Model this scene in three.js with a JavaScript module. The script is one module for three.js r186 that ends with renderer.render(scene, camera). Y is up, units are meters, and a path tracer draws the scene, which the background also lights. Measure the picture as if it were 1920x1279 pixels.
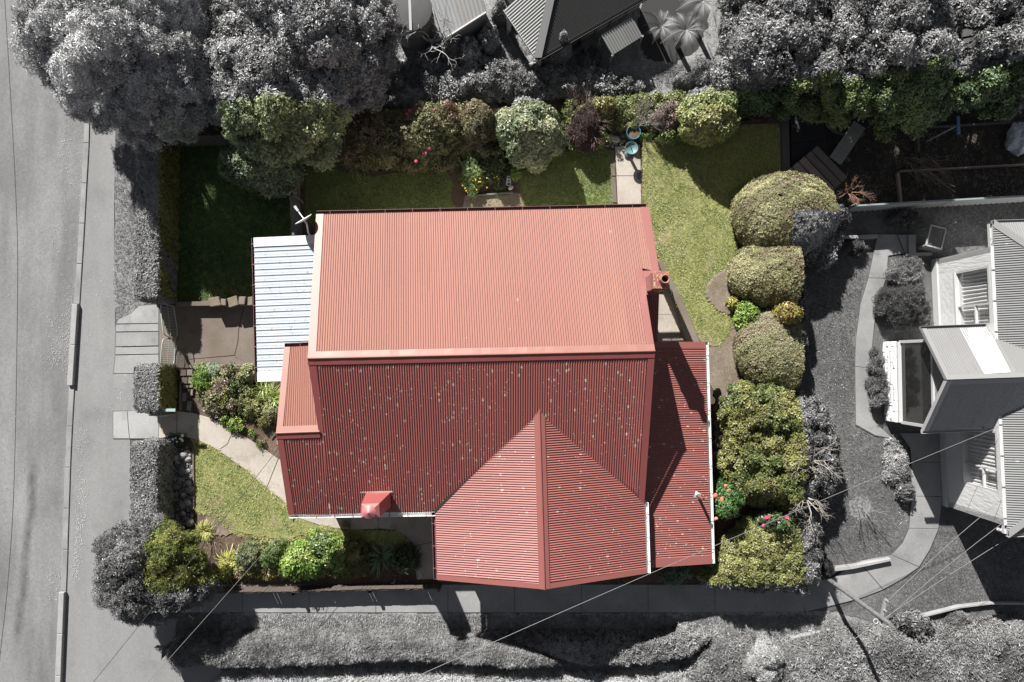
import * as THREE from 'three';
import { mergeGeometries } from 'three/addons/utils/BufferGeometryUtils.js';
import { RoundedBoxGeometry } from 'three/addons/geometries/RoundedBoxGeometry.js';

// ---------------------------------------------------------------- camera, sky, sun, exposure
const scene = new THREE.Scene();
const FOCAL = 1280, H = 25.2, TILT = THREE.MathUtils.degToRad(1.5);          // drone 25 m up, looking almost straight down
const camera = new THREE.PerspectiveCamera(2 * Math.atan(639.5 / FOCAL) * 180 / Math.PI, 1920 / 1279, 0.5, 300);
camera.position.set(0, H, H * Math.tan(TILT));
camera.rotation.set(-Math.PI / 2 + TILT, 0, 0);
scene.add(camera);
const renderer = new THREE.WebGLRenderer({ antialias: true });
renderer.toneMapping = THREE.LinearToneMapping;
renderer.toneMappingExposure = 2.4;
renderer.shadowMap.enabled = true;
{
  const w = 256, h = 128, d = new Float32Array(w * h * 4);                   // clear pale blue sky, a little brighter towards the horizon
  for (let y = 0; y < h; y++) for (let x = 0; x < w; x++) {
    const up = Math.sin(((y + 0.5) / h - 0.5) * Math.PI), t = Math.pow(1 - Math.max(0, up), 2.2), i = (y * w + x) * 4;
    d[i] = 0.066 + 0.06 * t; d[i + 1] = 0.0705 + 0.062 * t; d[i + 2] = 0.082 + 0.064 * t; d[i + 3] = 1;
  }
  const sky = new THREE.DataTexture(d, w, h, THREE.RGBAFormat, THREE.FloatType);
  sky.mapping = THREE.EquirectangularReflectionMapping; sky.magFilter = THREE.LinearFilter; sky.needsUpdate = true;
  scene.background = sky; scene.environment = sky;
}
const SUN_EL = THREE.MathUtils.degToRad(34);
const sun = new THREE.DirectionalLight(new THREE.Color(1, 0.975, 0.935), 4.6);
sun.position.set(-0.425 * Math.cos(SUN_EL), Math.sin(SUN_EL), -0.905 * Math.cos(SUN_EL)).multiplyScalar(60);
sun.castShadow = true; sun.shadow.mapSize.set(4096, 4096);
Object.assign(sun.shadow.camera, { left: -28, right: 28, top: 28, bottom: -28, near: 1, far: 130 });
scene.add(sun);

// ---------------------------------------------------------------- helpers
function rngOf(seed) { let a = seed >>> 0; return () => { a = (a + 0x6d2b79f5) | 0; let t = Math.imul(a ^ (a >>> 15), 1 | a); t = (t + Math.imul(t ^ (t >>> 7), 61 | t)) ^ t; return ((t ^ (t >>> 14)) >>> 0) / 4294967296; }; }
const V = (x, y, z) => new THREE.Vector3(x, y, z);
const cT = Math.cos(TILT), sT = Math.sin(TILT), Z0 = H * Math.tan(TILT);
// survey: where a spot measured on the aerial photograph stands in the world, given its height above ground
function at(px, py, y = 0) {
  const X = (px - 960) / FOCAL, v = (py - 639.5) / FOCAL, t = (H - y) / (cT + v * sT);
  return V(X * t, y, Z0 + (-sT + v * cT) * t);
}
const MPP = (y = 0) => (H - y) / FOCAL;                                       // metres per surveyed pixel at a height
const s2l = (c) => (c <= 0.04045 ? c / 12.92 : Math.pow((c + 0.055) / 1.055, 2.4));
const l2s = (c) => (c <= 0.0031308 ? c * 12.92 : 1.055 * Math.pow(c, 1 / 2.4) - 0.055);
const hexRGB = (h) => [1, 3, 5].map((i) => s2l(parseInt(h.slice(i, i + 2), 16) / 255));
const KEY = 2.05;                                                              // how much brighter than its base colour a sunlit level surface is exposed
const base = (h, k = KEY) => hexRGB(h).map((c) => c / k);                      // base colour from the colour seen in full sun
const lumOf = (c) => 0.26 * c[0] + 0.66 * c[1] + 0.08 * c[2];
function hash(ix, iy, s) { let h = Math.imul(ix, 374761393) ^ Math.imul(iy, 668265263) ^ Math.imul(s, 2246822519); h = Math.imul(h ^ (h >>> 13), 1274126177); return ((h ^ (h >>> 16)) >>> 0) / 4294967296; }
function vnoise(x, y, s, per) {
  const ix = Math.floor(x), iy = Math.floor(y), fx = x - ix, fy = y - iy, u = fx * fx * (3 - 2 * fx), w = fy * fy * (3 - 2 * fy);
  const m = per ? (a) => ((a % per) + per) % per : (a) => a;
  const a = hash(m(ix), m(iy), s), b = hash(m(ix + 1), m(iy), s), c = hash(m(ix), m(iy + 1), s), d = hash(m(ix + 1), m(iy + 1), s);
  return a + (b - a) * u + (c - a) * w + (a - b - c + d) * u * w;
}
function fbm(x, y, s, oct, per) { let v = 0, a = 0.5, n = 0; for (let i = 0; i < oct; i++) { v += a * vnoise(x, y, s + i * 17, per ? per << i : 0); n += a; a *= 0.5; x *= 2; y *= 2; } return v / n; }
function dataTex(w, h, mx, mz, fn, srgb = true) {                             // fn(u, v) -> base colour; covers mx by mz metres and repeats
  const d = new Uint8Array(w * h * 4);
  for (let y = 0; y < h; y++) for (let x = 0; x < w; x++) {
    const c = fn(x / w, y / h), i = (y * w + x) * 4;
    for (let k = 0; k < 3; k++) d[i + k] = Math.max(0, Math.min(255, Math.round((srgb ? l2s(Math.max(0, c[k])) : c[k]) * 255)));
    d[i + 3] = 255;
  }
  const t = new THREE.DataTexture(d, w, h, THREE.RGBAFormat);
  t.wrapS = t.wrapT = THREE.RepeatWrapping; t.magFilter = THREE.LinearFilter; t.minFilter = THREE.LinearMipmapLinearFilter; t.generateMipmaps = true;
  if (srgb) t.colorSpace = THREE.SRGBColorSpace;
  t.repeat.set(1 / mx, 1 / mz); t.needsUpdate = true;
  return t;
}
const mix = (a, b, t) => a.map((v, i) => v + (b[i] - v) * t);
const clamp01 = (t) => Math.max(0, Math.min(1, t));
const std = (c, rough = 0.8, more = {}) => { const m = new THREE.MeshStandardMaterial({ color: new THREE.Color().setRGB(...(c || [1, 1, 1])), roughness: rough, metalness: 0, side: THREE.DoubleSide, ...more }); return m; };
const used = new Map();
function numbered(name) { const n = used.get(name) ?? 0; used.set(name, n + 1); return n ? name + '_' + String(n).padStart(3, '0') : name; }
function tag(o, label, category, group, kind) { if (label) o.userData.label = label; if (category) o.userData.category = category; if (group) o.userData.group = group; if (kind) o.userData.kind = kind; return o; }
function thing(name, label, category, pos = V(0, 0, 0), turn = 0, group) {
  const o = new THREE.Group(); o.name = numbered(name); o.position.copy(pos); o.rotation.y = turn; scene.add(o);
  return tag(o, label, category, group);
}
function shade(m) { m.castShadow = true; m.receiveShadow = true; return m; }
function part(name, geo, mat, parent, label) { const m = shade(new THREE.Mesh(Array.isArray(geo) ? merged(geo) : geo, mat)); m.name = name; if (label) m.userData.label = label; parent.add(m); return m; }
function single(name, geo, mat, label, category, group, kind) { const m = shade(new THREE.Mesh(Array.isArray(geo) ? merged(geo) : geo, mat)); m.name = numbered(name); scene.add(m); return tag(m, label, category, group, kind); }
function merged(list) {
  return mergeGeometries(list.map((g) => { const n = g.index ? g.toNonIndexed() : g; for (const k of Object.keys(n.attributes)) if (!['position', 'normal', 'uv'].includes(k)) n.deleteAttribute(k); if (!n.attributes.uv) n.setAttribute('uv', new THREE.BufferAttribute(new Float32Array(n.attributes.position.count * 2), 2)); return n; }));
}
function inThing(geo, t) { return geo.translate(-t.position.x, -t.position.y, -t.position.z); }   // world coordinates into an unturned thing's own
// triangles collected one by one
class Tris {
  constructor() { this.p = []; this.t = []; }
  tri(a, b, c, ua = [0, 0], ub = [0, 0], uc = [0, 0]) { this.p.push(a.x, a.y, a.z, b.x, b.y, b.z, c.x, c.y, c.z); this.t.push(...ua, ...ub, ...uc); return this; }
  quad(a, b, c, d, ua, ub, uc, ud) { return this.tri(a, b, c, ua, ub, uc).tri(a, c, d, ua, uc, ud); }
  build() { const g = new THREE.BufferGeometry(); g.setAttribute('position', new THREE.Float32BufferAttribute(this.p, 3)); g.setAttribute('uv', new THREE.Float32BufferAttribute(this.t, 2)); g.computeVertexNormals(); return g; }
}
function box(w, h, d, x = 0, y = 0, z = 0, ry = 0) { const g = new THREE.BoxGeometry(w, h, d); if (ry) g.rotateY(ry); return g.translate(x, y, z); }
// a bar of w by h from p to q; y of p and q is the middle of the bar
function bar(p, q, w, h) {
  const d = q.clone().sub(p), L = d.length(), g = new THREE.BoxGeometry(w, h, L), m = new THREE.Matrix4().lookAt(q, p, Math.abs(d.y) > 0.95 * L ? V(1, 0, 0) : V(0, 1, 0));
  return g.applyMatrix4(m.setPosition(p.clone().add(q).multiplyScalar(0.5)));
}
function rod(p, q, r, r2 = r, seg = 8) { const d = q.clone().sub(p), g = new THREE.CylinderGeometry(r2, r, d.length(), seg); g.applyQuaternion(new THREE.Quaternion().setFromUnitVectors(V(0, 1, 0), d.clone().normalize())); return g.translate((p.x + q.x) / 2, (p.y + q.y) / 2, (p.z + q.z) / 2); }
function tube(pts, r, seg = 20, rad = 6) { return new THREE.TubeGeometry(new THREE.CatmullRomCurve3(pts), seg, r, rad); }
// outlines: surveyed corners -> smooth or ragged polygon in the ground plane
function outline(list, y, { smooth = false, ragged = 0, seed = 1, step = 0.12 } = {}) {
  let p = list.map(([a, b]) => at(a, b, y));
  if (smooth) p = new THREE.CatmullRomCurve3(p, true, 'catmullrom', 0.5).getPoints(list.length * 7).slice(0, -1);
  if (ragged) {
    const r = rngOf(seed), out = [];
    for (let i = 0; i < p.length; i++) {
      const a = p[i], b = p[(i + 1) % p.length], L = a.distanceTo(b), n = Math.max(1, Math.round(L / step)), s = V(b.z - a.z, 0, a.x - b.x).normalize();
      for (let k = 0; k < n; k++) out.push(a.clone().lerp(b, k / n).addScaledVector(s, (r() - 0.5) * 2 * ragged + (vnoise(a.x + k * 0.35, a.z, seed) - 0.5) * 2 * ragged));
    }
    p = out;
  }
  return p;
}
const shapeOf = (pts) => new THREE.Shape(pts.map((p) => new THREE.Vector2(p.x, -p.z)));
function sheetGeo(list, y, opt = {}) { return new THREE.ShapeGeometry(shapeOf(outline(list, opt.level ?? y, opt))).rotateX(-Math.PI / 2).translate(0, y, 0); }
function sheet(name, list, y, mat, label, category, opt) { return single(name, sheetGeo(list, y, opt), mat, label, category, null, 'structure'); }
function slabGeo(list, y0, y1, opt = {}) {
  const b = opt.bevel ?? 0.012;
  return new THREE.ExtrudeGeometry(shapeOf(outline(list, opt.level ?? y1, opt)), { depth: y1 - y0 - 2 * b, bevelEnabled: b > 0, bevelThickness: b, bevelSize: b, bevelOffset: -b, bevelSegments: 1, steps: 1 }).rotateX(-Math.PI / 2).translate(0, y0 + b, 0);
}
function insidePoly(x, z, poly) { let c = false; for (let i = 0, j = poly.length - 1; i < poly.length; j = i++) { const a = poly[i], b = poly[j]; if (a.z > z !== b.z > z && x < ((b.x - a.x) * (z - a.z)) / (b.z - a.z) + a.x) c = !c; } return c; }
// the lot: things inside are in colour, the neighbours' are grey
const LOT = [[298, 229], [1930, 131], [1930, 371], [1485, 397], [1505, 1094], [298, 1094]];
const lotAt = new Map();
function inLot(x, z, y = 0) { const k = y.toFixed(1); if (!lotAt.has(k)) lotAt.set(k, LOT.map(([a, b]) => at(a, b, y))); return insidePoly(x, z, lotAt.get(k)); }

// ---------------------------------------------------------------- foliage
function tuft(seed, { n = 10, L = 0.1, W = 0.05, R = 0.1, tilt = 0.7 } = {}) {   // n leaves facing outwards (+y)
  const r = rngOf(seed), T = new Tris();
  for (let i = 0; i < n; i++) {
    const a = r() * 6.283, d = V(Math.cos(a), (r() - 0.35) * tilt, Math.sin(a)).normalize(), s = V(-d.z, (r() - 0.5) * tilt, d.x).normalize();
    const b = V((r() - 0.5) * 2 * R, (r() - 0.5) * R * 1.2, (r() - 0.5) * 2 * R), k = 0.7 + r() * 0.6, m = b.clone().addScaledVector(d, L * k * 0.5), e = b.clone().addScaledVector(d, L * k).add(V(0, -L * 0.15, 0));
    const l = m.clone().addScaledVector(s, W * k * 0.5), q = m.clone().addScaledVector(s, -W * k * 0.5);
    T.tri(b, l, e).tri(b, e, q);
  }
  return T.build();
}
function strapTuft(seed, { n = 26, L = 0.6, W = 0.035, rise = 0.9, curl = 1.1 } = {}) {          // arching strap leaves
  const r = rngOf(seed), T = new Tris();
  for (let i = 0; i < n; i++) {
    const a = r() * 6.283, len = L * (0.6 + r() * 0.6), d = V(Math.cos(a), 0, Math.sin(a)), s = V(-d.z, 0, d.x), up = rise * (0.5 + r() * 0.8);
    let p = V(d.x * 0.03, 0, d.z * 0.03), th = Math.atan(up * 1.6), prev = null;
    for (let k = 0; k <= 5; k++) {
      const w = W * (k === 5 ? 0.08 : 1 - k * 0.12) * 0.5, l = p.clone().addScaledVector(s, w), q = p.clone().addScaledVector(s, -w);
      if (prev) T.quad(prev[0], prev[1], q, l);
      prev = [l, q]; p = p.clone().addScaledVector(d, Math.cos(th) * len / 5).add(V(0, Math.sin(th) * len / 5, 0)); th -= curl * (0.7 + r() * 0.5) * 0.36;
    }
  }
  return T.build();
}
function grassTuft(seed, n = 6, L = 0.07, W = 0.012) {
  const r = rngOf(seed), T = new Tris();
  for (let i = 0; i < n; i++) { const a = r() * 6.283, b = V((r() - 0.5) * 0.07, 0, (r() - 0.5) * 0.07), d = V(Math.cos(a), 0, Math.sin(a)), s = V(-d.z, 0, d.x).multiplyScalar(W / 2), e = b.clone().addScaledVector(d, L * (0.3 + r() * 0.6)).add(V(0, L * (0.5 + r() * 0.5), 0)); T.tri(b.clone().add(s), b.clone().sub(s), e); }
  return T.build();
}
// branches: tapering four-sided limbs that fork
function limbs(T, p, d, len, r0, depth, r, { spread = 0.6, kids = 3, bend = 0.25, up = 0.15, shrink = 0.68 } = {}) {
  const o = { spread, kids, bend, up, shrink };
  let a = p.clone(), dir = d.clone(), rad = r0; const n = 3;
  const ring = (c, dd, q) => { const s = V(dd.z + 0.01, 0.3, -dd.x).cross(dd).normalize(), t = dd.clone().cross(s).normalize(); return [s, t, s.clone().negate(), t.clone().negate()].map((v) => c.clone().addScaledVector(v, q)); };
  let prev = ring(a, dir, rad);
  for (let i = 0; i < n; i++) {
    dir.add(V((r() - 0.5) * bend * 2, (r() - 0.5) * bend + up * 0.3, (r() - 0.5) * bend * 2)).normalize();
    a = a.clone().addScaledVector(dir, len / n); rad *= 0.84;
    const nx = ring(a, dir, rad);
    for (let k = 0; k < 4; k++) T.quad(prev[k], prev[(k + 1) % 4], nx[(k + 1) % 4], nx[k]);
    prev = nx;
    if (depth > 0 && i > 0) for (let k = 0; k < kids - (i === 1 ? 1 : 0); k++) limbs(T, a, dir.clone().add(V((r() - 0.5) * 2 * spread, (r() - 0.5) * spread + up, (r() - 0.5) * 2 * spread)).normalize(), len * shrink * (0.7 + r() * 0.5), rad * 0.72, depth - 1, r, o);
  }
}
function sampler(geo) {                                                        // spots spread evenly over a shape's skin
  const g = geo.index ? geo.toNonIndexed() : geo, p = g.attributes.position, n = p.count / 3, cum = new Float32Array(n), A = V(), B = V(), C = V(), N = V(); let tot = 0;
  for (let i = 0; i < n; i++) { A.fromBufferAttribute(p, i * 3); B.fromBufferAttribute(p, i * 3 + 1); C.fromBufferAttribute(p, i * 3 + 2); tot += B.sub(A).cross(C.sub(A)).length() / 2; cum[i] = tot; }
  return { area: tot, at(r) {
    let lo = 0, hi = n - 1; const k = r() * tot; while (lo < hi) { const m = (lo + hi) >> 1; if (cum[m] < k) lo = m + 1; else hi = m; }
    A.fromBufferAttribute(p, lo * 3); B.fromBufferAttribute(p, lo * 3 + 1); C.fromBufferAttribute(p, lo * 3 + 2);
    let u = r(), v = r(); if (u + v > 1) { u = 1 - u; v = 1 - v; }
    B.sub(A); C.sub(A); N.copy(B).cross(C).normalize();
    return [A.clone().addScaledVector(B, u).addScaledVector(C, v), N.clone()];
  } };
}
const leafMat = std(null, 0.42), dryMat = std(null, 0.85);
function copies(name, geo, spots, parent, mat = leafMat) {                     // spots: [position, normal, size, colour]
  const m = new THREE.InstancedMesh(geo, mat, spots.length), q = new THREE.Quaternion(), s = new THREE.Quaternion(), M = new THREE.Matrix4(), Y = V(0, 1, 0), c = new THREE.Color(), r = rngOf(spots.length + 7);
  spots.forEach(([p, n, k, col], i) => { q.setFromUnitVectors(Y, n); s.setFromAxisAngle(Y, r() * 6.283); q.multiply(s); M.compose(p, q, V(k, k, k)); m.setMatrixAt(i, M); m.setColorAt(i, c.setRGB(...col)); });
  m.name = name; shade(m); m.frustumCulled = false; if (parent) { parent.add(m); if (parent !== scene) m.userData.kind = "stuff"; } return m;
}
// colour of a spot of leaf: patches from a palette, grey when the plant stands outside the lot
function leafColour(pal, r, p, seed, lotY, grey) {
  const t = clamp01(fbm(p.x * 1.6 + seed, p.z * 1.6 + p.y, seed, 3) * 1.7 - 0.35), k = t * (pal.length - 1), i = Math.min(pal.length - 2, Math.floor(k));
  let c = pal.length > 1 ? mix(pal[i], pal[i + 1], clamp01(k - i + (r() - 0.5) * 0.9)) : pal[0].slice();
  const j = 0.72 + r() * 0.56; c = c.map((v) => v * j);
  if (grey === true || (lotY !== null && lotY !== undefined && !inLot(p.x, p.z, lotY))) { const l = lumOf(c) * (grey === true ? 1 : pal.gain ?? 1.05); c = [l, l, l]; }
  return c;
}
function blob(rx, ry, rz, seed, { detail = 3, rough = 0.16, freq = 1.6, flat = 0 } = {}) {       // uneven rounded body
  const g = new THREE.IcosahedronGeometry(1, detail), p = g.attributes.position, v = V();
  for (let i = 0; i < p.count; i++) {
    v.fromBufferAttribute(p, i); const k = 1 + (fbm(v.x * freq + 9.1, v.z * freq + v.y * 1.3 * freq + 4.7, seed, 3) - 0.5) * 2 * rough;
    v.multiplyScalar(k); if (flat && v.y < -flat) v.y = -flat; p.setXYZ(i, v.x * rx, v.y * ry, v.z * rz);
  }
  g.computeVertexNormals(); return g;
}
// ---------------------------------------------------------------- surfaces
const greyOf = (l) => [l, l, l];
function soilTex(seed, a, b, c) { return dataTex(768, 768, 4, 4, (u, v) => { const n = fbm(u * 6, v * 6, seed, 5, 6), f = vnoise(u * 220, v * 220, seed + 3, 220), k = fbm(u * 40, v * 40, seed + 5, 3, 40); let q = mix(a, b, clamp01(n * 1.8 - 0.4)); q = mix(q, c, clamp01(k * 3 - 1.9) * 0.8); return q.map((x) => x * (0.65 + 0.7 * f)); }); }
const tSoil = soilTex(3, base('#5f4c40'), base('#86705f'), base('#a59683'));
const tSoilGrey = soilTex(5, greyOf(0.06), greyOf(0.1), greyOf(0.17));
const tDirt = soilTex(9, base('#8d7d6c'), base('#a89a88'), base('#bfb4a4'));
function concTex(seed, lo, hi, spot) { return dataTex(1024, 1024, 5, 5, (u, v) => { const n = fbm(u * 5, v * 5, seed, 5, 5), f = vnoise(u * 300, v * 300, seed + 3, 300), g = fbm(u * 90, v * 90, seed + 4, 2, 90), s = fbm(u * 14, v * 14, seed + 8, 4, 14); let q = mix(lo, hi, clamp01(n * 2 - 0.5)); q = mix(q, spot, clamp01(s * 4 - 2.5) * 0.5); return q.map((x) => x * (0.84 + 0.2 * f + 0.12 * (g - 0.5))); }); }
const tConc = concTex(11, base('#cdc1b2'), base('#eadfd2'), base('#a89e92'));
const tConcOld = concTex(13, base('#877a6b'), base('#a3968a'), base('#6f665c'));
const tConcGrey = concTex(17, greyOf(0.19), greyOf(0.27), greyOf(0.14));
const tConcPale = concTex(19, greyOf(0.25), greyOf(0.33), greyOf(0.17));
function lawnTex(seed, a, b, c, dry) { return dataTex(1024, 1024, 6, 6, (u, v) => { const n = fbm(u * 6, v * 6, seed, 5, 6), f = fbm(u * 120, v * 120, seed + 3, 3, 120), d = fbm(u * 9, v * 9, seed + 21, 4, 9); let q = mix(a, b, clamp01(n * 2.2 - 0.6)); q = mix(q, c, clamp01(f * 2.4 - 0.9) * 0.7); q = mix(q, dry, clamp01(d * 4 - 2.35) * 0.75); return q.map((x) => x * (0.55 + 0.9 * f)); }); }
const tLawn = lawnTex(23, base('#7c8748'), base('#a3a866'), base('#b5b477'), base('#bcae88'));
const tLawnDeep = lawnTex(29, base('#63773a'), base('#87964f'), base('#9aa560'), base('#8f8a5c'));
const tLawnGrey = lawnTex(31, greyOf(0.055), greyOf(0.08), greyOf(0.11), greyOf(0.13));
const tGrassGrey = lawnTex(37, greyOf(0.12), greyOf(0.19), greyOf(0.24), greyOf(0.27));
const M = {
  soil: std(null, 0.95, { map: tSoil, bumpMap: tSoil, bumpScale: 0.03 }), soilGrey: std(null, 0.95, { map: tSoilGrey, bumpMap: tSoilGrey, bumpScale: 0.03 }), dirt: std(null, 0.95, { map: tDirt, bumpMap: tDirt, bumpScale: 0.012 }),
  conc: std(null, 0.85, { map: tConc }), concOld: std(null, 0.9, { map: tConcOld }), concGrey: std(null, 0.85, { map: tConcGrey }), concPale: std(null, 0.85, { map: tConcPale }),
  lawn: std(null, 0.9, { map: tLawn }), lawnDeep: std(null, 0.9, { map: tLawnDeep }), lawnGrey: std(null, 0.9, { map: tLawnGrey }), grassGrey: std(null, 0.9, { map: tGrassGrey }),
  dark: std(greyOf(0.02), 0.9), seam: std(greyOf(0.06), 0.9), seamBrown: std([0.08, 0.065, 0.05], 0.95),
  oldWood: std([0.2, 0.185, 0.165], 0.9, { map: dataTex(256, 256, 0.6, 0.6, (u, v) => greyOf(0.45 + 0.5 * fbm(u * 3, v * 40, 71, 3, 40))) }), oldWoodGrey: std(greyOf(0.2), 0.9),
  bark: std([0.13, 0.11, 0.09], 0.95), barkGrey: std(greyOf(0.14), 0.95), twig: std([0.33, 0.29, 0.25], 0.9), twigGrey: std(greyOf(0.36), 0.9),
};
M.concGrey.userData.joint = std(greyOf(0.07), 0.95); M.concPale.userData.joint = std(greyOf(0.08), 0.95);
function prism2(foot, tops) { const T = new Tris(), n = foot.length; for (let i = 0; i < n; i++) { const j = (i + 1) % n; T.quad(foot[i], foot[j], tops[j], tops[i]); } return T.build(); }
// a slab of a paved surface, with its own share of the joint filling just below its top
let jointNo = 0;
function paver(t, p, y0, y1, mat, { level = 0, bevel = 0.006, label } = {}) {
  const m = part('concrete_slab', inThing(slabGeo(p, y0, y1, { level, bevel }), t), mat, t, label), pts = outline(p, level), c = pts.reduce((a, q) => a.add(q), V(0, 0, 0)).multiplyScalar(1 / pts.length);
  part('joint', inThing(new THREE.ShapeGeometry(shapeOf(pts.map((q) => { const d = q.clone().sub(c); return q.clone().addScaledVector(d.normalize(), 0.03); }))).rotateX(-Math.PI / 2).translate(0, y1 - 0.009 - (jointNo++ % 5) * 0.0008, 0), t), mat.userData.joint ?? M.seamBrown, m);
  return m;
}
// ---------------------------------------------------------------- ground, street
const PIT = [[1196, 488], [1237, 492], [1310, 640], [1316, 664], [1196, 664]];            // the sunken side path stands in this hole
const withHole = (pts, y) => { const s = shapeOf(pts); s.holes.push(new THREE.Path(PIT.map(([a, b]) => at(a, b, 0)).map((p) => new THREE.Vector2(p.x, -p.z)))); return new THREE.ShapeGeometry(s).rotateX(-Math.PI / 2).translate(0, y, 0); };
single('ground', withHole([V(-150, 0, -150), V(150, 0, -150), V(150, 0, 150), V(-150, 0, 150)], -0.004), M.soilGrey, 'bare grey earth under the whole neighbourhood', 'ground', null, 'structure');
const Y = { soil: 0.0, a: 0.004, b: 0.008, c: 0.012, d: 0.016, e: 0.02 };
single('soil', withHole(LOT.map(([a, b]) => at(a, b, 0)), Y.soil), M.soil, 'brown garden soil of the lot round the red roofed house', 'soil', null, 'structure');
{
  // one texture over the street: asphalt and footpath with its own stains and worn tracks
  const x0 = -20.5, x1 = -10.5, z0 = -14, z1 = 14, edge = [[-14, -15.95], [-7.9, -15.9], [-4, -16.05], [1.5, -16.3], [4, -16.4], [8.7, -16.47], [14, -16.6]];
  const kerbX = (z) => { for (let i = 1; i < edge.length; i++) if (z <= edge[i][0]) { const [a, b] = [edge[i - 1], edge[i]]; return a[1] + (b[1] - a[1]) * (z - a[0]) / (b[0] - a[0]); } return edge.at(-1)[1]; };
  const t = dataTex(768, 2048, x1 - x0, z1 - z0, (u, v) => {
    const x = x0 + u * (x1 - x0), z = z1 - v * (z1 - z0), road = x < kerbX(z), f = vnoise(x * 60, z * 60, 5), g = fbm(x * 14, z * 14, 6, 3), n = fbm(x * 0.7, z * 0.35, 41, 4), w = fbm(x * 2.5, z * 0.5, 43, 4);
    let l = road ? 0.172 + 0.085 * (n - 0.5) + 0.07 * (w - 0.5) + 0.03 * (fbm(x * 5, z * 0.25, 47, 3) - 0.5) : 0.2 + 0.05 * (n - 0.5) + 0.02 * (w - 0.5);
    l *= road ? 0.78 + 0.34 * f + 0.3 * (g - 0.5) : 0.85 + 0.22 * f + 0.16 * (g - 0.5);
    if (road) {
      const sx = x + 17.62 + 0.1 * Math.max(0, z - 6) * 0.9 + (fbm(z * 1.3, 1, 3, 3) - 0.5) * 0.14, on = clamp01((z - 4.2) * 1.2) * clamp01((11.2 - z) * 1.5);        // long dark oil stain
      l *= 1 - 0.5 * on * clamp01(1.2 - Math.abs(sx) / 0.2) * (0.35 + 1.0 * fbm(x * 7, z * 5, 9, 3));
      l *= 1 - 0.22 * clamp01(1 - Math.abs(x - kerbX(z) + 0.35) / 0.45) * fbm(x * 3, z * 1.2, 13, 3);                      // damp, dirty strip along the gutter
    } else l *= 1 - 0.13 * clamp01(fbm(x * 1.6, z * 1.1, 77, 4) * 4 - 2.3) + 0.05 * clamp01(1 - Math.abs(x - kerbX(z) - 1.0) / 0.5);
    return greyOf(l);
  });
  t.offset.set(-x0 / (x1 - x0), z1 / (z1 - z0));
  const street = std(null, 0.9, { map: t });
  const wall = (side) => edge.map(([z, x]) => V(x + side, 0, z));
  const geoOf = (pts, y) => new THREE.ShapeGeometry(shapeOf(pts)).rotateX(-Math.PI / 2).translate(0, y, 0);
  single('road', geoOf([...wall(0), V(-60, 0, 14), V(-60, 0, -14)], Y.a), street, 'worn grey asphalt road along the left edge', 'road', null, 'structure');
  for (const z of [-40, 40]) single('road', new THREE.PlaneGeometry(44, 52).rotateX(-Math.PI / 2).translate(-38, Y.a, z), std(greyOf(0.185), 0.9), 'asphalt road running on past the ends of the block', 'road', 'road beyond the block', 'structure');
  single('footpath', geoOf([...wall(0.2), V(-10.6, 0, 14), V(-10.6, 0, 9.6), V(-11.9, 0, 9.5), ...[[300, 1130], [262, 1100], [245, 985], [243, 700], [216, 610], [214, 400], [217, 240], [217, -80]].map(([a, b]) => at(a, b))], Y.b), street, 'smooth pale footpath between kerb and hedges', 'footpath', null, 'structure');
  // kerb: a flat concrete edge with raised stones between the driveways
  const k = thing('kerb', 'long concrete kerb dividing road from footpath', 'kerb', V(-16.2, 0, 0)); k.userData.kind = 'structure';
  const kb = (z) => kerbX(z);
  for (let z = -14.86, i = 0; z < 13.6; i++) {
    const L = 1.5, za = z + 0.006, zb = Math.min(z + L, 13.9) - 0.006, up = (za > -1.5 && zb < 1.9) || za > 8.6; z += L;
    const h = up ? 0.15 : 0.03, s = [V(kb(za), 0, za), V(kb(za) + 0.2, 0, za), V(kb(zb) + 0.2, 0, zb), V(kb(zb), 0, zb)];
    part('kerb_stone', inThing(new THREE.ExtrudeGeometry(shapeOf(s), { depth: h, bevelEnabled: true, bevelThickness: 0.02, bevelSize: 0.02, bevelOffset: -0.02, bevelSegments: 2 }).rotateX(-Math.PI / 2), k), up ? M.concPale : M.concGrey, k);
  }
  // tar seam that wanders down the road
  single('tar_seam', tube([[7, -30], [18, 150], [28, 330], [33, 470], [32, 620], [29, 800], [24, 960], [14, 1100], [0, 1230], [-10, 1320]].map(([a, b]) => at(a, b, 0).setY(Y.a)), 0.011, 60, 5), M.seam, 'thin black tar seam wandering along the road', 'tar seam', null, 'structure');
  // fallen petals along the gutter and under the trees
  const r = rngOf(4), sp = [];
  const spray = (x0, y0, x1, y1, w, n) => { for (let i = 0; i < n; i++) { const q = r(), o = (r() + r() + r() - 1.5) * w, p = at(x0 + (x1 - x0) * q + o, y0 + (y1 - y0) * q + (r() - 0.5) * 20, 0); sp.push([p.setY(Y.c + 0.006 + r() * 0.004), V((r() - 0.5) * 0.7, 1, (r() - 0.5) * 0.7).normalize(), 0.35 + r() * 0.65, greyOf(0.26 + r() * 0.24)]); } };
  spray(152, 960, 142, 1085, 9, 520); spray(152, 880, 152, 980, 12, 260); spray(115, 590, 115, 690, 28, 360); spray(130, 540, 128, 700, 12, 240); spray(232, 705, 228, 765, 20, 130); spray(150, 770, 152, 860, 14, 110); spray(157, 250, 150, 560, 9, 150);
  spray(100, 1060, 105, 1130, 16, 120); spray(130, 300, 110, 500, 34, 130); spray(70, 400, 60, 1200, 60, 130); spray(190, 400, 180, 1200, 40, 160); spray(130, 230, 128, 300, 20, 80); spray(296, 1130, 300, 1200, 10, 130);
  const pg = new THREE.CircleGeometry(0.017, 5).rotateX(-Math.PI / 2);
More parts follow.
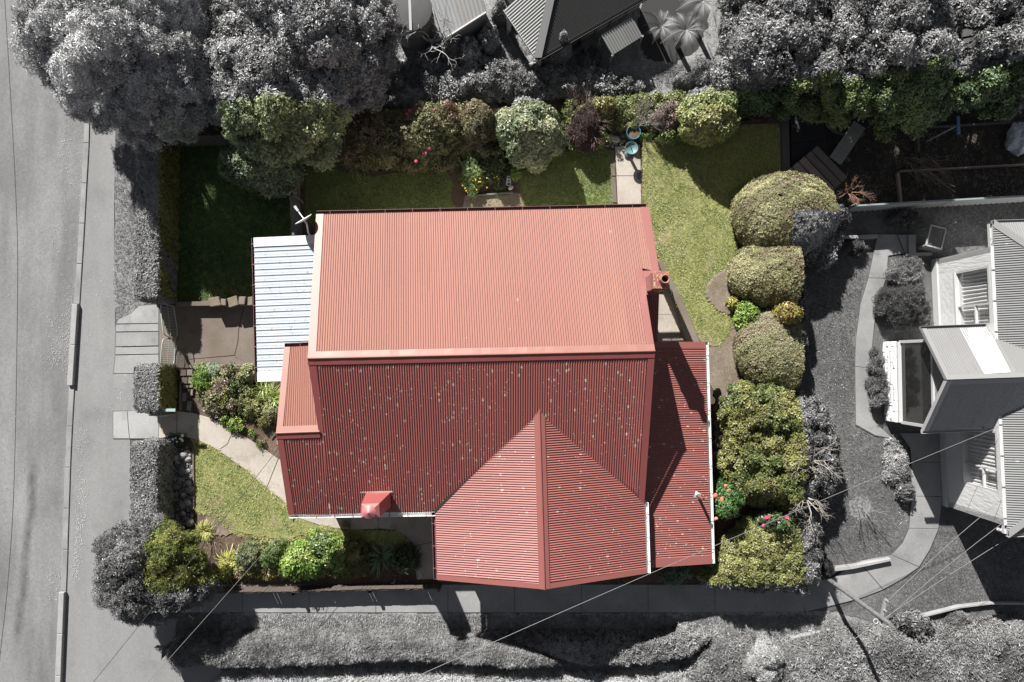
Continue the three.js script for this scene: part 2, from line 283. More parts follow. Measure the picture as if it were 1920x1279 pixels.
  scene.add(tag(copies('petals', pg, sp, null, std(null, 0.8)), 'pale petals fallen along the kerb and footpath', 'petals', null, 'stuff'));
}
sheet('verge_grass', [[217, 262], [256, 262], [257, 400], [258, 560], [270, 569], [262, 574], [246, 588], [218, 602], [212, 540], [216, 420]], Y.c, std(null, 0.95, { map: lawnTex(33, greyOf(0.11), greyOf(0.17), greyOf(0.22), greyOf(0.25)) }), 'strip of short grey grass between footpath and tall hedge', 'grass verge', { ragged: 0.03, seed: 3 });
{ // driveway crossing and path crossing outside the gates
  const t = thing('driveway_crossing', 'cracked concrete driveway crossing outside the double gate', 'driveway', at(256, 636)); t.userData.kind = 'structure';
  const rows = [[[262, 574], [298, 571], [298, 606], [219, 607], [222, 600], [246, 588]], [[219, 609], [298, 607.5], [298, 621], [218, 622]], [[218, 624], [298, 622.5], [298, 648], [217, 650]], [[217, 652], [298, 650], [298, 663.5], [217, 665]], [[217, 667], [298, 665], [298, 686], [252, 690], [251, 700], [214, 700]]];
  rows.forEach((p, i) => paver(t, p, Y.a, 0.03 + (i % 2) * 0.004, [M.concPale, M.concPale, M.concGrey, M.concPale, M.concPale][i]));
  const c = thing('path_crossing', 'pale cracked concrete slab outside the small path gate', 'path', at(256, 797)); c.userData.kind = 'structure';
  for (const p of [[[213, 772], [239, 771], [240, 788], [243, 822], [213, 822]], [[240, 771], [298, 770], [298, 822], [244, 822], [241, 788]]]) paver(c, p, Y.a, 0.03, M.concPale);
}
sheet('footpath_edging', [[214, 701], [250, 701], [254, 740], [257, 770], [213, 771]], Y.d, M.concGrey, 'plain grey concrete pad between the driveway crossing and path crossing', 'path');
// ---------------------------------------------------------------- driveway and front garden
{
  const t = thing('driveway', 'old brown concrete driveway from the double gate to the carport', 'driveway', at(400, 635)); t.userData.kind = 'structure';
  for (const p of [[[299, 573], [458, 573], [448, 610], [446, 640], [440, 666], [352, 674], [345, 690], [299, 686]], [[459, 573], [640, 573], [640, 700], [470, 684], [441, 670], [448, 640], [450, 610]], [[353, 675], [440, 668], [474, 685], [474, 690], [346, 690]]]) paver(t, p, Y.soil, 0.03, M.concOld);
}
{
  const t = thing('garden_path', 'curving concrete garden path from the small gate to the house', 'path', at(480, 850)); t.userData.kind = 'structure';
  const slabs = [[[299, 771], [332, 771], [332, 816], [299, 822]], [[333, 771], [362, 774], [400, 785], [425, 798], [438, 806], [427, 832], [410, 844], [375, 826], [333, 815]], [[439, 806.5], [470, 825], [495, 841], [522, 860], [500, 915], [460, 880], [411, 845], [428, 833]], [[523, 861], [580, 870], [640, 930], [640, 960], [556, 968], [530, 938], [501, 916]],
    [[557, 968.5], [605, 960], [640, 940], [656, 960], [656, 992], [630, 990], [600, 984], [575, 976]], [[657, 940], [709, 940], [709, 991], [657, 993]], [[710, 940], [830, 940], [830, 1010], [778, 1023], [762, 1005], [740, 993], [710, 990]], [[779, 1024], [830, 1011], [830, 1085], [782, 1086], [777, 1050]]];
  slabs.forEach((p) => paver(t, p, Y.soil, 0.045, M.conc));
}
sheet('lawn_front', [[362, 822], [375, 827], [410, 846], [460, 882], [500, 917], [530, 940], [556, 970], [600, 986], [632, 992], [700, 994], [742, 996], [765, 1012], [775, 1040], [772, 1060], [740, 1035], [700, 1015], [660, 1010], [620, 1010], [600, 1000], [565, 1004], [530, 1012], [490, 1005], [440, 996], [400, 965], [366, 955], [362, 900], [360, 850]], 0.03, M.lawn, 'small front lawn curving beside the garden path', 'lawn', { ragged: 0.025, seed: 8 });
sheet('bare_patch', [[388, 958], [400, 963], [425, 975], [440, 996], [420, 1003], [398, 1000], [386, 990]], 0.034, M.dirt, 'worn bare patch at the corner of the front lawn', 'bare ground', { smooth: true, ragged: 0.04, seed: 5 });
// ---------------------------------------------------------------- lawns and paths behind the house (image top)
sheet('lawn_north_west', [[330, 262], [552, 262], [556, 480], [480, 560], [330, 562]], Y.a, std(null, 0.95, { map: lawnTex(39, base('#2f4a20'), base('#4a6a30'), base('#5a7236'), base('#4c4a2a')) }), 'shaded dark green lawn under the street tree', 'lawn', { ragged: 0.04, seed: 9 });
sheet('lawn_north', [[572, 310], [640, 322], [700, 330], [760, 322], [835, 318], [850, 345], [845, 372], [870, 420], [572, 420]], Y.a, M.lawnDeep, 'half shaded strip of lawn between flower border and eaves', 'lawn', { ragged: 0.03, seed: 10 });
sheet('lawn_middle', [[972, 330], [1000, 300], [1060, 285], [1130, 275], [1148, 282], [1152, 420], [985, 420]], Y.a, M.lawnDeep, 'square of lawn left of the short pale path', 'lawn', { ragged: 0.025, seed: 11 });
{
  const t = thing('back_path', 'short pale concrete path leading to the bird bath', 'path', at(1178, 335)); t.userData.kind = 'structure';
  for (const p of [[[1153, 276], [1200, 272], [1201, 330], [1156, 330]], [[1156, 331], [1201, 331], [1203, 430], [1160, 430]]]) paver(t, p, Y.soil, 0.05, M.conc);
  for (const p of [[[1143, 282], [1152, 282], [1154, 330], [1146, 330]], [[1146, 332], [1154, 332], [1157, 380], [1148, 380]]]) part('edging_slab', inThing(slabGeo(p, Y.soil, 0.03, { level: 0, bevel: 0.008 }), t), M.concOld, t, 'narrow darker edging slab');
}
sheet('dirt_yard', [[872, 368], [945, 366], [975, 362], [988, 420], [860, 420]], Y.b, M.dirt, 'brown dirt patch between the yellow daisies and the eaves', 'bare ground', { ragged: 0.03, seed: 12 });
// raised ground right of the house, held by a low wall beside the sunken side path
const TER = 0.35;
{
  const t = thing('terrace', 'raised ground right of the house behind the low concrete wall', 'ground', at(1380, 640)); t.userData.kind = 'structure';
  part('earth', inThing(slabGeo([[1206, 262], [1300, 245], [1400, 225], [1464, 215], [1466, 325], [1482, 396], [1492, 700], [1502, 1090], [1345, 1096], [1345, 1000], [1345, 660], [1318, 660], [1312, 644], [1240, 492], [1207, 440]], 0.001, TER, { bevel: 0.004 }), t), M.soil, t);
}
sheet('lawn_east', [[1207, 268], [1260, 268], [1300, 262], [1345, 250], [1400, 232], [1462, 232], [1464, 318], [1440, 340], [1410, 356], [1384, 388], [1376, 405], [1379, 440], [1377, 470], [1378, 505], [1350, 512], [1330, 530], [1326, 555], [1340, 580], [1366, 592], [1376, 600], [1362, 625], [1348, 648], [1320, 648], [1306, 625], [1272, 560], [1241, 495], [1207, 440]], TER + 0.004, M.lawn, 'sunny green side lawn running down beside the big red roof', 'lawn', { level: TER, ragged: 0.025, seed: 14 });
sheet('dirt_track', [[1318, 652], [1350, 650], [1366, 622], [1376, 600], [1388, 620], [1394, 700], [1396, 740], [1385, 820], [1380, 900], [1345, 900], [1340, 760]], TER + 0.008, M.dirt, 'trodden dirt strip between the lean-to gutter and the clipped bushes', 'bare ground', { level: TER, ragged: 0.05, seed: 15 });
{
  const rg = outline([[1352, 512], [1378, 506], [1384, 530], [1382, 560], [1372, 588], [1350, 584], [1336, 572], [1325, 550], [1332, 530]], TER, { smooth: true, ragged: 0.06, seed: 77 });
  single('flat_rock', new THREE.ExtrudeGeometry(shapeOf(rg), { depth: 0.03, bevelEnabled: true, bevelThickness: 0.03, bevelSize: 0.05, bevelSegments: 2, steps: 1 }).rotateX(-Math.PI / 2).translate(0, TER + 0.002, 0), M.dirt, 'pale grey patch of bare rock at the edge of the side lawn', 'rock');
  const w = thing('retaining_wall', 'low concrete wall slanting along the sunken side path', 'wall', at(1270, 575));
  part('wall_body', inThing(slabGeo([[1232, 490], [1241, 488], [1276, 556], [1311, 640], [1316, 668], [1306, 668], [1301, 645], [1268, 570]], -0.9, TER + 0.06, { level: TER, bevel: 0.012 }), w), M.concOld, w);
  const p = thing('side_path', 'sunken concrete side path between chimney and low wall', 'path', at(1260, 590)); p.userData.kind = 'structure';
  for (const q of [[[1180, 486], [1236, 486], [1290, 590], [1180, 590]], [[1180, 590.6], [1290, 590.6], [1330, 680], [1180, 680]]]) part('concrete_slab', inThing(slabGeo(q, -0.95, -0.85, { level: -0.85, bevel: 0.006 }), p), M.conc, p);
  part('pit_side', inThing(prism2(PIT.map(([a, b]) => at(a, b, 0).setY(-0.9)), PIT.map(([a, b]) => at(a, b, 0).setY(-0.003))), p), M.concOld, p);
}
// ---------------------------------------------------------------- rear yard (top right)
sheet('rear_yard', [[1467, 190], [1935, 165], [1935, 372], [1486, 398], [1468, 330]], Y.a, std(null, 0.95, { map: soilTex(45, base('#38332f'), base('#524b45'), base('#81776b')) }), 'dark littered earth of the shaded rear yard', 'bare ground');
// ---------------------------------------------------------------- neighbours' ground
sheet('lawn_neighbour', [[1506, 470], [1560, 462], [1640, 475], [1628, 520], [1612, 580], [1604, 640], [1602, 720], [1605, 795], [1660, 815], [1690, 850], [1706, 905], [1705, 960], [1695, 1010], [1668, 1040], [1600, 1062], [1545, 1072], [1535, 1000], [1530, 900], [1518, 740]], Y.a, M.lawnGrey, 'long grey lawn left of the neighbour\'s curved path', 'lawn', { ragged: 0.03, seed: 17 });
sheet('lawn_corner', [[1760, 985], [1800, 1000], [1945, 985], [1945, 1140], [1800, 1140], [1720, 1160], [1650, 1165], [1560, 1150], [1590, 1130], [1660, 1105], [1725, 1062]], Y.a, M.lawnGrey, 'grey lawn in the bottom right corner below the path', 'lawn', { ragged: 0.03, seed: 18 });
sheet('lawn_back', [[1750, 385], [1945, 372], [1945, 500], [1752, 480]], Y.a, M.lawnGrey, 'shaded grey lawn above the neighbour\'s white house', 'lawn');
sheet('garden_bed', [[1665, 480], [1760, 480], [1780, 640], [1680, 650], [1640, 800], [1632, 800], [1632, 640], [1640, 575]], Y.a, M.soilGrey, 'grey planted bed along the white house wall', 'garden bed', { ragged: 0.04, seed: 19 });
{
  const t = thing('curved_path', 'pale concrete path curving past the white neighbouring house', 'path', at(1650, 800)); t.userData.kind = 'structure';
  const s = [[[1645, 440], [1685, 440], [1700, 474], [1664, 480], [1661, 522], [1628, 521], [1637, 478]], [[1628, 522], [1661, 523], [1643, 568], [1640, 590], [1634, 650], [1631, 690], [1603, 687], [1604, 640], [1613, 570]], [[1603, 688], [1631, 691], [1630, 760], [1636, 788], [1672, 822], [1640, 816], [1604, 796]], [[1686, 812], [1775, 812], [1768, 866], [1708, 866], [1706, 840]], [[1708, 867], [1768, 867], [1766, 930], [1709, 930]], [[1709, 931], [1766, 931], [1758, 991], [1704, 990]], [[1704, 991], [1758, 992], [1742, 1030], [1722, 1062], [1672, 1040], [1692, 1018]], [[1671, 1041], [1721, 1063], [1690, 1085], [1655, 1104], [1610, 1052], [1645, 1045]], [[1560, 1084], [1609, 1053], [1654, 1105], [1610, 1122], [1545, 1138], [1510, 1146], [1500, 1100], [1530, 1088]]];
  s.forEach((p) => paver(t, p, Y.soil, 0.045, M.concGrey));
}
{
  const t = thing('shared_drive', 'dark cracked concrete strip along the bottom fence', 'driveway', at(950, 1125)); t.userData.kind = 'structure';
  const cuts = [330, 455, 580, 705, 840, 965, 1090, 1215, 1340, 1508];
  for (let i = 0; i + 1 < cuts.length; i++) paver(t, [[cuts[i] + 0.4, 1096], [cuts[i + 1] - 0.4, 1096], [cuts[i + 1] - 0.4, i < 8 ? 1148 : 1146], [cuts[i] + 0.4, 1148]], Y.a, 0.03 + (i % 3) * 0.003, M.concGrey);
}
sheet('grass_strip', [[330, 1150], [520, 1149], [840, 1150], [1200, 1150], [1560, 1146], [1640, 1170], [1560, 1200], [1100, 1200], [330, 1198]], Y.b, M.grassGrey, 'strip of rough grey grass below the shared concrete drive', 'grass', { ragged: 0.03, seed: 20 });
sheet('north_garden', [[560, -100], [1400, -100], [1400, 170], [560, 208]], Y.a, M.grassGrey, 'rough grey grass of the garden beyond the flower border', 'grass');
// ---------------------------------------------------------------- the red roofed house
function canvasTex(w, h, draw) { const c = document.createElement('canvas'); c.width = w; c.height = h; draw(c.getContext('2d'), w, h); const t = new THREE.CanvasTexture(c); t.colorSpace = THREE.SRGBColorSpace; t.wrapS = t.wrapT = THREE.RepeatWrapping; return t; }
const css = (c, a = 1) => 'rgba(' + c.map((v) => Math.round(l2s(clamp01(v)) * 255)).join(',') + ',' + a + ')';
// painted corrugated iron: faint streaks down the sheets, lap lines, screw rows and lichen
function ironTex(w, h, mx, my, seed, col, lichen, { streak = 0.10, spots = [[0.42, 0.41, 0.35], [0.34, 0.33, 0.27]], screws = true } = {}) {
  const t = canvasTex(w, h, (g) => {
    const r = rngOf(seed), px = w / mx;
    g.fillStyle = css(col); g.fillRect(0, 0, w, h);
    for (let i = 0; i < 500; i++) { const x = r() * w, y = r() * h, l = (0.3 + r() * 2) * px, k = r() < 0.5 ? 0.75 : 1.3; g.fillStyle = css(col.map((v) => v * k), streak * r()); g.fillRect(x, y, (0.01 + r() * 0.06) * px, l); }
    for (let i = 0; i < 220; i++) { const x = r() * w, y = r() * h, q = (0.1 + r() * 0.6) * px, gr = g.createRadialGradient(x, y, 0, x, y, q), k = r() < 0.5 ? 0.8 : 1.22; gr.addColorStop(0, css(col.map((v) => v * k), 0.16)); gr.addColorStop(1, css(col, 0)); g.fillStyle = gr; g.fillRect(x - q, y - q, 2 * q, 2 * q); }
    for (let x = 0; x < w; x += 0.762 * px) { const k = 0.88 + r() * 0.24; for (let y = 0; y < h; y += 2.4 * px) { g.fillStyle = css(col.map((v) => v * (k + (r() - 0.5) * 0.08)), 0.55); g.fillRect(x, y, 0.762 * px, 2.4 * px); } }
    for (let i = 0; i < 160; i++) { const x = r() * w, y = r() * h, l = (0.4 + r() * 2.2) * px, gr = g.createLinearGradient(0, y, 0, y + l), c = col.map((v, q) => v * (q ? 0.62 : 0.7)); gr.addColorStop(0, css(c, 0.22)); gr.addColorStop(1, css(c, 0)); g.fillStyle = gr; g.fillRect(x, y, (0.02 + r() * 0.05) * px, l); }
    for (let x = 0; x < w; x += 0.762 * px) { g.fillStyle = css(col.map((v) => v * 0.6), 0.35); g.fillRect(x, 0, Math.max(1, 0.008 * px), h); }
    if (screws) for (let y = 0.25 * px; y < h; y += 0.9 * px) for (let x = 0; x < w; x += 0.1524 * px) { g.fillStyle = css(col.map((v) => v * 0.45), 0.7); g.fillRect(x, y + (r() - 0.5) * 2, 0.014 * px, 0.014 * px); }
    for (let i = 0; i < lichen; i++) {
      const x = r() * w, y = r() * h; if (fbm(x / px * 0.9, y / px * 0.9, seed, 3) < 0.3 + r() * 0.22) continue; const big = r() < 0.13, q = (big ? 0.026 + r() * 0.026 : 0.005 + r() * 0.014) * px, c = spots[r() * spots.length | 0];
      g.fillStyle = css(c.map((v) => v * (0.8 + r() * 0.4)), 0.9); g.beginPath();
      for (let k = 0; k <= 9; k++) { const a = k / 9 * 6.283, qq = q * (0.75 + r() * 0.4); g.lineTo(x + Math.cos(a) * qq * 0.85, y + Math.sin(a) * qq * 1.15); } g.fill();
      if (big) { g.fillStyle = css(c.map((v) => v * 0.55), 0.7); g.beginPath(); g.arc(x, y, q * 0.45, 0, 7); g.fill(); }
    }
  });
  t.repeat.set(1 / mx, 1 / my); return t;
}
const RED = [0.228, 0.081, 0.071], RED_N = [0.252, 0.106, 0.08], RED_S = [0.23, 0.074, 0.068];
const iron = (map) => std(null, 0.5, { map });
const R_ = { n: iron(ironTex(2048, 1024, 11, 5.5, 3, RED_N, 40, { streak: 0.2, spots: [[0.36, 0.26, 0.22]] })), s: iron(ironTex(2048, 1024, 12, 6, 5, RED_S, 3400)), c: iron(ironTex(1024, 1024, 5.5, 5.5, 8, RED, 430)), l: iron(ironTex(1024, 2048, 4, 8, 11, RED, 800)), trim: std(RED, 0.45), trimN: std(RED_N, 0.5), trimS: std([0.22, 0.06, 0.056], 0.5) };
const WHITE = std([0.78, 0.78, 0.77], 0.45), GUTRED = std([0.12, 0.055, 0.055], 0.5), CREAM = std([0.6, 0.57, 0.5], 0.8);
// corrugated sheet: line(t) gives the two ends of the sheet at t metres across; waves of the given pitch stand along the normal n
function corrugated(line, from, to, n, pitch = 0.0762, amp = 0.0145, seg = 8, rows = 1) {
  const T = new Tris(), N = Math.round((to - from) / pitch * seg), P = [], uv = []; let prev = null;
  const pos = [], idx = [], uvs = [];
  for (let i = 0; i <= N; i++) {
    const t = from + (to - from) * i / N, [a, b] = line(t), o = Math.sin((t / pitch) * 6.2832) * amp, L = a.distanceTo(b);
    for (let k = 0; k <= rows; k++) { const p = a.clone().lerp(b, k / rows).addScaledVector(n, o); pos.push(p.x, p.y, p.z); uvs.push(t, -L * k / rows); }
    if (i) for (let k = 0; k < rows; k++) { const q = (i - 1) * (rows + 1) + k, s = i * (rows + 1) + k; idx.push(q, q + 1, s, q + 1, s + 1, s); }
  }
  const g = new THREE.BufferGeometry(); g.setAttribute('position', new THREE.Float32BufferAttribute(pos, 3)); g.setAttribute('uv', new THREE.Float32BufferAttribute(uvs, 2)); g.setIndex(idx); g.computeVertexNormals();
  return g;
}
const quadLine = (a0, a1, b0, b1, L) => (t) => [a0.clone().lerp(a1, t / L), b0.clone().lerp(b1, t / L)];
const normalOf = (a, b, c) => { const n = b.clone().sub(a).cross(c.clone().sub(a)).normalize(); return n.y < 0 ? n.negate() : n; };
// folded flashing along a-b: w wide towards side s, lying on the slope with normal n, with a turned-down outer edge
function flashing(a, b, s, w, n, lift = 0.016, drop = 0.1, seg = 1, dent = 0) {
  const T = new Tris(), r = rngOf(Math.round(a.x * 100 + b.z * 37)), u = s.clone().normalize(), row = [];
  for (let i = 0; i <= seg; i++) { const p = a.clone().lerp(b, i / seg).addScaledVector(n, lift + (r() - 0.5) * dent), q = p.clone().addScaledVector(u, w).addScaledVector(n, (r() - 0.5) * dent * 0.6); row.push([p.clone().add(V(0, -drop, 0)), p, q, q.clone().addScaledVector(n, -lift)]); }
  for (let i = 0; i < seg; i++) for (let k = 0; k < 3; k++) { if (k === 0 && !drop) continue; T.quad(row[i][k], row[i][k + 1], row[i + 1][k + 1], row[i + 1][k]); }
  return T.build();
}
function gutter(a, b, out, w = 0.11, h = 0.09) {                               // open channel along a-b, standing out towards "out"
  const T = new Tris(), o = out.clone().normalize(), p = (q, u, v) => q.clone().addScaledVector(o, u).add(V(0, v, 0)), prof = [[0, 0], [0, -h], [w, -h], [w, 0.005], [w + 0.018, 0.005], [w + 0.018, -h - 0.012], [-0.01, -h - 0.012], [-0.01, 0]];
  for (let i = 0; i < prof.length; i++) { const [u, v] = prof[i], [u2, v2] = prof[(i + 1) % prof.length]; T.quad(p(a, u, v), p(b, u, v), p(b, u2, v2), p(a, u2, v2)); }
  for (const q of [a, b]) T.quad(p(q, -0.01, 0), p(q, -0.01, -h - 0.012), p(q, w + 0.018, -h - 0.012), p(q, w + 0.018, 0));
  return T.build();
}
function brackets(a, b, out, n, mat, par, w = 0.11) { for (let i = 0; i < n; i++) { const p = a.clone().lerp(b, (i + 0.5) / n); part('gutter_strap', bar(p.clone().addScaledVector(out, -0.02).add(V(0, 0.012, 0)), p.clone().addScaledVector(out, w + 0.03).add(V(0, 0.012, 0)), 0.022, 0.008), mat, par); } }
function prism(foot, tops) { const T = new Tris(), n = foot.length; for (let i = 0; i < n; i++) { const j = (i + 1) % n; T.quad(foot[i], foot[j], tops[j], tops[i]); } return T.build(); }
const YR = 4.3, YN = 2.4, YS = 2.5;
const house = thing('house', 'old house with a big faded red corrugated iron roof', 'house');
{
  const RW = at(577, 672, YR), RE = at(1228, 658, YR), NW = at(593, 402, YN), NE = at(1186, 389, YN);
  const SWm = at(607, 965, YS), SE = at(1208, 943, YS), RWs = RW, REs = RE;
  const nN = normalOf(RW, RE, NW), nS = normalOf(RW, RE, SWm), dR = RE.clone().sub(RW).normalize(), upN = RW.clone().sub(NW).normalize(), upS = RW.clone().sub(SWm).normalize(), Lr = RE.distanceTo(RW);
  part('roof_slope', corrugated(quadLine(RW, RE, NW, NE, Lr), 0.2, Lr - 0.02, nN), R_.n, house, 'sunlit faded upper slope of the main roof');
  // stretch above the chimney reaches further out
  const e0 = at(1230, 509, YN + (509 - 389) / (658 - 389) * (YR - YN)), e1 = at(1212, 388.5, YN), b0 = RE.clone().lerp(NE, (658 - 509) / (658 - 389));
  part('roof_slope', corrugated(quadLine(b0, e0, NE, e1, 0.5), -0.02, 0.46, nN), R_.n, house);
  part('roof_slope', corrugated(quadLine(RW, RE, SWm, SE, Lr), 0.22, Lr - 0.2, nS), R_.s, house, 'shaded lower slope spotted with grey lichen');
  const W3 = (px, py) => { const f = clamp01((py - 672) / (965 - 672)); return at(px, py, YR + (YS - YR) * f); };
  // west wing with a ridge of its own
  const wr0 = at(518, 812, 3.46), wr1 = at(600, 809, 3.46), wn0 = at(533, 651, 2.6), wn1 = at(592, 648, 2.6), ws0 = at(541, 965, YS), ws1 = SWm;
  const nWn = normalOf(wr0, wr1, wn0), nWs = nS, dW = wr1.clone().sub(wr0).normalize(), Lw = wr1.distanceTo(wr0);
  part('roof_slope', corrugated(quadLine(wr0, wr1, wn0, wn1, Lw), 0.2, Lw - 0.02, nWn), R_.n, house, 'small sunlit slope of the left wing');
  part('roof_slope', corrugated(quadLine(wr0, W3(597, 810), ws0, ws1, 1.25), 0.18, 1.445, nS), R_.s, house, 'shaded slope of the left wing');
  // cross gable towards the bottom fence
  const yC = 3.62, CT = at(1011, 762, yC), CR = at(1021, 1105, yC), VW = at(816, 961, YS), CW = at(820, 1087, YS), VE = at(1209, 943, YS), CE = at(1213, 1075, YS), Lc = CR.distanceTo(CT), ax = CR.clone().sub(CT).normalize();
  const cut = (top, v, e) => (t) => { const p = CT.clone().lerp(CR, t / Lc), lv = v.clone().sub(CT).dot(ax), le = e.clone().sub(CT).dot(ax); return [p, t < lv ? CT.clone().lerp(v, t / lv).lerp(p, t < 0.05 ? 0 : 0.035 / Math.max(0.05, CT.distanceTo(v) * t / lv)) : v.clone().lerp(e, clamp01((t - lv) / (le - lv)))]; };
  const nCw = normalOf(CT, CR, CW), nCe = normalOf(CT, CR, CE);
  part('roof_slope', corrugated(cut(CT, VW, CW), 0.12, Math.min(Lc, CW.clone().sub(CT).dot(ax)) - 0.12, nCw), R_.c, house, 'sunlit left slope of the cross gable');
  part('roof_slope', corrugated(cut(CT, VE, CE), 0.12, Math.min(Lc, CE.clone().sub(CT).dot(ax)) - 0.12, nCe), R_.c, house, 'right slope of the cross gable');
  const T1 = new Tris(), w = 0.09, dn = V(0, 0.02, 0);
  for (const [v, s] of [[VW, -1], [VE, 1]]) { const d = v.clone().sub(CT).normalize(), q = V(-d.z, 0, d.x).multiplyScalar(s * w); T1.quad(CT.clone().add(dn), v.clone().add(dn), v.clone().add(dn).sub(q), CT.clone().add(dn).sub(q)); }
  part('valley', T1.build(), std([0.03, 0.02, 0.02], 0.6), house);
  // ridge caps: two wings and a rolled top
  const cap = (a, b, n1, s1, n2, s2, m1, m2, w1 = 0.21, dent = 0.012) => { part('ridge_cap', flashing(a, b, s1, w1, n1, 0.032, 0, Math.ceil(a.distanceTo(b) / 0.28), dent), m1, house); part('ridge_cap', flashing(a, b, s2, w1, n2, 0.032, 0, Math.ceil(a.distanceTo(b) / 0.28), dent * 0.4), m2, house); part('ridge_roll', rod(a.clone().add(V(0, 0.035, 0)), b.clone().add(V(0, 0.035, 0)), 0.032, 0.032, 10), m1, house); };
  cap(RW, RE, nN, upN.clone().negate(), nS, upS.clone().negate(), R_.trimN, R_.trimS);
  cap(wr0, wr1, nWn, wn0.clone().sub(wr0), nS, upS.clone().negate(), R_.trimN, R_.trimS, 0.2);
  cap(CT, CR, nCw, CW.clone().sub(CR), nCe, CE.clone().sub(CR), R_.trim, R_.trim, 0.17, 0.003);
  // verges
  const verge = (a, b, s, n, m, w2 = 0.25) => part('barge_flashing', flashing(a, b, s, w2, n, 0.022, 0.14, 4, 0.004), m, house);
  verge(RW, NW, dR, nN, R_.trimN); verge(RE, b0, dR.clone().negate(), nN, R_.trim, 0.2); verge(e0.clone().addScaledVector(dR, 0.1), e1.clone().addScaledVector(dR, 0.08), dR.clone().negate(), nN, R_.trim, 0.27);
  verge(RWs, W3(598, 812), dR, nS, R_.trimS, 0.22); verge(REs, SE, dR.clone().negate(), nS, R_.trimS, 0.2);
  verge(wr0, wn0, dW, nWn, R_.trimN, 0.2); verge(wr0, ws0, dW, nS, R_.trimS, 0.2);
  verge(CR, CW, ax.clone().negate(), nCw, R_.trim, 0.16); verge(CR, CE, ax.clone().negate(), nCe, R_.trim, 0.16);
  // gutters
  const g1 = (a, b, out, m, k, n) => { part('gutter', gutter(a, b, out), m, house); brackets(a, b, out, k, n, house); };
  const zN = V(-0.023, 0, -1).normalize(), zS = V(0.02, 0, 1).normalize(), xE = V(1, 0, -0.02).normalize(), xW = xE.clone().negate(), lo = V(0, -0.03, 0);
  g1(NW.clone().add(lo), e1.clone().add(lo), zN, GUTRED, 12, GUTRED); g1(ws0.clone().add(lo), VW.clone().add(lo), zS, WHITE, 8, R_.trim);
  g1(VE.clone().add(lo), CE.clone().add(lo), xE, WHITE, 3, R_.trim); g1(VW.clone().add(lo), CW.clone().add(lo), xW, GUTRED, 3, R_.trim); g1(wn0.clone().add(lo), wn1.clone().add(lo), zN, GUTRED, 1, GUTRED);
  // lean-to along the right side
  const yl0 = 2.08, yl1 = 1.72, la = at(1205, 641, yl0), lb = at(1198, 1066, yl0), lc = at(1322, 641, yl1), ld = at(1334, 1057, yl1), Ll = la.distanceTo(lb), nL = normalOf(la, lb, lc), dl = lb.clone().sub(la).normalize();
  part('roof_slope', corrugated((t) => [la.clone().lerp(lb, t / Ll), lc.clone().lerp(ld, t / Ll)], 0.2, Ll - 0.24, nL), R_.l, house, 'lean-to roof along the right side');
  part('barge_flashing', flashing(la, lc, dl, 0.22, nL, 0.02, 0.12), R_.trim, house); part('barge_flashing', flashing(lb, ld, dl.clone().negate(), 0.27, nL, 0.02, 0.12), R_.trim, house);
  g1(lc.clone().add(lo), ld.clone().add(lo), xE, std([0.62, 0.62, 0.6], 0.5), 8, R_.trim);
  const ma = at(1200, 549, 2.02), mb = at(1205, 641, 2.02), mc = at(1236, 551, 1.94), md = at(1233, 641, 1.94);
  part('roof_slope', corrugated((t) => [mc.clone().lerp(ma, t / 0.7), md.clone().lerp(mb, t / 0.7)], 0, 0.66, V(0, 1, 0)), R_.l, house, 'narrow shaded strip of roof below the chimney');
  // lean-to vent pipe
  const v0 = at(1308, 929, 1.8), vent = part('vent_pipe', [rod(v0.clone().add(V(0, -0.1, 0)), v0.clone().add(V(0.02, 0.62, 0)), 0.05, 0.05, 12), rod(v0.clone().add(V(0.02, 0.62, 0)), v0.clone().add(V(0.021, 0.64, 0)), 0.058, 0.058, 12)], R_.trim, house);
  part('vent_opening', new THREE.CylinderGeometry(0.042, 0.042, 0.004, 12).translate(v0.x + 0.021, v0.y + 0.643, v0.z), M.dark, vent);
  part('vent_flashing', new THREE.CylinderGeometry(0.08, 0.15, 0.05, 4, 1, true).rotateY(0.3).translate(v0.x, v0.y + 0.03, v0.z), std([0.5, 0.52, 0.55], 0.35, { metalness: 0.5 }), house);
  // walls
  const dnTo = (p, y) => V(p.x, y, p.z), ins = (p, dx, dz) => V(p.x + dx, 0, p.z + dz);
  const wl = (pts) => part('wall', prism(pts.map(([p]) => dnTo(p, -0.9)), pts.map(([p, y]) => dnTo(p, y))), CREAM, house);
  wl([[ins(NW, 0.35, 0.4), YN + 0.02], [ins(NE, -0.15, 0.4), YN + 0.02], [ins(RE, -0.45, 0), YR - 0.16], [ins(SE, -0.45, -0.4), YS], [ins(SWm, 0.1, -0.4), YS], [ins(RW, 0.35, 0), YR - 0.16]]);
  wl([[ins(wn0, 0.3, 0.35), 2.6], [ins(wn1, 0.3, 0.35), 2.6], [ins(wr1, 0.2, 0), 3.3], [ins(ws1, 0.2, -0.4), YS], [ins(ws0, 0.42, -0.4), YS], [ins(wr0, 0.3, 0), 3.3]]);
  wl([[ins(VW, 0.4, -0.6), YS], [ins(VE, -0.4, -0.6), YS], [ins(CE, -0.4, -0.3), YS], [ins(CR, 0, -0.4), yC - 0.16], [ins(CW, 0.4, -0.3), YS]]);
  wl([[ins(la, 0.1, 0.3), yl0 - 0.06], [ins(lc, -0.25, 0.3), yl1 - 0.06], [ins(ld, -0.25, -0.3), yl1 - 0.06], [ins(lb, 0.1, -0.3), yl0 - 0.06]]);
  wl([[ins(ma, 0, 0.1), 1.98], [ins(mc, -0.05, 0.1), 1.9], [ins(md, -0.05, 0), 1.9], [ins(mb, 0, 0), 1.98]]);
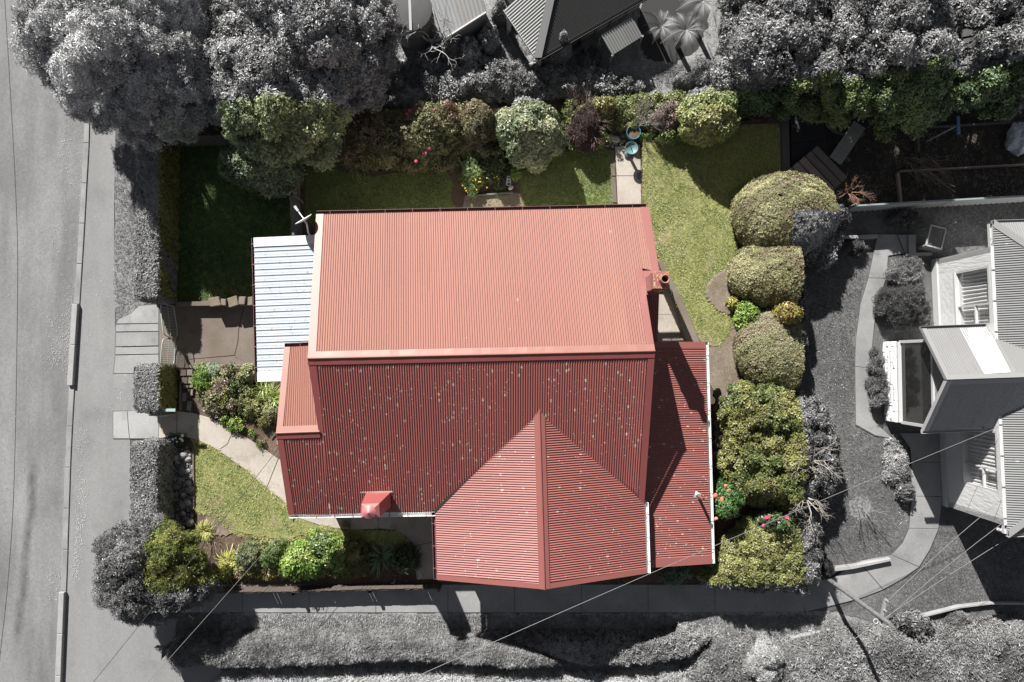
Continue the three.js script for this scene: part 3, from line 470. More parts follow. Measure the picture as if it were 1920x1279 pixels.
  // big chimney with clay pot
  const brick = std(null, 0.9, { map: dataTex(256, 256, 0.8, 0.8, (u, v) => { const n = fbm(u * 8, v * 8, 91, 4, 8), l = fbm(u * 10, v * 10, 95, 4, 10); let c = mix([0.2, 0.075, 0.06], [0.3, 0.12, 0.095], n); if (l > 0.62) c = mix(c, [0.45, 0.42, 0.36], clamp01((l - 0.62) * 9)); if (n > 0.66) c = mix(c, [0.55, 0.3, 0.05], clamp01((n - 0.66) * 8)); return c; }) });
  const cy = 4.62, c0 = at(1240, 526, cy), ch = part('chimney', [box(0.46, cy, 0.48, c0.x - 0.01, cy / 2, c0.z), box(0.5, 0.1, 0.52, c0.x - 0.01, cy - 0.35, c0.z)], R_.trim, house, 'square red chimney with a clay pot');
  part('chimney_top', new RoundedBoxGeometry(0.5, 0.09, 0.52, 2, 0.02).translate(c0.x - 0.01, cy + 0.03, c0.z), brick, ch);
  part('chimney_pot', new THREE.LatheGeometry([[0.0, 0], [0.125, 0], [0.115, 0.2], [0.11, 0.3], [0.135, 0.32], [0.135, 0.36], [0.1, 0.36], [0.095, 0.05], [0, 0.04]].map(([x, y]) => new THREE.Vector2(x, y)), 24).translate(c0.x + 0.03, cy + 0.07, c0.z + 0.0), std([0.33, 0.17, 0.11], 0.85), ch);
  part('pot_hollow', new THREE.CylinderGeometry(0.098, 0.098, 0.01, 20).translate(c0.x + 0.03, cy + 0.2, c0.z), M.dark, ch);
  const fa = at(1196, 511, 3.25), fb = at(1238, 510, 3.25), fc = at(1213, 549, 3.53);
  const onN = (px, py) => at(px, py, YR - (658 - py) / (658 - 389) * (YR - YN) + 0.045);
  part('flashing', new Tris().quad(onN(1195, 508), onN(1240, 507), onN(1216, 552), onN(1203, 552)).build(), R_.trim, house);
  // small metal clad chimney with a conical cowl
  const b1 = at(683, 924, 2.75), b2 = at(733, 923, 2.75), ty = 4.28, t1 = at(677.5, 945, ty), t2 = at(711, 944, ty), t3 = at(712, 970, ty), t4 = at(677, 971, ty), bz = 0.5;
  const b3 = V(b2.x, 2.2, b2.z + bz), b4 = V(b1.x, 2.2, b1.z + bz), st = part('chimney', prism([b1, b2, b3, b4].map((p) => V(p.x, 2.3, p.z)), [t1, t2, t3, t4]), std([0.3, 0.075, 0.07], 0.6), house, 'small red metal clad chimney with a conical cowl');
  const tc = t1.clone().add(t3).multiplyScalar(0.5), P = new Tris(), top = [t1, t2, t3, t4].map((p) => p.clone().lerp(tc, 0.55).setY(ty + 0.14));
  for (let i = 0; i < 4; i++) { const j = (i + 1) % 4, q = [t1, t2, t3, t4]; P.quad(q[i], q[j], top[j], top[i]); } P.quad(...top);
  part('hood', P.build(), std([0.38, 0.13, 0.125], 0.5), st);
  const cc = at(691, 961, ty + 0.4);
  part('cowl', new THREE.ConeGeometry(0.205, 0.13, 28).translate(cc.x, ty + 0.4, cc.z), std([0.36, 0.13, 0.13], 0.5), st); part('flue', rod(V(tc.x, ty, tc.z), V(cc.x, ty + 0.36, cc.z), 0.1), std([0.3, 0.09, 0.09], 0.5), st);
  part('flashing', flashing(at(676, 921, 2.74), at(736, 919.5, 2.76), V(0, -0.3, 1), 0.06, nS, 0.03, 0), std([0.42, 0.36, 0.3], 0.8), house);
}
// ---------------------------------------------------------------- carport and dish
{
  const y = 2.2, a = at(476, 446, y), b = at(483, 716, y), c = at(612, 440, y + 0.12), d = at(612, 712, y + 0.12), t = thing('carport', 'carport with a white ribbed metal roof left of the red house', 'carport', V(-7.4, 0, -1));
  const L = a.distanceTo(b), n = normalOf(a, b, c), dz = b.clone().sub(a).normalize(), up = c.clone().sub(a).normalize(), T = [], wm = std(null, 0.38, { map: dataTex(512, 512, 2.5, 5, (u, v) => { const k = fbm(u * 4, v * 60, 5, 3), s = fbm(u * 30, v * 40, 8, 3), e = vnoise(u * 200, v * 200, 4, 200); let q = [0.4, 0.435, 0.49].map((z) => z * (0.9 + 0.14 * k)); if (s > 0.7) q = mix(q, [0.24, 0.19, 0.15], clamp01((s - 0.7) * 5)); if (e > 0.95) q = [0.3, 0.24, 0.2]; return q; }) });
  const prof = [[0, 0], [0.055, 0.0], [0.068, 0.006], [0.078, 0], [0.15, 0], [0.16, 0.022], [0.186, 0.022], [0.198, 0]];       // one pan and rib
  const cnt = Math.floor((L - 0.56) / 0.198), rib = (L - 0.56) / cnt, from = 0.28, G = new Tris(), put = (s, h) => { const p = a.clone().addScaledVector(dz, s).addScaledVector(n, h), f = s / L, q = c.clone().lerp(d, f).addScaledVector(n, h); return [p, q]; };
  let prev = null;
  for (let i = 0; i < cnt; i++) for (const [s, h] of prof) { const cur = put(from + i * rib + s, h); if (prev) G.quad(prev[0], cur[0], cur[1], prev[1], [0, 0], [s, 0], [s, 2], [0, 2]); prev = cur; }
  const g = G.build(), ps = g.attributes.position; for (let i = 0; i < ps.count; i++) g.attributes.uv.setXY(i, ps.getX(i), ps.getZ(i));
  part('roof_sheet', inThing(g, t), wm, t);
  const pan = std([0.62, 0.63, 0.64], 0.35), pan2 = std([0.55, 0.58, 0.63], 0.35);
  part('end_flashing', inThing(flashing(a, c, dz, 0.31, n, 0.036, 0.1), t), pan, t); part('end_flashing', inThing(flashing(b, d, dz.clone().negate(), 0.3, n, 0.034, 0.1), t), pan2, t);
  const o = V(-1, 0, 0.02).normalize(); part('gutter', inThing(gutter(a.clone().add(V(0, -0.03, 0)), b.clone().add(V(0, -0.03, 0)), o, 0.08), t), std([0.1, 0.045, 0.05], 0.5), t);
  for (let i = 0; i < 7; i++) { const p = a.clone().lerp(b, (i + 0.3) / 7); part('gutter_strap', inThing(bar(p.clone(), p.clone().addScaledVector(o, 0.1), 0.025, 0.01), t), R_.trim, t); }
  for (const [p, q] of [[a, c], [b, d], [a.clone().lerp(b, 0.5), c.clone().lerp(d, 0.5)]]) { part('beam', inThing(bar(p.clone().add(V(0.1, -0.1, p === a ? 0.1 : -0.1)), q.clone().add(V(0, -0.1, p === a ? 0.1 : -0.1)), 0.05, 0.1), t), CREAM, t); part('post', inThing(rod(V(p.x + 0.12, 0, p.z + (p === a ? 0.1 : -0.1)), V(p.x + 0.12, y - 0.15, p.z + (p === a ? 0.1 : -0.1)), 0.045), t), CREAM, t); }
}
{
  const y = 2.78, c = at(569, 411, y), t = thing('satellite_dish', 'white satellite dish on a bent arm above the carport corner', 'satellite dish', V(c.x, 2.2, c.z + 0.5)), wh = std([0.72, 0.73, 0.75], 0.4), gm = std([0.5, 0.52, 0.55], 0.4, { metalness: 0.4 });
  const dir = V(-0.48, 0.34, -0.81).normalize(), pr = []; for (let i = 0; i <= 10; i++) { const r = i / 10 * 0.31; pr.push(new THREE.Vector2(r, r * r * 0.62)); } for (let i = 10; i >= 0; i--) { const r = i / 10 * 0.315; pr.push(new THREE.Vector2(r, r * r * 0.62 - 0.012)); }
  part('dish', inThing(new THREE.LatheGeometry(pr, 36).translate(0, -0.05, 0).applyQuaternion(new THREE.Quaternion().setFromUnitVectors(V(0, 1, 0), dir)).translate(c.x, c.y, c.z), t), wh, t);
  const l = at(557.5, 394, y - 0.12), el = at(575.5, 420, y - 0.1), ft = at(578, 436, 2.4);
  part('feed_arm', inThing(bar(c.clone().addScaledVector(dir, -0.06).add(V(0, -0.16, 0)), l, 0.035, 0.035), t), wh, t);
  part('receiver', inThing([rod(l.clone().addScaledVector(dir, -0.03), l.clone().addScaledVector(dir, 0.07), 0.045), bar(l.clone().addScaledVector(dir, 0.07), l.clone().addScaledVector(dir, 0.16), 0.08, 0.07)].reduce((a, b) => merged([a, b])), t), wh, t);
  part('bracket', inThing(bar(c.clone().addScaledVector(dir, -0.05), el, 0.06, 0.08), t), gm, t);
  part('mast', inThing(merged([rod(el, ft, 0.026), rod(ft, V(ft.x + 0.1, 2.1, ft.z + 0.25), 0.026)]), t), wh, t);
}
// ---------------------------------------------------------------- white house on the right
const gIron = (l, seed, n = 80) => iron(ironTex(1024, 1024, 7, 7, seed, greyOf(l), n, { streak: 0.12, spots: [greyOf(0.42), greyOf(0.36)] }));
const plaster = std(null, 0.9, { map: dataTex(512, 512, 1.6, 1.6, (u, v) => { const n = fbm(u * 4, v * 4, 7, 5, 4); return greyOf(0.44 + 0.14 * n); }), bumpMap: dataTex(512, 512, 1.6, 1.6, (u, v) => greyOf(fbm(u * 26, v * 26, 4, 4, 26)), false), bumpScale: 0.012 });
const pale = std(greyOf(0.42), 0.5), midGrey = std(greyOf(0.2), 0.5), glass = new THREE.MeshPhysicalMaterial({ color: 0xffffff, roughness: 0.03, transmission: 1, thickness: 0, ior: 1.5, side: THREE.DoubleSide });
const curtainMat = new THREE.MeshPhysicalMaterial({ color: new THREE.Color().setRGB(0.62, 0.62, 0.62), roughness: 0.95, transmission: 0.15, thickness: 0, side: THREE.DoubleSide });
{
  const yE = 3.1, A = at(1863, 419, yE), B = at(1891, 1001, yE), t = thing('white_house', 'white plastered neighbouring house with grey corrugated hip roof and bay window', 'house', V(17.5, 0, 1.2));
  const put = (name, g, m, par = t, lab) => part(name, inThing(Array.isArray(g) ? merged(g) : g, t), m, par, lab);
  const ax = B.clone().sub(A).normalize(), ex = V(-ax.z, 0, ax.x).negate(); if (ex.x < 0) ex.negate();
  const L = A.distanceTo(B), D = L / 2, k = 0.42, roof = gIron(0.155, 21), roofN = gIron(0.14, 22);
  const pt = (s, e, y = 0) => A.clone().addScaledVector(ax, s).addScaledVector(ex, e).setY(yE + y);
  const up = (s, e) => pt(s, e, k * e);
  const nW = normalOf(up(0, 0), up(L, 0), up(D, D));
  put('roof_slope', corrugated((s) => [up(s, -0.02), up(s, Math.max(0.02, Math.min(s, L - s, 4.8) - 0.03))], 0.05, L - 0.05, nW), roof, t, 'left slope of grey corrugated iron');
  const upN = (e, s) => pt(s, e, k * s), nN = normalOf(pt(0, 0), pt(0, 8), pt(3, 3, 3 * k));
  put('roof_slope', corrugated((e) => [upN(e, -0.02), upN(e, Math.min(e, 4.8))], 0.06, 9, nN), roofN);
  const upS = (e, s) => pt(L - s, e, k * s), nS = normalOf(pt(L, 0), pt(L, 8), pt(L - 3, 3, 3 * k));
  put('roof_slope', corrugated((e) => [upS(e, -0.02), upS(e, Math.min(e, 4.8))], 0.06, 9, nS), roof);
  const hip = (s, q, n1, n2) => { const a = pt(s, 0, 0.01), b = pt(q, 4.8, 4.8 * k + 0.01); put('hip_cap', flashing(a, b, V(0, 0, 1), 0.13, V(0, 1, 0), 0.02, 0), midGrey); put('hip_cap', flashing(a, b, V(0, 0, -1), 0.13, V(0, 1, 0), 0.02, 0), midGrey); };
  hip(0, 4.8); hip(L, L - 4.8);
  const low = V(0, -0.03, 0), nx = ex.clone().negate();
  put('gutter', gutter(A.clone().add(low), B.clone().add(low), nx, 0.1), pale); put('gutter', gutter(A.clone().add(low), pt(0, 9, -0.03), ax.clone().negate(), 0.1), midGrey); put('gutter', gutter(B.clone().add(low), pt(L, 9, -0.03), ax, 0.1), pale);
  for (let i = 0; i < 10; i++) { const p = A.clone().lerp(B, (i + 0.5) / 10); put('gutter_strap', bar(p.clone(), p.clone().addScaledVector(nx, 0.13), 0.025, 0.01), midGrey); }
  // walls with two windows
  const N0 = at(1748, 488, 0), S0 = at(1769, 947, 0), wd = S0.clone().sub(N0).normalize(), wn = V(wd.z, 0, -wd.x); if (wn.x > 0) wn.negate(); const WL = N0.distanceTo(S0), wt = 0.22, wh = 3.08;
  const wallBox = (s0, s1, y0, y1, d0 = 0, d1 = wt, m = plaster, name = 'wall', par = t) => put(name, box(d1 - d0, y1 - y0, s1 - s0, 0, 0, 0).rotateY(Math.atan2(wd.x, wd.z)).translate(N0.x + wd.x * (s0 + s1) / 2 - wn.x * (d0 + d1) / 2, (y0 + y1) / 2, N0.z + wd.z * (s0 + s1) / 2 - wn.z * (d0 + d1) / 2), m, par);
  const sOf = (px, py, y) => at(px, py, y).sub(N0).dot(wd), w1 = [sOf(1789, 511, 1.28), sOf(1794, 612, 1.28)], w2 = [sOf(1804, 800, 1.28), sOf(1810, 907, 1.28)], ys = 1.28, yh = 2.92;
  for (const [a, b] of [[0, w1[0]], [w1[1], w2[0]], [w2[1], WL]]) wallBox(a, b, 0, wh);
  for (const [a, b] of [w1, w2]) { wallBox(a, b, 0, ys); wallBox(a, b, yh, wh); }
  const far = (p) => p.clone().addScaledVector(wn, -7.5);
  put('wall', prism([far(N0), N0, N0.clone().addScaledVector(wd, 0.2), far(N0).addScaledVector(wd, 0.2)], [far(N0), N0, N0.clone().addScaledVector(wd, 0.2), far(N0).addScaledVector(wd, 0.2)].map((p) => p.clone().setY(wh))), plaster);
  put('wall', prism([far(S0), S0, S0.clone().addScaledVector(wd, -0.2), far(S0).addScaledVector(wd, -0.2)], [far(S0), S0, S0.clone().addScaledVector(wd, -0.2), far(S0).addScaledVector(wd, -0.2)].map((p) => p.clone().setY(wh))), plaster);
  wallBox(0, WL, 0.02, 0.1, 2.2, 2.3, M.dark, 'inner_wall'); wallBox(0.2, WL - 0.2, 0, wh - 0.02, 2.4, 2.5, std(greyOf(0.3), 0.9), 'inner_wall');
  wallBox(-0.02, WL + 0.02, 0, 0.32, -0.05, 0, std(greyOf(0.45), 0.9), 'plinth');
  for (const [a, b] of [w1, w2]) {
    const f = wallBox(a + 0.003, b - 0.003, ys - 0.05, ys + 0.014, -0.06, 0.26, pale, 'window'); f.userData.label = a === w1[0] ? 'window with drawn curtain above the porch' : 'window with drawn curtain below the porch';
    wallBox(a + 0.003, b - 0.003, yh - 0.053, yh - 0.003, 0.004, 0.12, pale, 'frame', f); wallBox(a + 0.003, a + 0.05, ys, yh - 0.054, 0.004, 0.118, pale, 'frame', f); wallBox(b - 0.05, b - 0.003, ys, yh - 0.054, 0.004, 0.118, pale, 'frame', f);
    const mu = a + (b - a) * 0.64; wallBox(mu - 0.025, mu + 0.025, ys, yh - 0.055, 0.02, 0.11, pale, 'mullion', f); wallBox(mu + 0.026, b - 0.051, ys + (yh - ys) * 0.52, ys + (yh - ys) * 0.52 + 0.05, 0.02, 0.11, pale, 'transom', f);
    wallBox(a + 0.05, b - 0.05, ys, yh - 0.05, 0.1, 0.104, glass, 'pane', f);
    const c = corrugated((s) => { const p = N0.clone().addScaledVector(wd, s).addScaledVector(wn, -0.2 - 0.03 * vnoise(s * 9, 1, 3)); return [p.clone().setY(yh), p.clone().addScaledVector(wn, 0.02).setY(ys - 0.9)]; }, a - 0.05, b + 0.05, wn, 0.13, 0.028, 10, 6), cp = c.attributes.position, cr = rngOf(5); for (let i = 0; i < cp.count; i++) { const y = cp.getY(i); cp.setX(i, cp.getX(i) + 0.05 * vnoise(cp.getZ(i) * 5, y * 1.5, 4)); cp.setZ(i, cp.getZ(i) + 0.08 * (vnoise(cp.getZ(i) * 3, y * 0.9, 9) - 0.5)); } c.computeVertexNormals();
    put('curtain', c, curtainMat, f);
  }
  put('pipe', rod(at(1806, 933, 1.0), at(1878, 951, 2.7), 0.018), std(greyOf(0.12), 0.5));
  // porch gable and bay
  const ye = 2.75, yr = 4.04, r0 = at(1775, 713, yr), r1 = r0.clone().add(V(3.6, 0, -0.12)), n0 = at(1728, 617, ye), n1 = at(1858, 612, ye), s0 = at(1731, 808, ye), s1 = at(1867, 803, ye);
  const slope = (e0, e1, mat, lab, from, to) => { const n = normalOf(r0, r1, e0), R = e1.clone().sub(e0).normalize(), len = e0.distanceTo(e1); put('porch_roof', corrugated((x) => { const p = e0.clone().addScaledVector(R, x), f = clamp01(x / (len + 1.6)), q = r0.clone().lerp(r1.clone().addScaledVector(R, 0), x / 3.6); return x < len ? [q, p] : [q, p.clone().lerp(q, clamp01((x - len) / 1.5))]; }, from, to, n), mat, t, lab); return n; };
  const nA = slope(n0, n1, gIron(0.145, 24), 'sunlit upper slope of the porch roof', 0.16, 3.4), nB = slope(s0, s1, gIron(0.3, 25, 200), 'shaded lower slope of the porch roof', 0.16, 3.4);
  put('roof_sheet', corrugated((x) => { const o = x / 1.0, a = at(1799, 617, ye).lerp(at(1851, 615, ye), o), b = at(1845, 702, yr - 0.12).lerp(at(1894, 699, yr - 0.12), o); return [b.addScaledVector(nA, 0.03), a.addScaledVector(nA, 0.03)]; }, 0, 1, nA), std(greyOf(0.6), 0.35), t, 'bright white sheet let into the porch roof');
  put('ridge_cap', flashing(r0, r1, n0.clone().sub(r0), 0.17, nA, 0.03, 0), midGrey); put('ridge_cap', flashing(r0, r1, s0.clone().sub(r0), 0.17, nB, 0.03, 0), std(greyOf(0.26), 0.5));
  const rd = V(1, 0, -0.03).normalize(); put('barge_board', flashing(r0, n0, rd, 0.16, nA, 0.03, 0.14), midGrey); put('barge_board', flashing(r0, s0, rd, 0.16, nB, 0.03, 0.18), std(greyOf(0.36), 0.5));
  put('gutter', gutter(n0.clone().add(low), n1.clone().add(low), V(0, 0, -1), 0.08), std(greyOf(0.16), 0.5)); put('gutter', gutter(s0.clone().add(low), s1.clone().add(low), V(0, 0, 1), 0.08), pale);
  const bN = at(1656, 641, 0), bS = at(1659, 789, 0), bd = bS.clone().sub(bN).normalize(), bL = bN.distanceTo(bS), rb = rngOf(31), blockMat = std(greyOf(0.74), 0.8);
  // low wall of rock-faced white blocks under the bay glass
  const bw = put('block_wall', prism([bN, bS, bS.clone().add(V(1.6, 0, 0)), bN.clone().add(V(1.6, 0, 0))].map((p) => p.clone().add(V(0.06, 0, 0))), [bN, bS, bS.clone().add(V(1.6, 0, 0)), bN.clone().add(V(1.6, 0, 0))].map((p) => p.clone().add(V(0.06, 0, 0)).setY(0.78))), blockMat);
  for (let c = 0; c < 4; c++) for (let i = 0; i < 8; i++) {
    const bl = bL / 7.5, a = (i - (c % 2) * 0.5) * bl, z0 = Math.max(0, a), z1 = Math.min(bL, a + bl); if (z1 - z0 < 0.05) continue;
    const g = new RoundedBoxGeometry(0.09, 0.183, z1 - z0 - 0.012, 1, 0.02), p = g.attributes.position; for (let q = 0; q < p.count; q++) if (p.getX(q) < 0) p.setX(q, p.getX(q) - 0.05 * vnoise(p.getY(q) * 14 + i * 3, p.getZ(q) * 14 + c * 7, 5)); g.computeVertexNormals();
    put('block', g.rotateY(Math.atan2(bd.x, bd.z)).translate(bN.x + 0.05 + bd.x * (z0 + z1) / 2 - rb() * 0.012, 0.1 + c * 0.19, bN.z + bd.z * (z0 + z1) / 2), blockMat, bw);
  }
  const gx = 0.16, gN = bN.clone().add(V(gx, 0, 0.02)), gS = bS.clone().add(V(gx, 0, -0.02)), gl = put('bay_window', bar(gN.clone().add(V(-0.03, 0.84, 0)), gS.clone().add(V(-0.03, 0.84, 0)), 0.2, 0.1), std(greyOf(0.42), 0.5), t, 'wide dark bay window over the white block wall');
  const post = (p, m = pale) => put('frame', box(0.1, 1.9, 0.1, p.x, 0.84 + 0.95, p.z), m, gl); post(gN); post(gS); put('frame', bar(gN.clone().setY(2.7), gS.clone().setY(2.7), 0.1, 0.1), pale, gl);
  put('pane', new THREE.BoxGeometry(0.006, 1.8, bL - 0.14).rotateY(Math.atan2(bd.x, bd.z)).translate((gN.x + gS.x) / 2, 1.78, (gN.z + gS.z) / 2), new THREE.MeshPhysicalMaterial({ color: 0x777777, roughness: 0.02, transmission: 0.9, thickness: 0, side: THREE.DoubleSide }), gl);
  for (const p of [gN, gS]) put('bay_side', box(1.5, 2.0, 0.08, p.x + 0.8, 1.78, p.z), pale);
  put('gable_board', prism([gN, gS, gS.clone().lerp(gN, 0.5)].map((p) => p.clone().setY(p === gN || p === gS ? 2.76 : 2.76)), [gN.clone().setY(2.77), gS.clone().setY(2.77), gS.clone().lerp(gN, 0.5).setY(3.9)]), pale);
  put('gable_board', new Tris().tri(gN.clone().setY(2.7), gS.clone().setY(2.7), gS.clone().lerp(gN, 0.5).setY(3.95)).build(), std(greyOf(0.5), 0.8));
  put('bay_floor', box(1.7, 0.05, bL, gN.x + 0.85, 0.3, (gN.z + gS.z) / 2), std(greyOf(0.03), 0.8)); put('bay_back', box(0.05, 2.6, bL, gN.x + 1.55, 1.5, (gN.z + gS.z) / 2), std(greyOf(0.05), 0.9));
  for (const [z, r] of [[0.5, 0.2], [1.35, 0.16], [2.2, 0.26]]) put('potted_plant', new THREE.TorusGeometry(r, 0.05, 8, 20).rotateX(1.2).translate(gN.x + 0.3, 0.75, gN.z + z), std(greyOf(0.4), 0.6));
  const fl = at(1872, 993, 2.9); put('flood_light', merged([rod(fl.clone(), fl.clone().add(V(0.1, 0, 0.02)), 0.05, 0.07), new THREE.SphereGeometry(0.06, 12, 8).translate(fl.x, fl.y, fl.z)]), pale);
}
// ---------------------------------------------------------------- the house, shed and tank beyond the flower border
{
  const y = 1.5, C = at(1008, 109, y), A = at(946, 17, y), E = at(1222, -14, y), t = thing('dark_house', 'neighbouring house with a striped light roof slope and a black roof slope', 'house', V(C.x + 1.5, 0, C.z - 2.5));
  const put = (name, g, m, par = t, lab) => part(name, inThing(Array.isArray(g) ? merged(g) : g, t), m, par, lab);
  const dA = A.clone().sub(C).normalize(), dE = E.clone().sub(C).normalize(), LA = C.distanceTo(A), LE = C.distanceTo(E), k = 0.38;
  const inA = V(-dA.z, 0, dA.x).x > 0 ? V(-dA.z, 0, dA.x) : V(dA.z, 0, -dA.x), inE = V(-dE.z, 0, dE.x).z < 0 ? V(-dE.z, 0, dE.x) : V(dE.z, 0, -dE.x);
  const nA = V(-inA.x * k, 1, -inA.z * k).normalize(), nE = V(-inE.x * k, 1, -inE.z * k).normalize();
  const rise = (p, dir, e) => p.clone().addScaledVector(dir, e).setY(y + k * e);
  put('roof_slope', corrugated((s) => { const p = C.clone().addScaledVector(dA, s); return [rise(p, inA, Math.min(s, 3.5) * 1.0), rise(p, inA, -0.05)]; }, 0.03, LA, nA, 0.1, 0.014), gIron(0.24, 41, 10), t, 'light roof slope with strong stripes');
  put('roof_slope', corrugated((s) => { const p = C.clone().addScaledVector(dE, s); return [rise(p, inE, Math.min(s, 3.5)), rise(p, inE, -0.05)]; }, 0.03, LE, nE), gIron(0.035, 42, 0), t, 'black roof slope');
  const top = C.clone().addScaledVector(dA, 3.5).addScaledVector(dE, 3.5).setY(y + k * 3.5 + 0.03); put('hip_cap', flashing(C.clone().add(V(0, 0.02, 0)), top, V(-1, 0, 0), 0.14, V(0, 1, 0), 0.02, 0), midGrey); put('hip_cap', flashing(C.clone().add(V(0, 0.02, 0)), top, V(1, 0, 0), 0.14, V(0, 1, 0), 0.02, 0), std(greyOf(0.2), 0.5));
  put('gutter', gutter(C, E, inE.clone().negate(), 0.1), std(greyOf(0.03), 0.5)); put('gutter', gutter(C, A, inA.clone().negate(), 0.05), std(greyOf(0.3), 0.5));
  const w0 = C.clone().addScaledVector(inE, 0.3).addScaledVector(dE, 0.5).setY(0), w1 = E.clone().addScaledVector(inE, 0.3).setY(0), w2 = w1.clone().addScaledVector(inE, 4), w3 = w0.clone().addScaledVector(inE, 4);
  put('wall', prism([w0, w1, w2, w3], [w0, w1, w2, w3].map((p) => p.clone().setY(y))), std(greyOf(0.36), 0.85));
  for (let i = 0; i < 6; i++) { const a = w0.clone().lerp(w1, 0.04 + i * 0.16).addScaledVector(inE, -0.03), b = w0.clone().lerp(w1, 0.055 + i * 0.16).addScaledVector(inE, -0.03); put('cover_strip', bar(a.clone().setY(0.72), b.clone().setY(0.72), 0.04, 1.4), std(greyOf(0.2), 0.8)); }
  const wa = w0.clone().lerp(w1, 0.14).addScaledVector(inE, -0.03), wb = w0.clone().lerp(w1, 0.24).addScaledVector(inE, -0.03), win = put('window', bar(wa.clone().setY(0.85), wb.clone().setY(0.85), 0.05, 0.8), pale); put('pane', bar(wa.clone().lerp(wb, 0.08).addScaledVector(inE, -0.02).setY(0.85), wa.clone().lerp(wb, 0.92).addScaledVector(inE, -0.02).setY(0.85), 0.03, 0.68), std(greyOf(0.04), 0.1), win);
  put('post', box(0.16, 1.45, 0.16, A.x + 0.15, 0.72, A.z + 0.12), std(greyOf(0.4), 0.7)); put('post', box(0.12, 1.4, 0.12, C.x + 0.1, 0.7, C.z - 0.25), std(greyOf(0.3), 0.7));
  put('veranda_floor', prism([C, A, A.clone().addScaledVector(inA, 2), C.clone().addScaledVector(inA, 2)].map((p) => p.clone().setY(0.01)), [C, A, A.clone().addScaledVector(inA, 2), C.clone().addScaledVector(inA, 2)].map((p) => p.clone().setY(0.3))), std(greyOf(0.1), 0.8));
  const q = [[1126, 69], [1184, 34], [1206, 65], [1149, 101]].map(([a, b]) => at(a, b, 1.2)), aw = thing('porch_awning', 'small corrugated awning beside the black roofed house', 'awning', q[3].clone().setY(0)), L = q[0].distanceTo(q[1]);
  part('roof_sheet', inThing(corrugated((s) => [q[0].clone().lerp(q[1], s / L).add(V(0, 0.12, 0)), q[3].clone().lerp(q[2], s / L).add(V(0, -0.1, 0))], 0, L, V(0, 1, 0), 0.1, 0.016), aw), gIron(0.2, 44, 20), aw);
  for (const p of q) part('post', inThing(rod(V(p.x, 0, p.z), V(p.x, 1.1, p.z), 0.04), aw), midGrey, aw);
}
{
  const y = 1.6, c = at(768, 17, y), R = 42 * MPP(y), t = thing('water_tank', 'round concrete water tank with a seamed lid', 'water tank', V(c.x, 0, c.z));
  part('tank_body', new THREE.CylinderGeometry(R * 0.97, R * 0.97, y - 0.1, 48, 1, true).translate(0, (y - 0.1) / 2, 0), std(greyOf(0.13), 0.8), t);
  part('lid', new THREE.LatheGeometry([[0, y + 0.06], [R * 0.6, y + 0.04], [R, y], [R + 0.015, y - 0.03], [R + 0.01, y - 0.1], [R * 0.97, y - 0.1]].map(([a, b]) => new THREE.Vector2(a, b)), 56), std(greyOf(0.2), 0.75, { map: tConcGrey }), t);
  part('lid_seam', bar(V(-0.01, y + 0.05, -R), V(0.05, y + 0.05, R), 0.09, 0.04), std(greyOf(0.3), 0.7), t);
  part('band', new THREE.TorusGeometry(R * 0.975, 0.02, 6, 48).rotateX(Math.PI / 2).translate(0, 0.9, 0), std(greyOf(0.08), 0.7), t);
  const q = [[806, -6], [831, 71], [911, 20], [895, -40]].map(([a, b]) => at(a, b, 1.5)), s = thing('shed', 'garden shed with a flat pale ribbed roof beside the water tank', 'shed', V(q[0].x + 0.8, 0, q[0].z)), L = q[1].distanceTo(q[2]);
  part('roof_sheet', inThing(corrugated((x) => [q[0].clone().lerp(q[3], x / L), q[1].clone().lerp(q[2], x / L).add(V(0, -0.12, 0))], 0, L, V(0, 1, 0), 0.15, 0.008), s), gIron(0.19, 51, 12), s);
  part('fascia', inThing(bar(q[1].clone().add(V(0, -0.13, 0)), q[2].clone().add(V(0, -0.13, 0)), 0.05, 0.1), s), std(greyOf(0.45), 0.6), s);
  part('wall', inThing(prism(q.map((p) => V(p.x * 0.995, 0, p.z - 0.05)), q.map((p) => V(p.x * 0.995, 1.36, p.z - 0.05))), s), std(greyOf(0.2), 0.8), s);
}
// ---------------------------------------------------------------- foliage builders
const LEAF = {
  broad: tuft(1, { n: 12, L: 0.13, W: 0.06, R: 0.12, tilt: 0.8 }), mid: tuft(2, { n: 14, L: 0.085, W: 0.04, R: 0.09, tilt: 0.9 }), fine: tuft(3, { n: 16, L: 0.05, W: 0.022, R: 0.06, tilt: 1.1 }),
  tiny: tuft(4, { n: 14, L: 0.032, W: 0.018, R: 0.04, tilt: 1.0 }), needle: tuft(5, { n: 20, L: 0.11, W: 0.012, R: 0.05, tilt: 1.6 }), lance: tuft(6, { n: 12, L: 0.15, W: 0.032, R: 0.07, tilt: 1.1 }), sprig: tuft(7, { n: 10, L: 0.06, W: 0.034, R: 0.05, tilt: 1.0 }),
};
const GREY = (a, b, c) => [greyOf(a), greyOf(b), greyOf(c)];
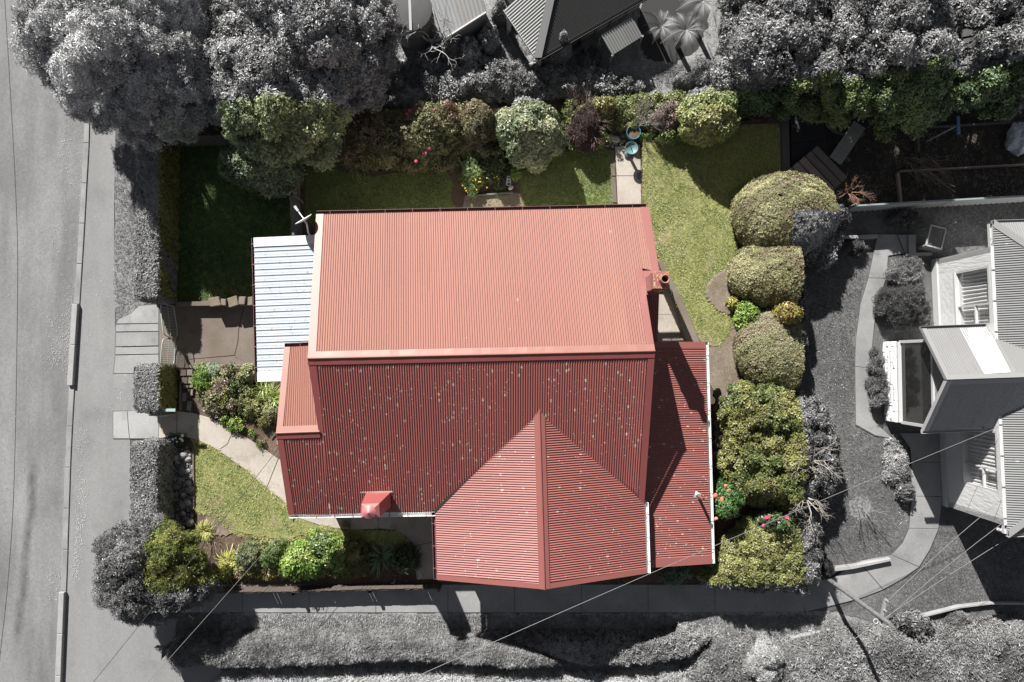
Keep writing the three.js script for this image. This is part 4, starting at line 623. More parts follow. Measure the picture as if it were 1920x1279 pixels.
// crown over an outline: many leafy lobes, highest in the middle
function crown(parent, o) {
  const r = rngOf(o.seed), mid = o.y0 + (o.y1 - o.y0) * (o.mid ?? 0.45), poly = o.poly.map(([a, b]) => at(a, b, mid)), xs = poly.map((p) => p.x), zs = poly.map((p) => p.z);
  const x0 = Math.min(...xs), x1 = Math.max(...xs), z0 = Math.min(...zs), z1 = Math.max(...zs), lobes = [], R = o.lobe ?? 0.6;
  const edge = (x, z) => { let d = 1e9; for (let i = 0; i < poly.length; i++) { const a = poly[i], b = poly[(i + 1) % poly.length], vx = b.x - a.x, vz = b.z - a.z, t = clamp01(((x - a.x) * vx + (z - a.z) * vz) / (vx * vx + vz * vz)); d = Math.min(d, Math.hypot(x - a.x - vx * t, z - a.z - vz * t)); } return d; };
  for (let k = 0; k < 4000 && lobes.length < (o.max ?? 400); k++) {
    const x = x0 + r() * (x1 - x0), z = z0 + r() * (z1 - z0); if (!insidePoly(x, z, poly)) continue;
    const e = edge(x, z), q = R * (0.6 + r() * 0.75) * (e < R ? 0.6 : 1); if (e < q * 0.45) continue;
    if (lobes.some((l) => Math.hypot(l.x - x, l.z - z) < (l.q + q) * (o.gap ?? 0.5))) continue;
    const f = Math.sqrt(clamp01(e / (o.edge ?? 1.8))), y = o.y0 + (o.y1 - o.y0) * (0.12 + 0.88 * f) * (0.82 + 0.36 * fbm(x * 0.6, z * 0.6, o.seed, 2)) - q * 0.7 + (r() - 0.5) * (o.relief ?? 0.5);
    lobes.push({ x, y, z, q });
  }
  const spots = [], hang = [];
  for (const [li, l] of lobes.entries()) {
    const g = sampler(blob(l.q, l.q * 0.85, l.q, o.seed + li, { detail: 3, rough: 0.42, freq: 2.6 })), n = Math.round(g.area * (o.dens ?? 70)), tone = 0.72 + r() * 0.56;
    for (let i = 0; i < n; i++) {
      const [p, nn] = g.at(r); if (nn.y < -0.35 && r() < 0.8) continue;
      p.multiplyScalar(0.58 + 0.62 * r()); p.x += l.x; p.y += l.y; p.z += l.z;
      if (p.y < 0.15) continue;
      let buried = false; for (const m of lobes) if (m !== l && Math.hypot(m.x - p.x, (m.y - p.y) / 0.85, m.z - p.z) < m.q * 0.62) { buried = true; break; } if (buried) continue;
      const c = leafColour(o.pal, r, p, o.seed, o.lotY, o.grey).map((v) => v * tone);
      spots.push([p.sub(parent.position), nn.add(V((r() - 0.5) * 0.85, 0.15 + (r() - 0.5) * 0.5, (r() - 0.5) * 0.85)).normalize(), (o.size ?? 1) * (0.7 + r() * 0.6), c]);
    }
  }
  copies('crown', o.leaf, spots, parent);
  return lobes;
}
function tree(name, label, category, foot, o, group) {
  const f = at(foot[0], foot[1], 0).setY(o.ground ?? 0), t = thing(name, label, category, f, 0, group), lobes = crown(t, o), r = rngOf(o.seed + 99), fork = o.fork ?? Math.max(0.5, o.y0 * 0.7), T = new Tris(), tr = o.trunk ?? 0.14;
  part('trunk', rod(V(0, -0.1, 0), V(0, fork, 0), tr, tr * 0.8, 10), o.grey ? M.barkGrey : M.bark, t);
  const geos = []; for (const l of lobes) if (r() < (o.branching ?? 0.5)) { const e = V(l.x, l.y, l.z).sub(f), m = e.clone().multiplyScalar(0.5).setY(fork + (e.y - fork) * 0.35 + r() * 0.3); geos.push(tube([V(0, fork - 0.1, 0), m, e], tr * 0.22, 6, 5)); }
  if (geos.length) part('branches', geos, o.grey ? M.barkGrey : M.bark, t);
  return t;
}
// rounded shrub: uneven leafy body over a dark core
function shrub(name, label, category, px, py, rpx, h, o = {}, group) {
  const g0 = o.ground ?? 0, c = at(px, py, g0 + h * 0.6), rx = rpx * MPP(g0 + h * 0.6), rz = (o.rz ?? rpx) * MPP(g0 + h * 0.6), t = thing(name, label, category, V(c.x, g0, c.z), o.turn ?? 0, group), r = rngOf(o.seed ?? Math.round(px * 7 + py));
  const seed = o.seed ?? Math.round(px * 3 + py * 5), n = o.lobes === 1 ? 1 : Math.max(7, Math.round((o.lobes ?? 5) * 2.4)), L = [];
  const sq = n === 1 ? 1 : Math.max(0.3, Math.min(0.62, 1.5 / Math.sqrt(n)));
  for (let i = 0; i < n; i++) {                                               // lobes spread over a dome, so that the outline stays uneven but full
    const f = (i + 0.5) / n, a = i * 2.39996 + (r() - 0.5) * 0.7, d = n === 1 ? 0 : Math.sqrt(f) * (1 - sq * 0.72) * (0.86 + r() * 0.3), q = n === 1 ? 1 : sq * (0.7 + r() * 0.6);
    const y = n === 1 ? 0.5 : Math.max(0.2, (1 - sq * 0.6) * Math.sqrt(Math.max(0.04, 1 - d * d * 1.15)) * (0.85 + r() * 0.3) - sq * 0.25);
    L.push([Math.cos(a) * d * rx, h * y, Math.sin(a) * d * rz, q * Math.min(rx, rz * 1.4), Math.min(h * 0.55, h * q * 0.95 + 0.05), q * Math.min(rz, rx * 1.4)]);
  }
  const spots = [], core = [];
  L.forEach(([x, y, z, a, b, d], i) => {
    const g = blob(a, b, d, seed + i, { detail: 2, rough: o.rough ?? 0.25, freq: 2 }), s = sampler(g), m = Math.round(s.area * (o.dens ?? 150)), tone = 0.85 + r() * 0.3;
    if (o.core !== false) core.push(g.clone().scale(...(o.loose ? [0.42, 0.4, 0.42] : [0.72, 0.72, 0.72])).translate(x, y, z));
    for (let k = 0; k < m; k++) { const [p, nn] = s.at(r); if (nn.y < -0.4) continue; p.multiplyScalar(o.loose ? 0.45 + 0.85 * Math.pow(r(), 0.7) : 0.8 + 0.26 * r()); p.add(V(x, y, z)); if (p.y < 0.02) continue;
      const wp = p.clone().add(t.position), col = leafColour(o.pal, r, wp, seed, o.lotY ?? null, o.grey).map((v) => v * tone);
      spots.push([p, nn.add(V((r() - 0.5) * 0.9, 0.3 + (r() - 0.5) * 0.5, (r() - 0.5) * 0.9)).normalize(), (o.size ?? 1) * (0.7 + r() * 0.6), col]); }
  });
  if (core.length) part('stems', core, o.coreMat ?? M.dark, t);
  copies('leaves', o.leaf ?? LEAF.mid, spots, t, o.mat);
  if (o.flowers) {
    const fg = o.flowers.geo, fm = o.flowers.mat;
    for (let k = 0; k < o.flowers.n; k++) { const s = spots[Math.floor(r() * spots.length)]; if (s[1].y < 0.2) { continue; } const m = part('flower', fg, fm[k % fm.length], t); m.position.copy(s[0]).addScaledVector(s[1], 0.05); m.rotation.set(r() * 0.8, r() * 6, r() * 0.8); const q = 0.7 + r() * 0.6; m.scale.setScalar(q * (o.flowers.size ?? 1)); }
  }
  return t;
}
// clipped hedge or topiary: a body whose skin is covered in small close leaves
function clipped(name, label, category, body, pos, o, group) {
  const t = thing(name, label, category, pos, 0, group), s = sampler(body), r = rngOf(o.seed), n = Math.round(s.area * (o.dens ?? 420)), spots = [];
  for (let k = 0; k < n; k++) {
    const [p, nn] = s.at(r); if (nn.y < -0.5 || p.y < 0.02) continue;
    const w = p.clone().add(pos); if (o.skip && o.skip(w, nn, r)) continue;
    p.addScaledVector(nn, (r() - 0.6) * (o.jit ?? 0.06) + (fbm(w.x * 5, w.z * 5 + w.y * 4, o.seed, 2) - 0.5) * (o.wob ?? 0.07));
    spots.push([p, nn.add(V((r() - 0.5) * 0.9, (r() - 0.5) * 0.9, (r() - 0.5) * 0.9)).normalize(), (o.size ?? 1) * (0.7 + r() * 0.6), leafColour(typeof o.pal === 'function' ? o.pal(w, nn, r) : o.pal, r, w, o.seed, o.lotY, o.grey)]);
  }
  part('stems', body.clone().translate(0, -0.05, 0).scale(0.955, 0.96, 0.955), o.coreMat ?? M.dark, t);
  copies('leaves', o.leaf ?? LEAF.tiny, spots, t);
  return t;
}
function boxBody(w, h, d, seed, rough = 0.05, rad = 0.14) {
  const g = new RoundedBoxGeometry(w, h, d, 4, rad).toNonIndexed(), src = new THREE.BoxGeometry(w, h, d, Math.ceil(w / 0.12), Math.ceil(h / 0.12), Math.ceil(d / 0.12)), p = src.attributes.position, v = V();
  for (let i = 0; i < p.count; i++) { v.fromBufferAttribute(p, i); const q = V(Math.max(-w / 2 + rad, Math.min(w / 2 - rad, v.x)), Math.max(-h / 2 + rad, Math.min(h / 2 - rad, v.y)), Math.max(-d / 2 + rad, Math.min(d / 2 - rad, v.z))), n = v.clone().sub(q); if (n.lengthSq() > 0) n.normalize(); v.copy(q).addScaledVector(n, rad + (fbm(v.x * 2.3 + 5, v.z * 2.3 + v.y * 2, seed, 3) - 0.5) * 2 * rough); p.setXYZ(i, v.x, v.y + h / 2, v.z); }
  src.computeVertexNormals(); return src;
}
function strappy(name, label, px, py, o, group) {
  const g0 = o.ground ?? 0, c = at(px, py, g0 + 0.25), t = thing(name, label, 'plant', V(c.x, g0, c.z), 0, group), r = rngOf(Math.round(px + py * 3)), n = o.clumps ?? 5, spots = [], geo = strapTuft(Math.round(px + py), o);
  for (let i = 0; i < n; i++) { const a = r() * 6.283, d = (i ? 0.3 + r() * 0.7 : 0) * (o.spread ?? 0.25); spots.push([V(Math.cos(a) * d, 0, Math.sin(a) * d), V((r() - 0.5) * 0.3, 1, (r() - 0.5) * 0.3).normalize(), 0.75 + r() * 0.5, leafColour(o.pal, r, c, 3, null, o.grey)]); }
  copies('leaves', geo, spots, t); return t;
}
function twiggy(name, label, category, px, py, o, group) {
  const g0 = o.ground ?? 0, c = at(px, py, g0), t = thing(name, label, category, V(c.x, g0, c.z), 0, group), r = rngOf(Math.round(px * 5 + py)), T = new Tris();
  for (let i = 0; i < (o.stems ?? 6); i++) { const a = i * 2.4 + r(), l = o.lean ?? 0.6; limbs(T, V(Math.cos(a) * 0.06, 0, Math.sin(a) * 0.06), V(Math.cos(a) * l + (o.dir?.[0] ?? 0), 1, Math.sin(a) * l + (o.dir?.[1] ?? 0)).normalize(), o.len * (0.7 + r() * 0.5), o.r ?? 0.018, o.depth ?? 2, r, o); }
  part('branches', T.build(), o.mat ?? M.twig, t); return t;
}
function groundCover(name, label, list, y, geo, dens, pal, size, o = {}) {
  const poly = list.map(([a, b]) => at(a, b, y)), xs = poly.map((p) => p.x), zs = poly.map((p) => p.z), r = rngOf(o.seed ?? Math.round(list[0][0] + list[0][1])), x0 = Math.min(...xs), x1 = Math.max(...xs), z0 = Math.min(...zs), z1 = Math.max(...zs), n = Math.round((x1 - x0) * (z1 - z0) * dens), spots = [], f = V((x0 + x1) / 2, y, (z0 + z1) / 2);
  for (let i = 0; i < n; i++) { const x = x0 + r() * (x1 - x0), z = z0 + r() * (z1 - z0); if (!insidePoly(x, z, poly)) continue; if (o.patch && fbm(x * 1.8, z * 1.8, o.patch, 3) < (o.cover ?? 0.5)) continue; const p = V(x, y + (o.lift ?? 0) * fbm(x * 1.3, z * 1.3, 5, 3), z); spots.push([p.clone().sub(f), V((r() - 0.5) * (o.lean ?? 0.5), 1, (r() - 0.5) * (o.lean ?? 0.5)).normalize(), size * (0.6 + r() * 0.8), leafColour(pal, r, p, 11, null, o.grey)]); }
  const m = copies(numbered(name), geo, spots, scene, o.mat ?? leafMat); m.position.copy(f); return tag(m, label, o.category ?? 'ground cover', null, 'stuff');
}
// palettes (base colours)
const P = {
  street: GREY(0.1, 0.17, 0.27), fineGrey: GREY(0.14, 0.23, 0.36), gumGreen: [[0.075, 0.105, 0.06], [0.12, 0.15, 0.085], [0.2, 0.22, 0.11]], big: GREY(0.085, 0.14, 0.22), bigGreen: [[0.045, 0.08, 0.03], [0.075, 0.115, 0.045], [0.13, 0.16, 0.05]],
  hedge: [[0.08, 0.085, 0.02], [0.12, 0.125, 0.03], [0.16, 0.155, 0.045]], topiary: [[0.2, 0.155, 0.095], [0.19, 0.185, 0.085], [0.28, 0.265, 0.13], [0.37, 0.345, 0.195]], topiary2: [[0.16, 0.16, 0.075], [0.225, 0.22, 0.11], [0.25, 0.205, 0.135]],
  lime: [[0.1, 0.18, 0.025], [0.15, 0.23, 0.04], [0.22, 0.28, 0.07]], green: [[0.06, 0.1, 0.025], [0.1, 0.145, 0.04], [0.15, 0.19, 0.06]], olive: [[0.1, 0.1, 0.03], [0.16, 0.155, 0.05], [0.22, 0.2, 0.075]], dark: [[0.03, 0.05, 0.02], [0.05, 0.075, 0.03], [0.075, 0.1, 0.04]],
  brown: [[0.09, 0.07, 0.04], [0.14, 0.105, 0.06], [0.19, 0.15, 0.08]], variegated: [[0.09, 0.125, 0.06], [0.16, 0.19, 0.1], [0.29, 0.3, 0.18]], yellow: [[0.17, 0.19, 0.03], [0.26, 0.26, 0.06], [0.34, 0.33, 0.12]], purple: [[0.07, 0.05, 0.045], [0.11, 0.075, 0.065], [0.16, 0.12, 0.1]], pinkish: [[0.12, 0.15, 0.06], [0.17, 0.18, 0.08], [0.27, 0.19, 0.16]], blue: [[0.07, 0.1, 0.06], [0.1, 0.14, 0.085], [0.14, 0.18, 0.11]],
};
// ---------------------------------------------------------------- trees
tree('street_tree', 'big grey leafy street tree overhanging road and footpath in the top left corner', 'tree', [250, 110], { poly: [[36, 45], [78, 25], [150, -10], [250, -70], [400, -40], [408, 60], [395, 130], [408, 198], [345, 214], [348, 246], [300, 248], [258, 258], [200, 242], [150, 228], [108, 200], [82, 150], [60, 108]], y0: 1.0, y1: 5.4, lobe: 0.62, gap: 0.46, relief: 0.9, dens: 210, leaf: LEAF.lance, size: 0.62, pal: P.street.map((c) => [c[0] * 2.0, c[1] * 2.25, c[2] * 1.9]), lotY: 3, seed: 101, trunk: 0.2, edge: 2.6 });
tree('street_tree', 'finer leaved tree right of the big street tree, green where it hangs over the lot', 'tree', [560, 110], { poly: [[395, -60], [560, -100], [705, -50], [738, 40], [732, 110], [705, 172], [655, 208], [640, 240], [634, 292], [600, 302], [560, 296], [500, 306], [440, 290], [428, 255], [405, 196], [385, 130], [392, 60]], y0: 1.1, y1: 4.3, lobe: 0.5, gap: 0.44, relief: 0.8, dens: 240, leaf: LEAF.mid, size: 0.72, pal: [[0.12, 0.155, 0.08], [0.2, 0.245, 0.12], [0.33, 0.37, 0.18]], lotY: 2.4, seed: 102, trunk: 0.16, edge: 2.0, branching: 0.8 });
tree('garden_tree', 'shaded blue green lower tree overhanging the dark lawn beside the dish', 'tree', [500, 310], { poly: [[425, 285], [470, 280], [520, 285], [560, 290], [556, 330], [548, 350], [522, 366], [470, 350], [430, 338], [408, 316]], y0: 0.7, y1: 2.5, relief: 0.4, lobe: 0.36, gap: 0.44, dens: 190, leaf: LEAF.mid, size: 0.9, pal: P.gumGreen, lotY: null, seed: 103, trunk: 0.08, edge: 0.9 });
tree('boundary_tree', 'dense grey tree with clumped leaves, left one of the top right row', 'tree', [1450, 80], { poly: [[1342, 150], [1368, 60], [1348, 0], [1420, -80], [1560, -80], [1568, 60], [1585, 175], [1590, 212], [1520, 206], [1480, 196], [1420, 182], [1384, 172]], y0: 0.8, y1: 4.0, relief: 0.8, lobe: 0.55, gap: 0.5, dens: 240, leaf: LEAF.mid, size: 0.9, pal: Object.assign(P.bigGreen.map((c) => c.map((v) => v * 1.11)), { gain: 1.5 }), lotY: 2.6, seed: 104, trunk: 0.18, edge: 2.3 });
tree('boundary_tree', 'dense grey and green tree in the middle of the top right row', 'tree', [1650, 85], { poly: [[1550, -80], [1770, -80], [1775, 60], [1790, 200], [1752, 232], [1692, 240], [1640, 208], [1582, 216], [1560, 150]], y0: 0.9, y1: 4.8, relief: 0.9, lobe: 0.55, gap: 0.5, dens: 240, leaf: LEAF.mid, size: 0.9, pal: Object.assign(P.bigGreen.map((c) => c.map((v) => v * 1.07)), { gain: 1.5 }), lotY: 3.0, seed: 105, trunk: 0.18, edge: 2.3 });
tree('boundary_tree', 'dense grey and green tree at the right end of the top right row', 'tree', [1860, 70], { poly: [[1760, -80], [2030, -80], [2030, 150], [1925, 200], [1850, 192], [1795, 204], [1768, 100]], y0: 0.9, y1: 4.8, relief: 0.9, lobe: 0.55, gap: 0.5, dens: 240, leaf: LEAF.mid, size: 0.9, pal: Object.assign(P.bigGreen.map((c) => c.map((v) => v * 1.04)), { gain: 1.5 }), lotY: 3.0, seed: 106, trunk: 0.18, edge: 2.3 });
tree('corner_tree', 'low round tree at the bottom left corner, grey outside and yellow green inside', 'tree', [300, 1070], { poly: [[183, 1062], [206, 1020], [216, 985], [246, 975], [300, 974], [345, 985], [378, 1012], [388, 1060], [404, 1100], [390, 1132], [350, 1142], [300, 1166], [272, 1170], [240, 1146], [208, 1130], [194, 1090]], y0: 0.5, y1: 2.7, lobe: 0.42, gap: 0.44, dens: 230, leaf: LEAF.lance, size: 0.55, pal: [[0.075, 0.1, 0.02], [0.125, 0.145, 0.03], [0.2, 0.2, 0.05]], lotY: 1.7, seed: 107, trunk: 0.1, edge: 0.9 });
// ---------------------------------------------------------------- hedges
function hedge(label, x0p, x1p, y0p, y1p, h, seed, pal, hole) {
  const a = at(x0p, y0p, h), b = at(x1p, y1p, 0), z0 = at(x1p, y0p, 0).z, x0 = a.x, x1 = b.x, pos = V((x0 + x1) / 2, 0, (z0 + b.z) / 2);
  const body = boxBody(x1 - x0, h, b.z - z0, seed, 0.05, 0.12), pit = hole && at(hole[0], hole[1], h), inPit = (x, z) => pit && Math.hypot((x - pit.x) / 0.14, (z - pit.z) / 0.26) < 1;
  if (hole) { const p = body.attributes.position; for (let i = 0; i < p.count; i++) if (p.getY(i) > h * 0.6 && inPit(p.getX(i) + pos.x, p.getZ(i) + pos.z)) p.setY(i, p.getY(i) - 0.75); body.computeVertexNormals(); }
  return clipped('hedge', label, 'hedge', body, pos, { skip: (w) => inPit(w.x, w.z), seed, dens: 520, leaf: LEAF.tiny, size: 1.15, pal, lotY: h * 0.95, jit: 0.06, wob: 0.06 }, 'clipped hedges along the footpath');
}
const hp = [[0.17, 0.175, 0.05], [0.22, 0.22, 0.07], [0.27, 0.265, 0.09]];
hedge('tall clipped hedge above the driveway gate, grey on the street side', 255, 334, 262, 568, 1.45, 201, hp);
hedge('short clipped hedge with a dark hole between the two gates', 251, 333, 684, 768, 1.35, 202, hp, [311, 729]);
hedge('clipped hedge running from the path gate down to the corner tree', 244, 327, 822, 1000, 1.3, 203, hp);
function dome(label, px, py, rx, rz, h, seed, pal, o = {}) { const c = at(px, py, TER + h * 0.55), k = MPP(TER + h * 0.55), g = blob(rx * k, h / 1.42, rz * k, seed, { detail: 5, rough: 0.1, freq: 1.3, flat: 0.42 }).translate(0, h * 0.3, 0); if (o.flatAt) { const lim = at(o.flatAt, py, TER + h * 0.8).x - c.x, p = g.attributes.position; for (let i = 0; i < p.count; i++) p.setX(i, Math.min(p.getX(i), lim + 0.05 * vnoise(p.getY(i) * 4, p.getZ(i) * 4, seed))); g.computeVertexNormals(); } return clipped('clipped_bush', label, 'bush', g, V(c.x, TER, c.z), { seed, dens: 800, leaf: LEAF.tiny, size: 1.0, pal, lotY: TER + h * 0.95, jit: 0.07, wob: 0.13, ...o }, 'clipped domed bushes along the side boundary'); }
dome('biggest clipped domed bush, grey where it crosses the fence line', 1478, 398, 102, 80, 1.9, 211, P.topiary);
dome('clipped domed bush in the middle of the three along the side lawn', 1486, 510, 110, 70, 1.75, 212, P.topiary, { flatAt: 1496, lotY: null });
dome('clipped domed bush nearest the lean-to, lowest of the three', 1488, 656, 102, 86, 1.75, 213, P.topiary2, { flatAt: 1498, lotY: null });
// the stretch of boundary hedge on the neighbour's side
const gH = GREY(0.06, 0.1, 0.16);
shrub('bush', 'dark grey bush at the top of the neighbour\'s lawn', 'bush', 1535, 455, 36, 1.3, { grey: true, pal: GREY(0.07, 0.12, 0.2), leaf: LEAF.mid, dens: 200, lobes: 6, rz: 40 });
shrub('bush', 'dark tall grey bush between the biggest domed bush and the metal fence', 'bush', 1560, 412, 24, 1.3, { grey: true, pal: GREY(0.04, 0.07, 0.12), leaf: LEAF.mid, dens: 200, lobes: 4 });
shrub('boundary_bush', 'long grey bush beside the neighbour\'s lawn below the domed bushes', 'bush', 1532, 850, 36, 1.5, { rz: 118, grey: true, pal: gH, leaf: LEAF.mid, dens: 190, lobes: 16 });
shrub('boundary_bush', 'narrow grey hedge end near the utility pole', 'bush', 1517, 1030, 24, 1.3, { rz: 76, grey: true, pal: GREY(0.08, 0.14, 0.2), leaf: LEAF.sprig, dens: 260, lobes: 9 });
shrub('boundary_bush', 'thin dark grey strip of hedge behind the three domed bushes', 'bush', 1497, 610, 12, 1.2, { rz: 120, grey: true, pal: GREY(0.05, 0.08, 0.12), leaf: LEAF.sprig, dens: 220, lobes: 10 });
// ---------------------------------------------------------------- plants right of the house
shrub('low_hedge', 'dark bluish bush under the lean-to corner', 'bush', 1265, 1075, 30, 0.9, { rz: 20, pal: P.blue, leaf: LEAF.sprig, dens: 240, lobes: 4 });
for (const [px, py, dx, dz, len, lab] of [[1490, 850, -0.5, 0.1, 0.75, 'bare grey branches sprawling over the loose bush'], [1480, 920, -0.1, 0.35, 0.6, 'bare grey twigs hanging over the hedge beside the lot line']]) { const t = twiggy('bare_branches', lab, 'branches', px, py, { ground: TER, stems: 6, len, depth: 3, r: 0.022, spread: 0.9, kids: 2, lean: 0.7, dir: [dx, dz], bend: 0.35, mat: std([0.36, 0.33, 0.29], 0.9) }); t.position.y = TER + 1.35; }
twiggy('bare_shrub', 'bare twiggy shrub against the dark shadow of the lean-to', 'shrub', 1352, 822, { ground: TER, stems: 5, len: 0.42, depth: 2, r: 0.011, lean: 0.5, mat: std([0.3, 0.25, 0.2], 0.9) });
function bush(name, label, poly, o) { const f = poly.reduce((a, [x, y]) => [a[0] + x / poly.length, a[1] + y / poly.length], [0, 0]), p = at(f[0], f[1], 0).setY(o.ground ?? 0), t = thing(name, label, o.category ?? 'bush', p), lobes = crown(t, { poly, edge: 0.5, gap: 0.38, ...o }), core = lobes.map((l) => blob(l.q * 0.62, l.q * 0.5, l.q * 0.62, 3, { detail: 1 }).translate(l.x - p.x, l.y - p.y - l.q * 0.15, l.z - p.z)); part('stems', core, M.dark, t); return t; }
bush('leafy_bush', 'big loose yellow green bush sprawling below the domed bushes', [[1350, 775], [1368, 728], [1420, 712], [1470, 722], [1520, 748], [1535, 800], [1526, 862], [1532, 900], [1516, 955], [1470, 968], [1420, 952], [1372, 938], [1362, 890], [1346, 860], [1366, 815]], { ground: TER, y0: 0.4, y1: 2.1, lobe: 0.27, gap: 0.46, relief: 0.6, dens: 300, leaf: LEAF.sprig, size: 1.15, pal: [[0.065, 0.09, 0.024], [0.12, 0.14, 0.042], [0.165, 0.165, 0.055], [0.23, 0.23, 0.085]], lotY: 1.7, seed: 221, edge: 0.9 });
bush('undergrowth', 'mixed low green plants filling the bed along the bottom fence', [[448, 1020], [500, 1016], [560, 1022], [600, 1006], [640, 1012], [690, 1022], [694, 1080], [560, 1086], [440, 1084]], { category: 'undergrowth', y0: 0.0, y1: 0.5, lobe: 0.17, gap: 0.62, relief: 0.2, dens: 190, leaf: LEAF.sprig, size: 1.0, pal: [[0.1, 0.09, 0.04], [0.13, 0.15, 0.05], [0.2, 0.21, 0.07], [0.22, 0.17, 0.1]], lotY: null, seed: 227, edge: 0.6 });
bush('undergrowth', 'mixed flowering ground cover filling the front flower bed', [[372, 690], [472, 688], [474, 720], [500, 760], [520, 800], [470, 790], [420, 776], [372, 750], [364, 715]], { category: 'undergrowth', y0: 0.0, y1: 0.4, lobe: 0.15, gap: 0.62, relief: 0.2, dens: 200, leaf: LEAF.sprig, size: 0.9, pal: [[0.1, 0.1, 0.045], [0.15, 0.17, 0.06], [0.22, 0.22, 0.09], [0.26, 0.19, 0.15]], lotY: null, seed: 228, edge: 0.6 });
bush('low_hedge', 'broad low yellow green hedge in the bottom right corner of the lot', [[1312, 1088], [1345, 1044], [1362, 1010], [1396, 978], [1450, 964], [1510, 958], [1530, 970], [1534, 1085], [1505, 1108], [1440, 1104], [1330, 1100]], { category: 'hedge', ground: TER, y0: 0.6, y1: 1.55, lobe: 0.28, dens: 380, leaf: LEAF.sprig, size: 1.0, relief: 0.25, pal: [[0.11, 0.125, 0.038], [0.17, 0.18, 0.058], [0.25, 0.245, 0.1]], lotY: 1.4, seed: 223 });
bush('undergrowth', 'dim brown and olive undergrowth filling the left half of the flower border', [[640, 214], [745, 204], [860, 198], [935, 193], [940, 300], [862, 288], [850, 318], [760, 318], [690, 312], [642, 305]], { category: 'undergrowth', y0: 0.1, y1: 0.8, lobe: 0.26, dens: 200, leaf: LEAF.sprig, size: 1.1, pal: [[0.12, 0.115, 0.055], [0.19, 0.175, 0.075], [0.23, 0.175, 0.115]], lotY: null, seed: 224, edge: 1 });
bush('undergrowth', 'green undergrowth round the leafless brown bush and strappy bush', [[1055, 190], [1130, 182], [1210, 178], [1285, 172], [1290, 255], [1235, 262], [1205, 240], [1135, 240], [1140, 268], [1060, 280]], { category: 'undergrowth', y0: 0.1, y1: 0.6, lobe: 0.22, dens: 200, leaf: LEAF.sprig, size: 1.1, pal: [[0.09, 0.115, 0.04], [0.15, 0.175, 0.06], [0.22, 0.22, 0.09]], lotY: null, seed: 225, edge: 1 });
bush('undergrowth', 'pale and dark grey shrubs massed along the far side of the flower border', [[725, 120], [800, 108], [880, 108], [1010, 120], [1120, 130], [1200, 150], [1205, 172], [1000, 184], [860, 192], [735, 200]], { category: 'undergrowth', y0: 0.1, y1: 0.6, lobe: 0.3, dens: 170, leaf: LEAF.sprig, size: 1.2, pal: GREY(0.12, 0.2, 0.3), grey: true, lotY: null, seed: 226, edge: 1 });
const bloom = (s, petals = 6) => { const T = []; for (let i = 0; i < petals; i++) { const a = i / petals * 6.283; T.push(new THREE.CircleGeometry(0.055, 6).rotateX(-Math.PI / 2 + 0.4).translate(0, 0, 0.04).rotateY(a)); } T.push(new THREE.IcosahedronGeometry(0.03, 1).translate(0, 0.02, 0)); return merged(T); };
const camellia = bloom(1, 8), coral = [std([0.75, 0.16, 0.11], 0.6), std([0.8, 0.25, 0.18], 0.6)], pinkM = [std([0.5, 0.05, 0.12], 0.6), std([0.62, 0.1, 0.2], 0.6)];
{
  const t = shrub('camellia', 'glossy camellia with coral red flowers beside the lean-to gutter', 'shrub', 1362, 938, 20, 1.6, { rz: 34, ground: TER, loose: true, pal: [[0.04, 0.09, 0.025], [0.07, 0.14, 0.035]], leaf: LEAF.mid, dens: 180, lobes: 4 });
  for (const [px, py, k] of [[1342, 930, 1.3], [1356, 937, 1.4], [1367, 921, 1], [1369, 951, 1.1], [1343, 973, 0.9], [1361, 911, 0.8]]) { const m = part('flower', camellia, coral[px % 2], t); m.position.copy(at(px, py, TER + 1.45)).sub(t.position); m.scale.setScalar(k * 0.85); m.rotation.set(0.3, px, 0.2); }
  const u = shrub('camellia', 'dark camellia with pink flowers between bush and low hedge', 'shrub', 1452, 970, 44, 1.3, { rz: 18, ground: TER, loose: true, pal: P.dark, leaf: LEAF.mid, dens: 160, lobes: 5 });
  for (const [px, py] of [[1433, 987], [1438, 972], [1444, 970], [1476, 972]]) { const m = part('flower', camellia, pinkM[px % 2], u); m.position.copy(at(px, py, TER + 1.35)).sub(u.position); m.scale.setScalar(1); m.rotation.set(0.3, px, 0.2); }
}
shrub('currant_bush', 'lime green leafy plant between the middle and lowest domed bushes', 'plant', 1403, 592, 20, 0.8, { rz: 24, ground: TER, loose: true, pal: P.lime, leaf: LEAF.broad, dens: 70, size: 0.85, lobes: 4 });
shrub('currant_bush', 'small lime plant with reddish leaves beside the flat rock', 'plant', 1376, 568, 9, 0.4, { ground: TER, pal: [[0.16, 0.2, 0.04], [0.3, 0.2, 0.06]], leaf: LEAF.mid, dens: 100, lobes: 2 });
shrub('creeper', 'yellow and rust leaved creeper between the two lower domed bushes', 'plant', 1472, 592, 17, 1.9, { rz: 16, ground: TER, loose: true, pal: [[0.14, 0.16, 0.03], [0.2, 0.17, 0.04], [0.2, 0.1, 0.05]], leaf: LEAF.mid, dens: 130, lobes: 4 });
shrub('dry_shrub', 'small brown dry shrub beside the biggest domed bush', 'shrub', 1392, 483, 9, 0.5, { rz: 14, ground: TER, pal: P.brown, leaf: LEAF.sprig, dens: 150, lobes: 2 });
shrub('small_shrub', 'little green shrub at the foot of the lowest domed bush', 'shrub', 1408, 706, 10, 0.6, { ground: TER, pal: P.blue, leaf: LEAF.sprig, dens: 170, lobes: 2 });
twiggy('dead_branches', 'reddish brown dead branches sticking out of the biggest domed bush', 'branches', 1566, 374, { stems: 10, len: 0.34, depth: 2, r: 0.01, lean: 1.5, up: 0.0, dir: [0.5, 0.1], spread: 0.7, mat: std([0.3, 0.17, 0.12], 0.9) }).position.y = 1.1;
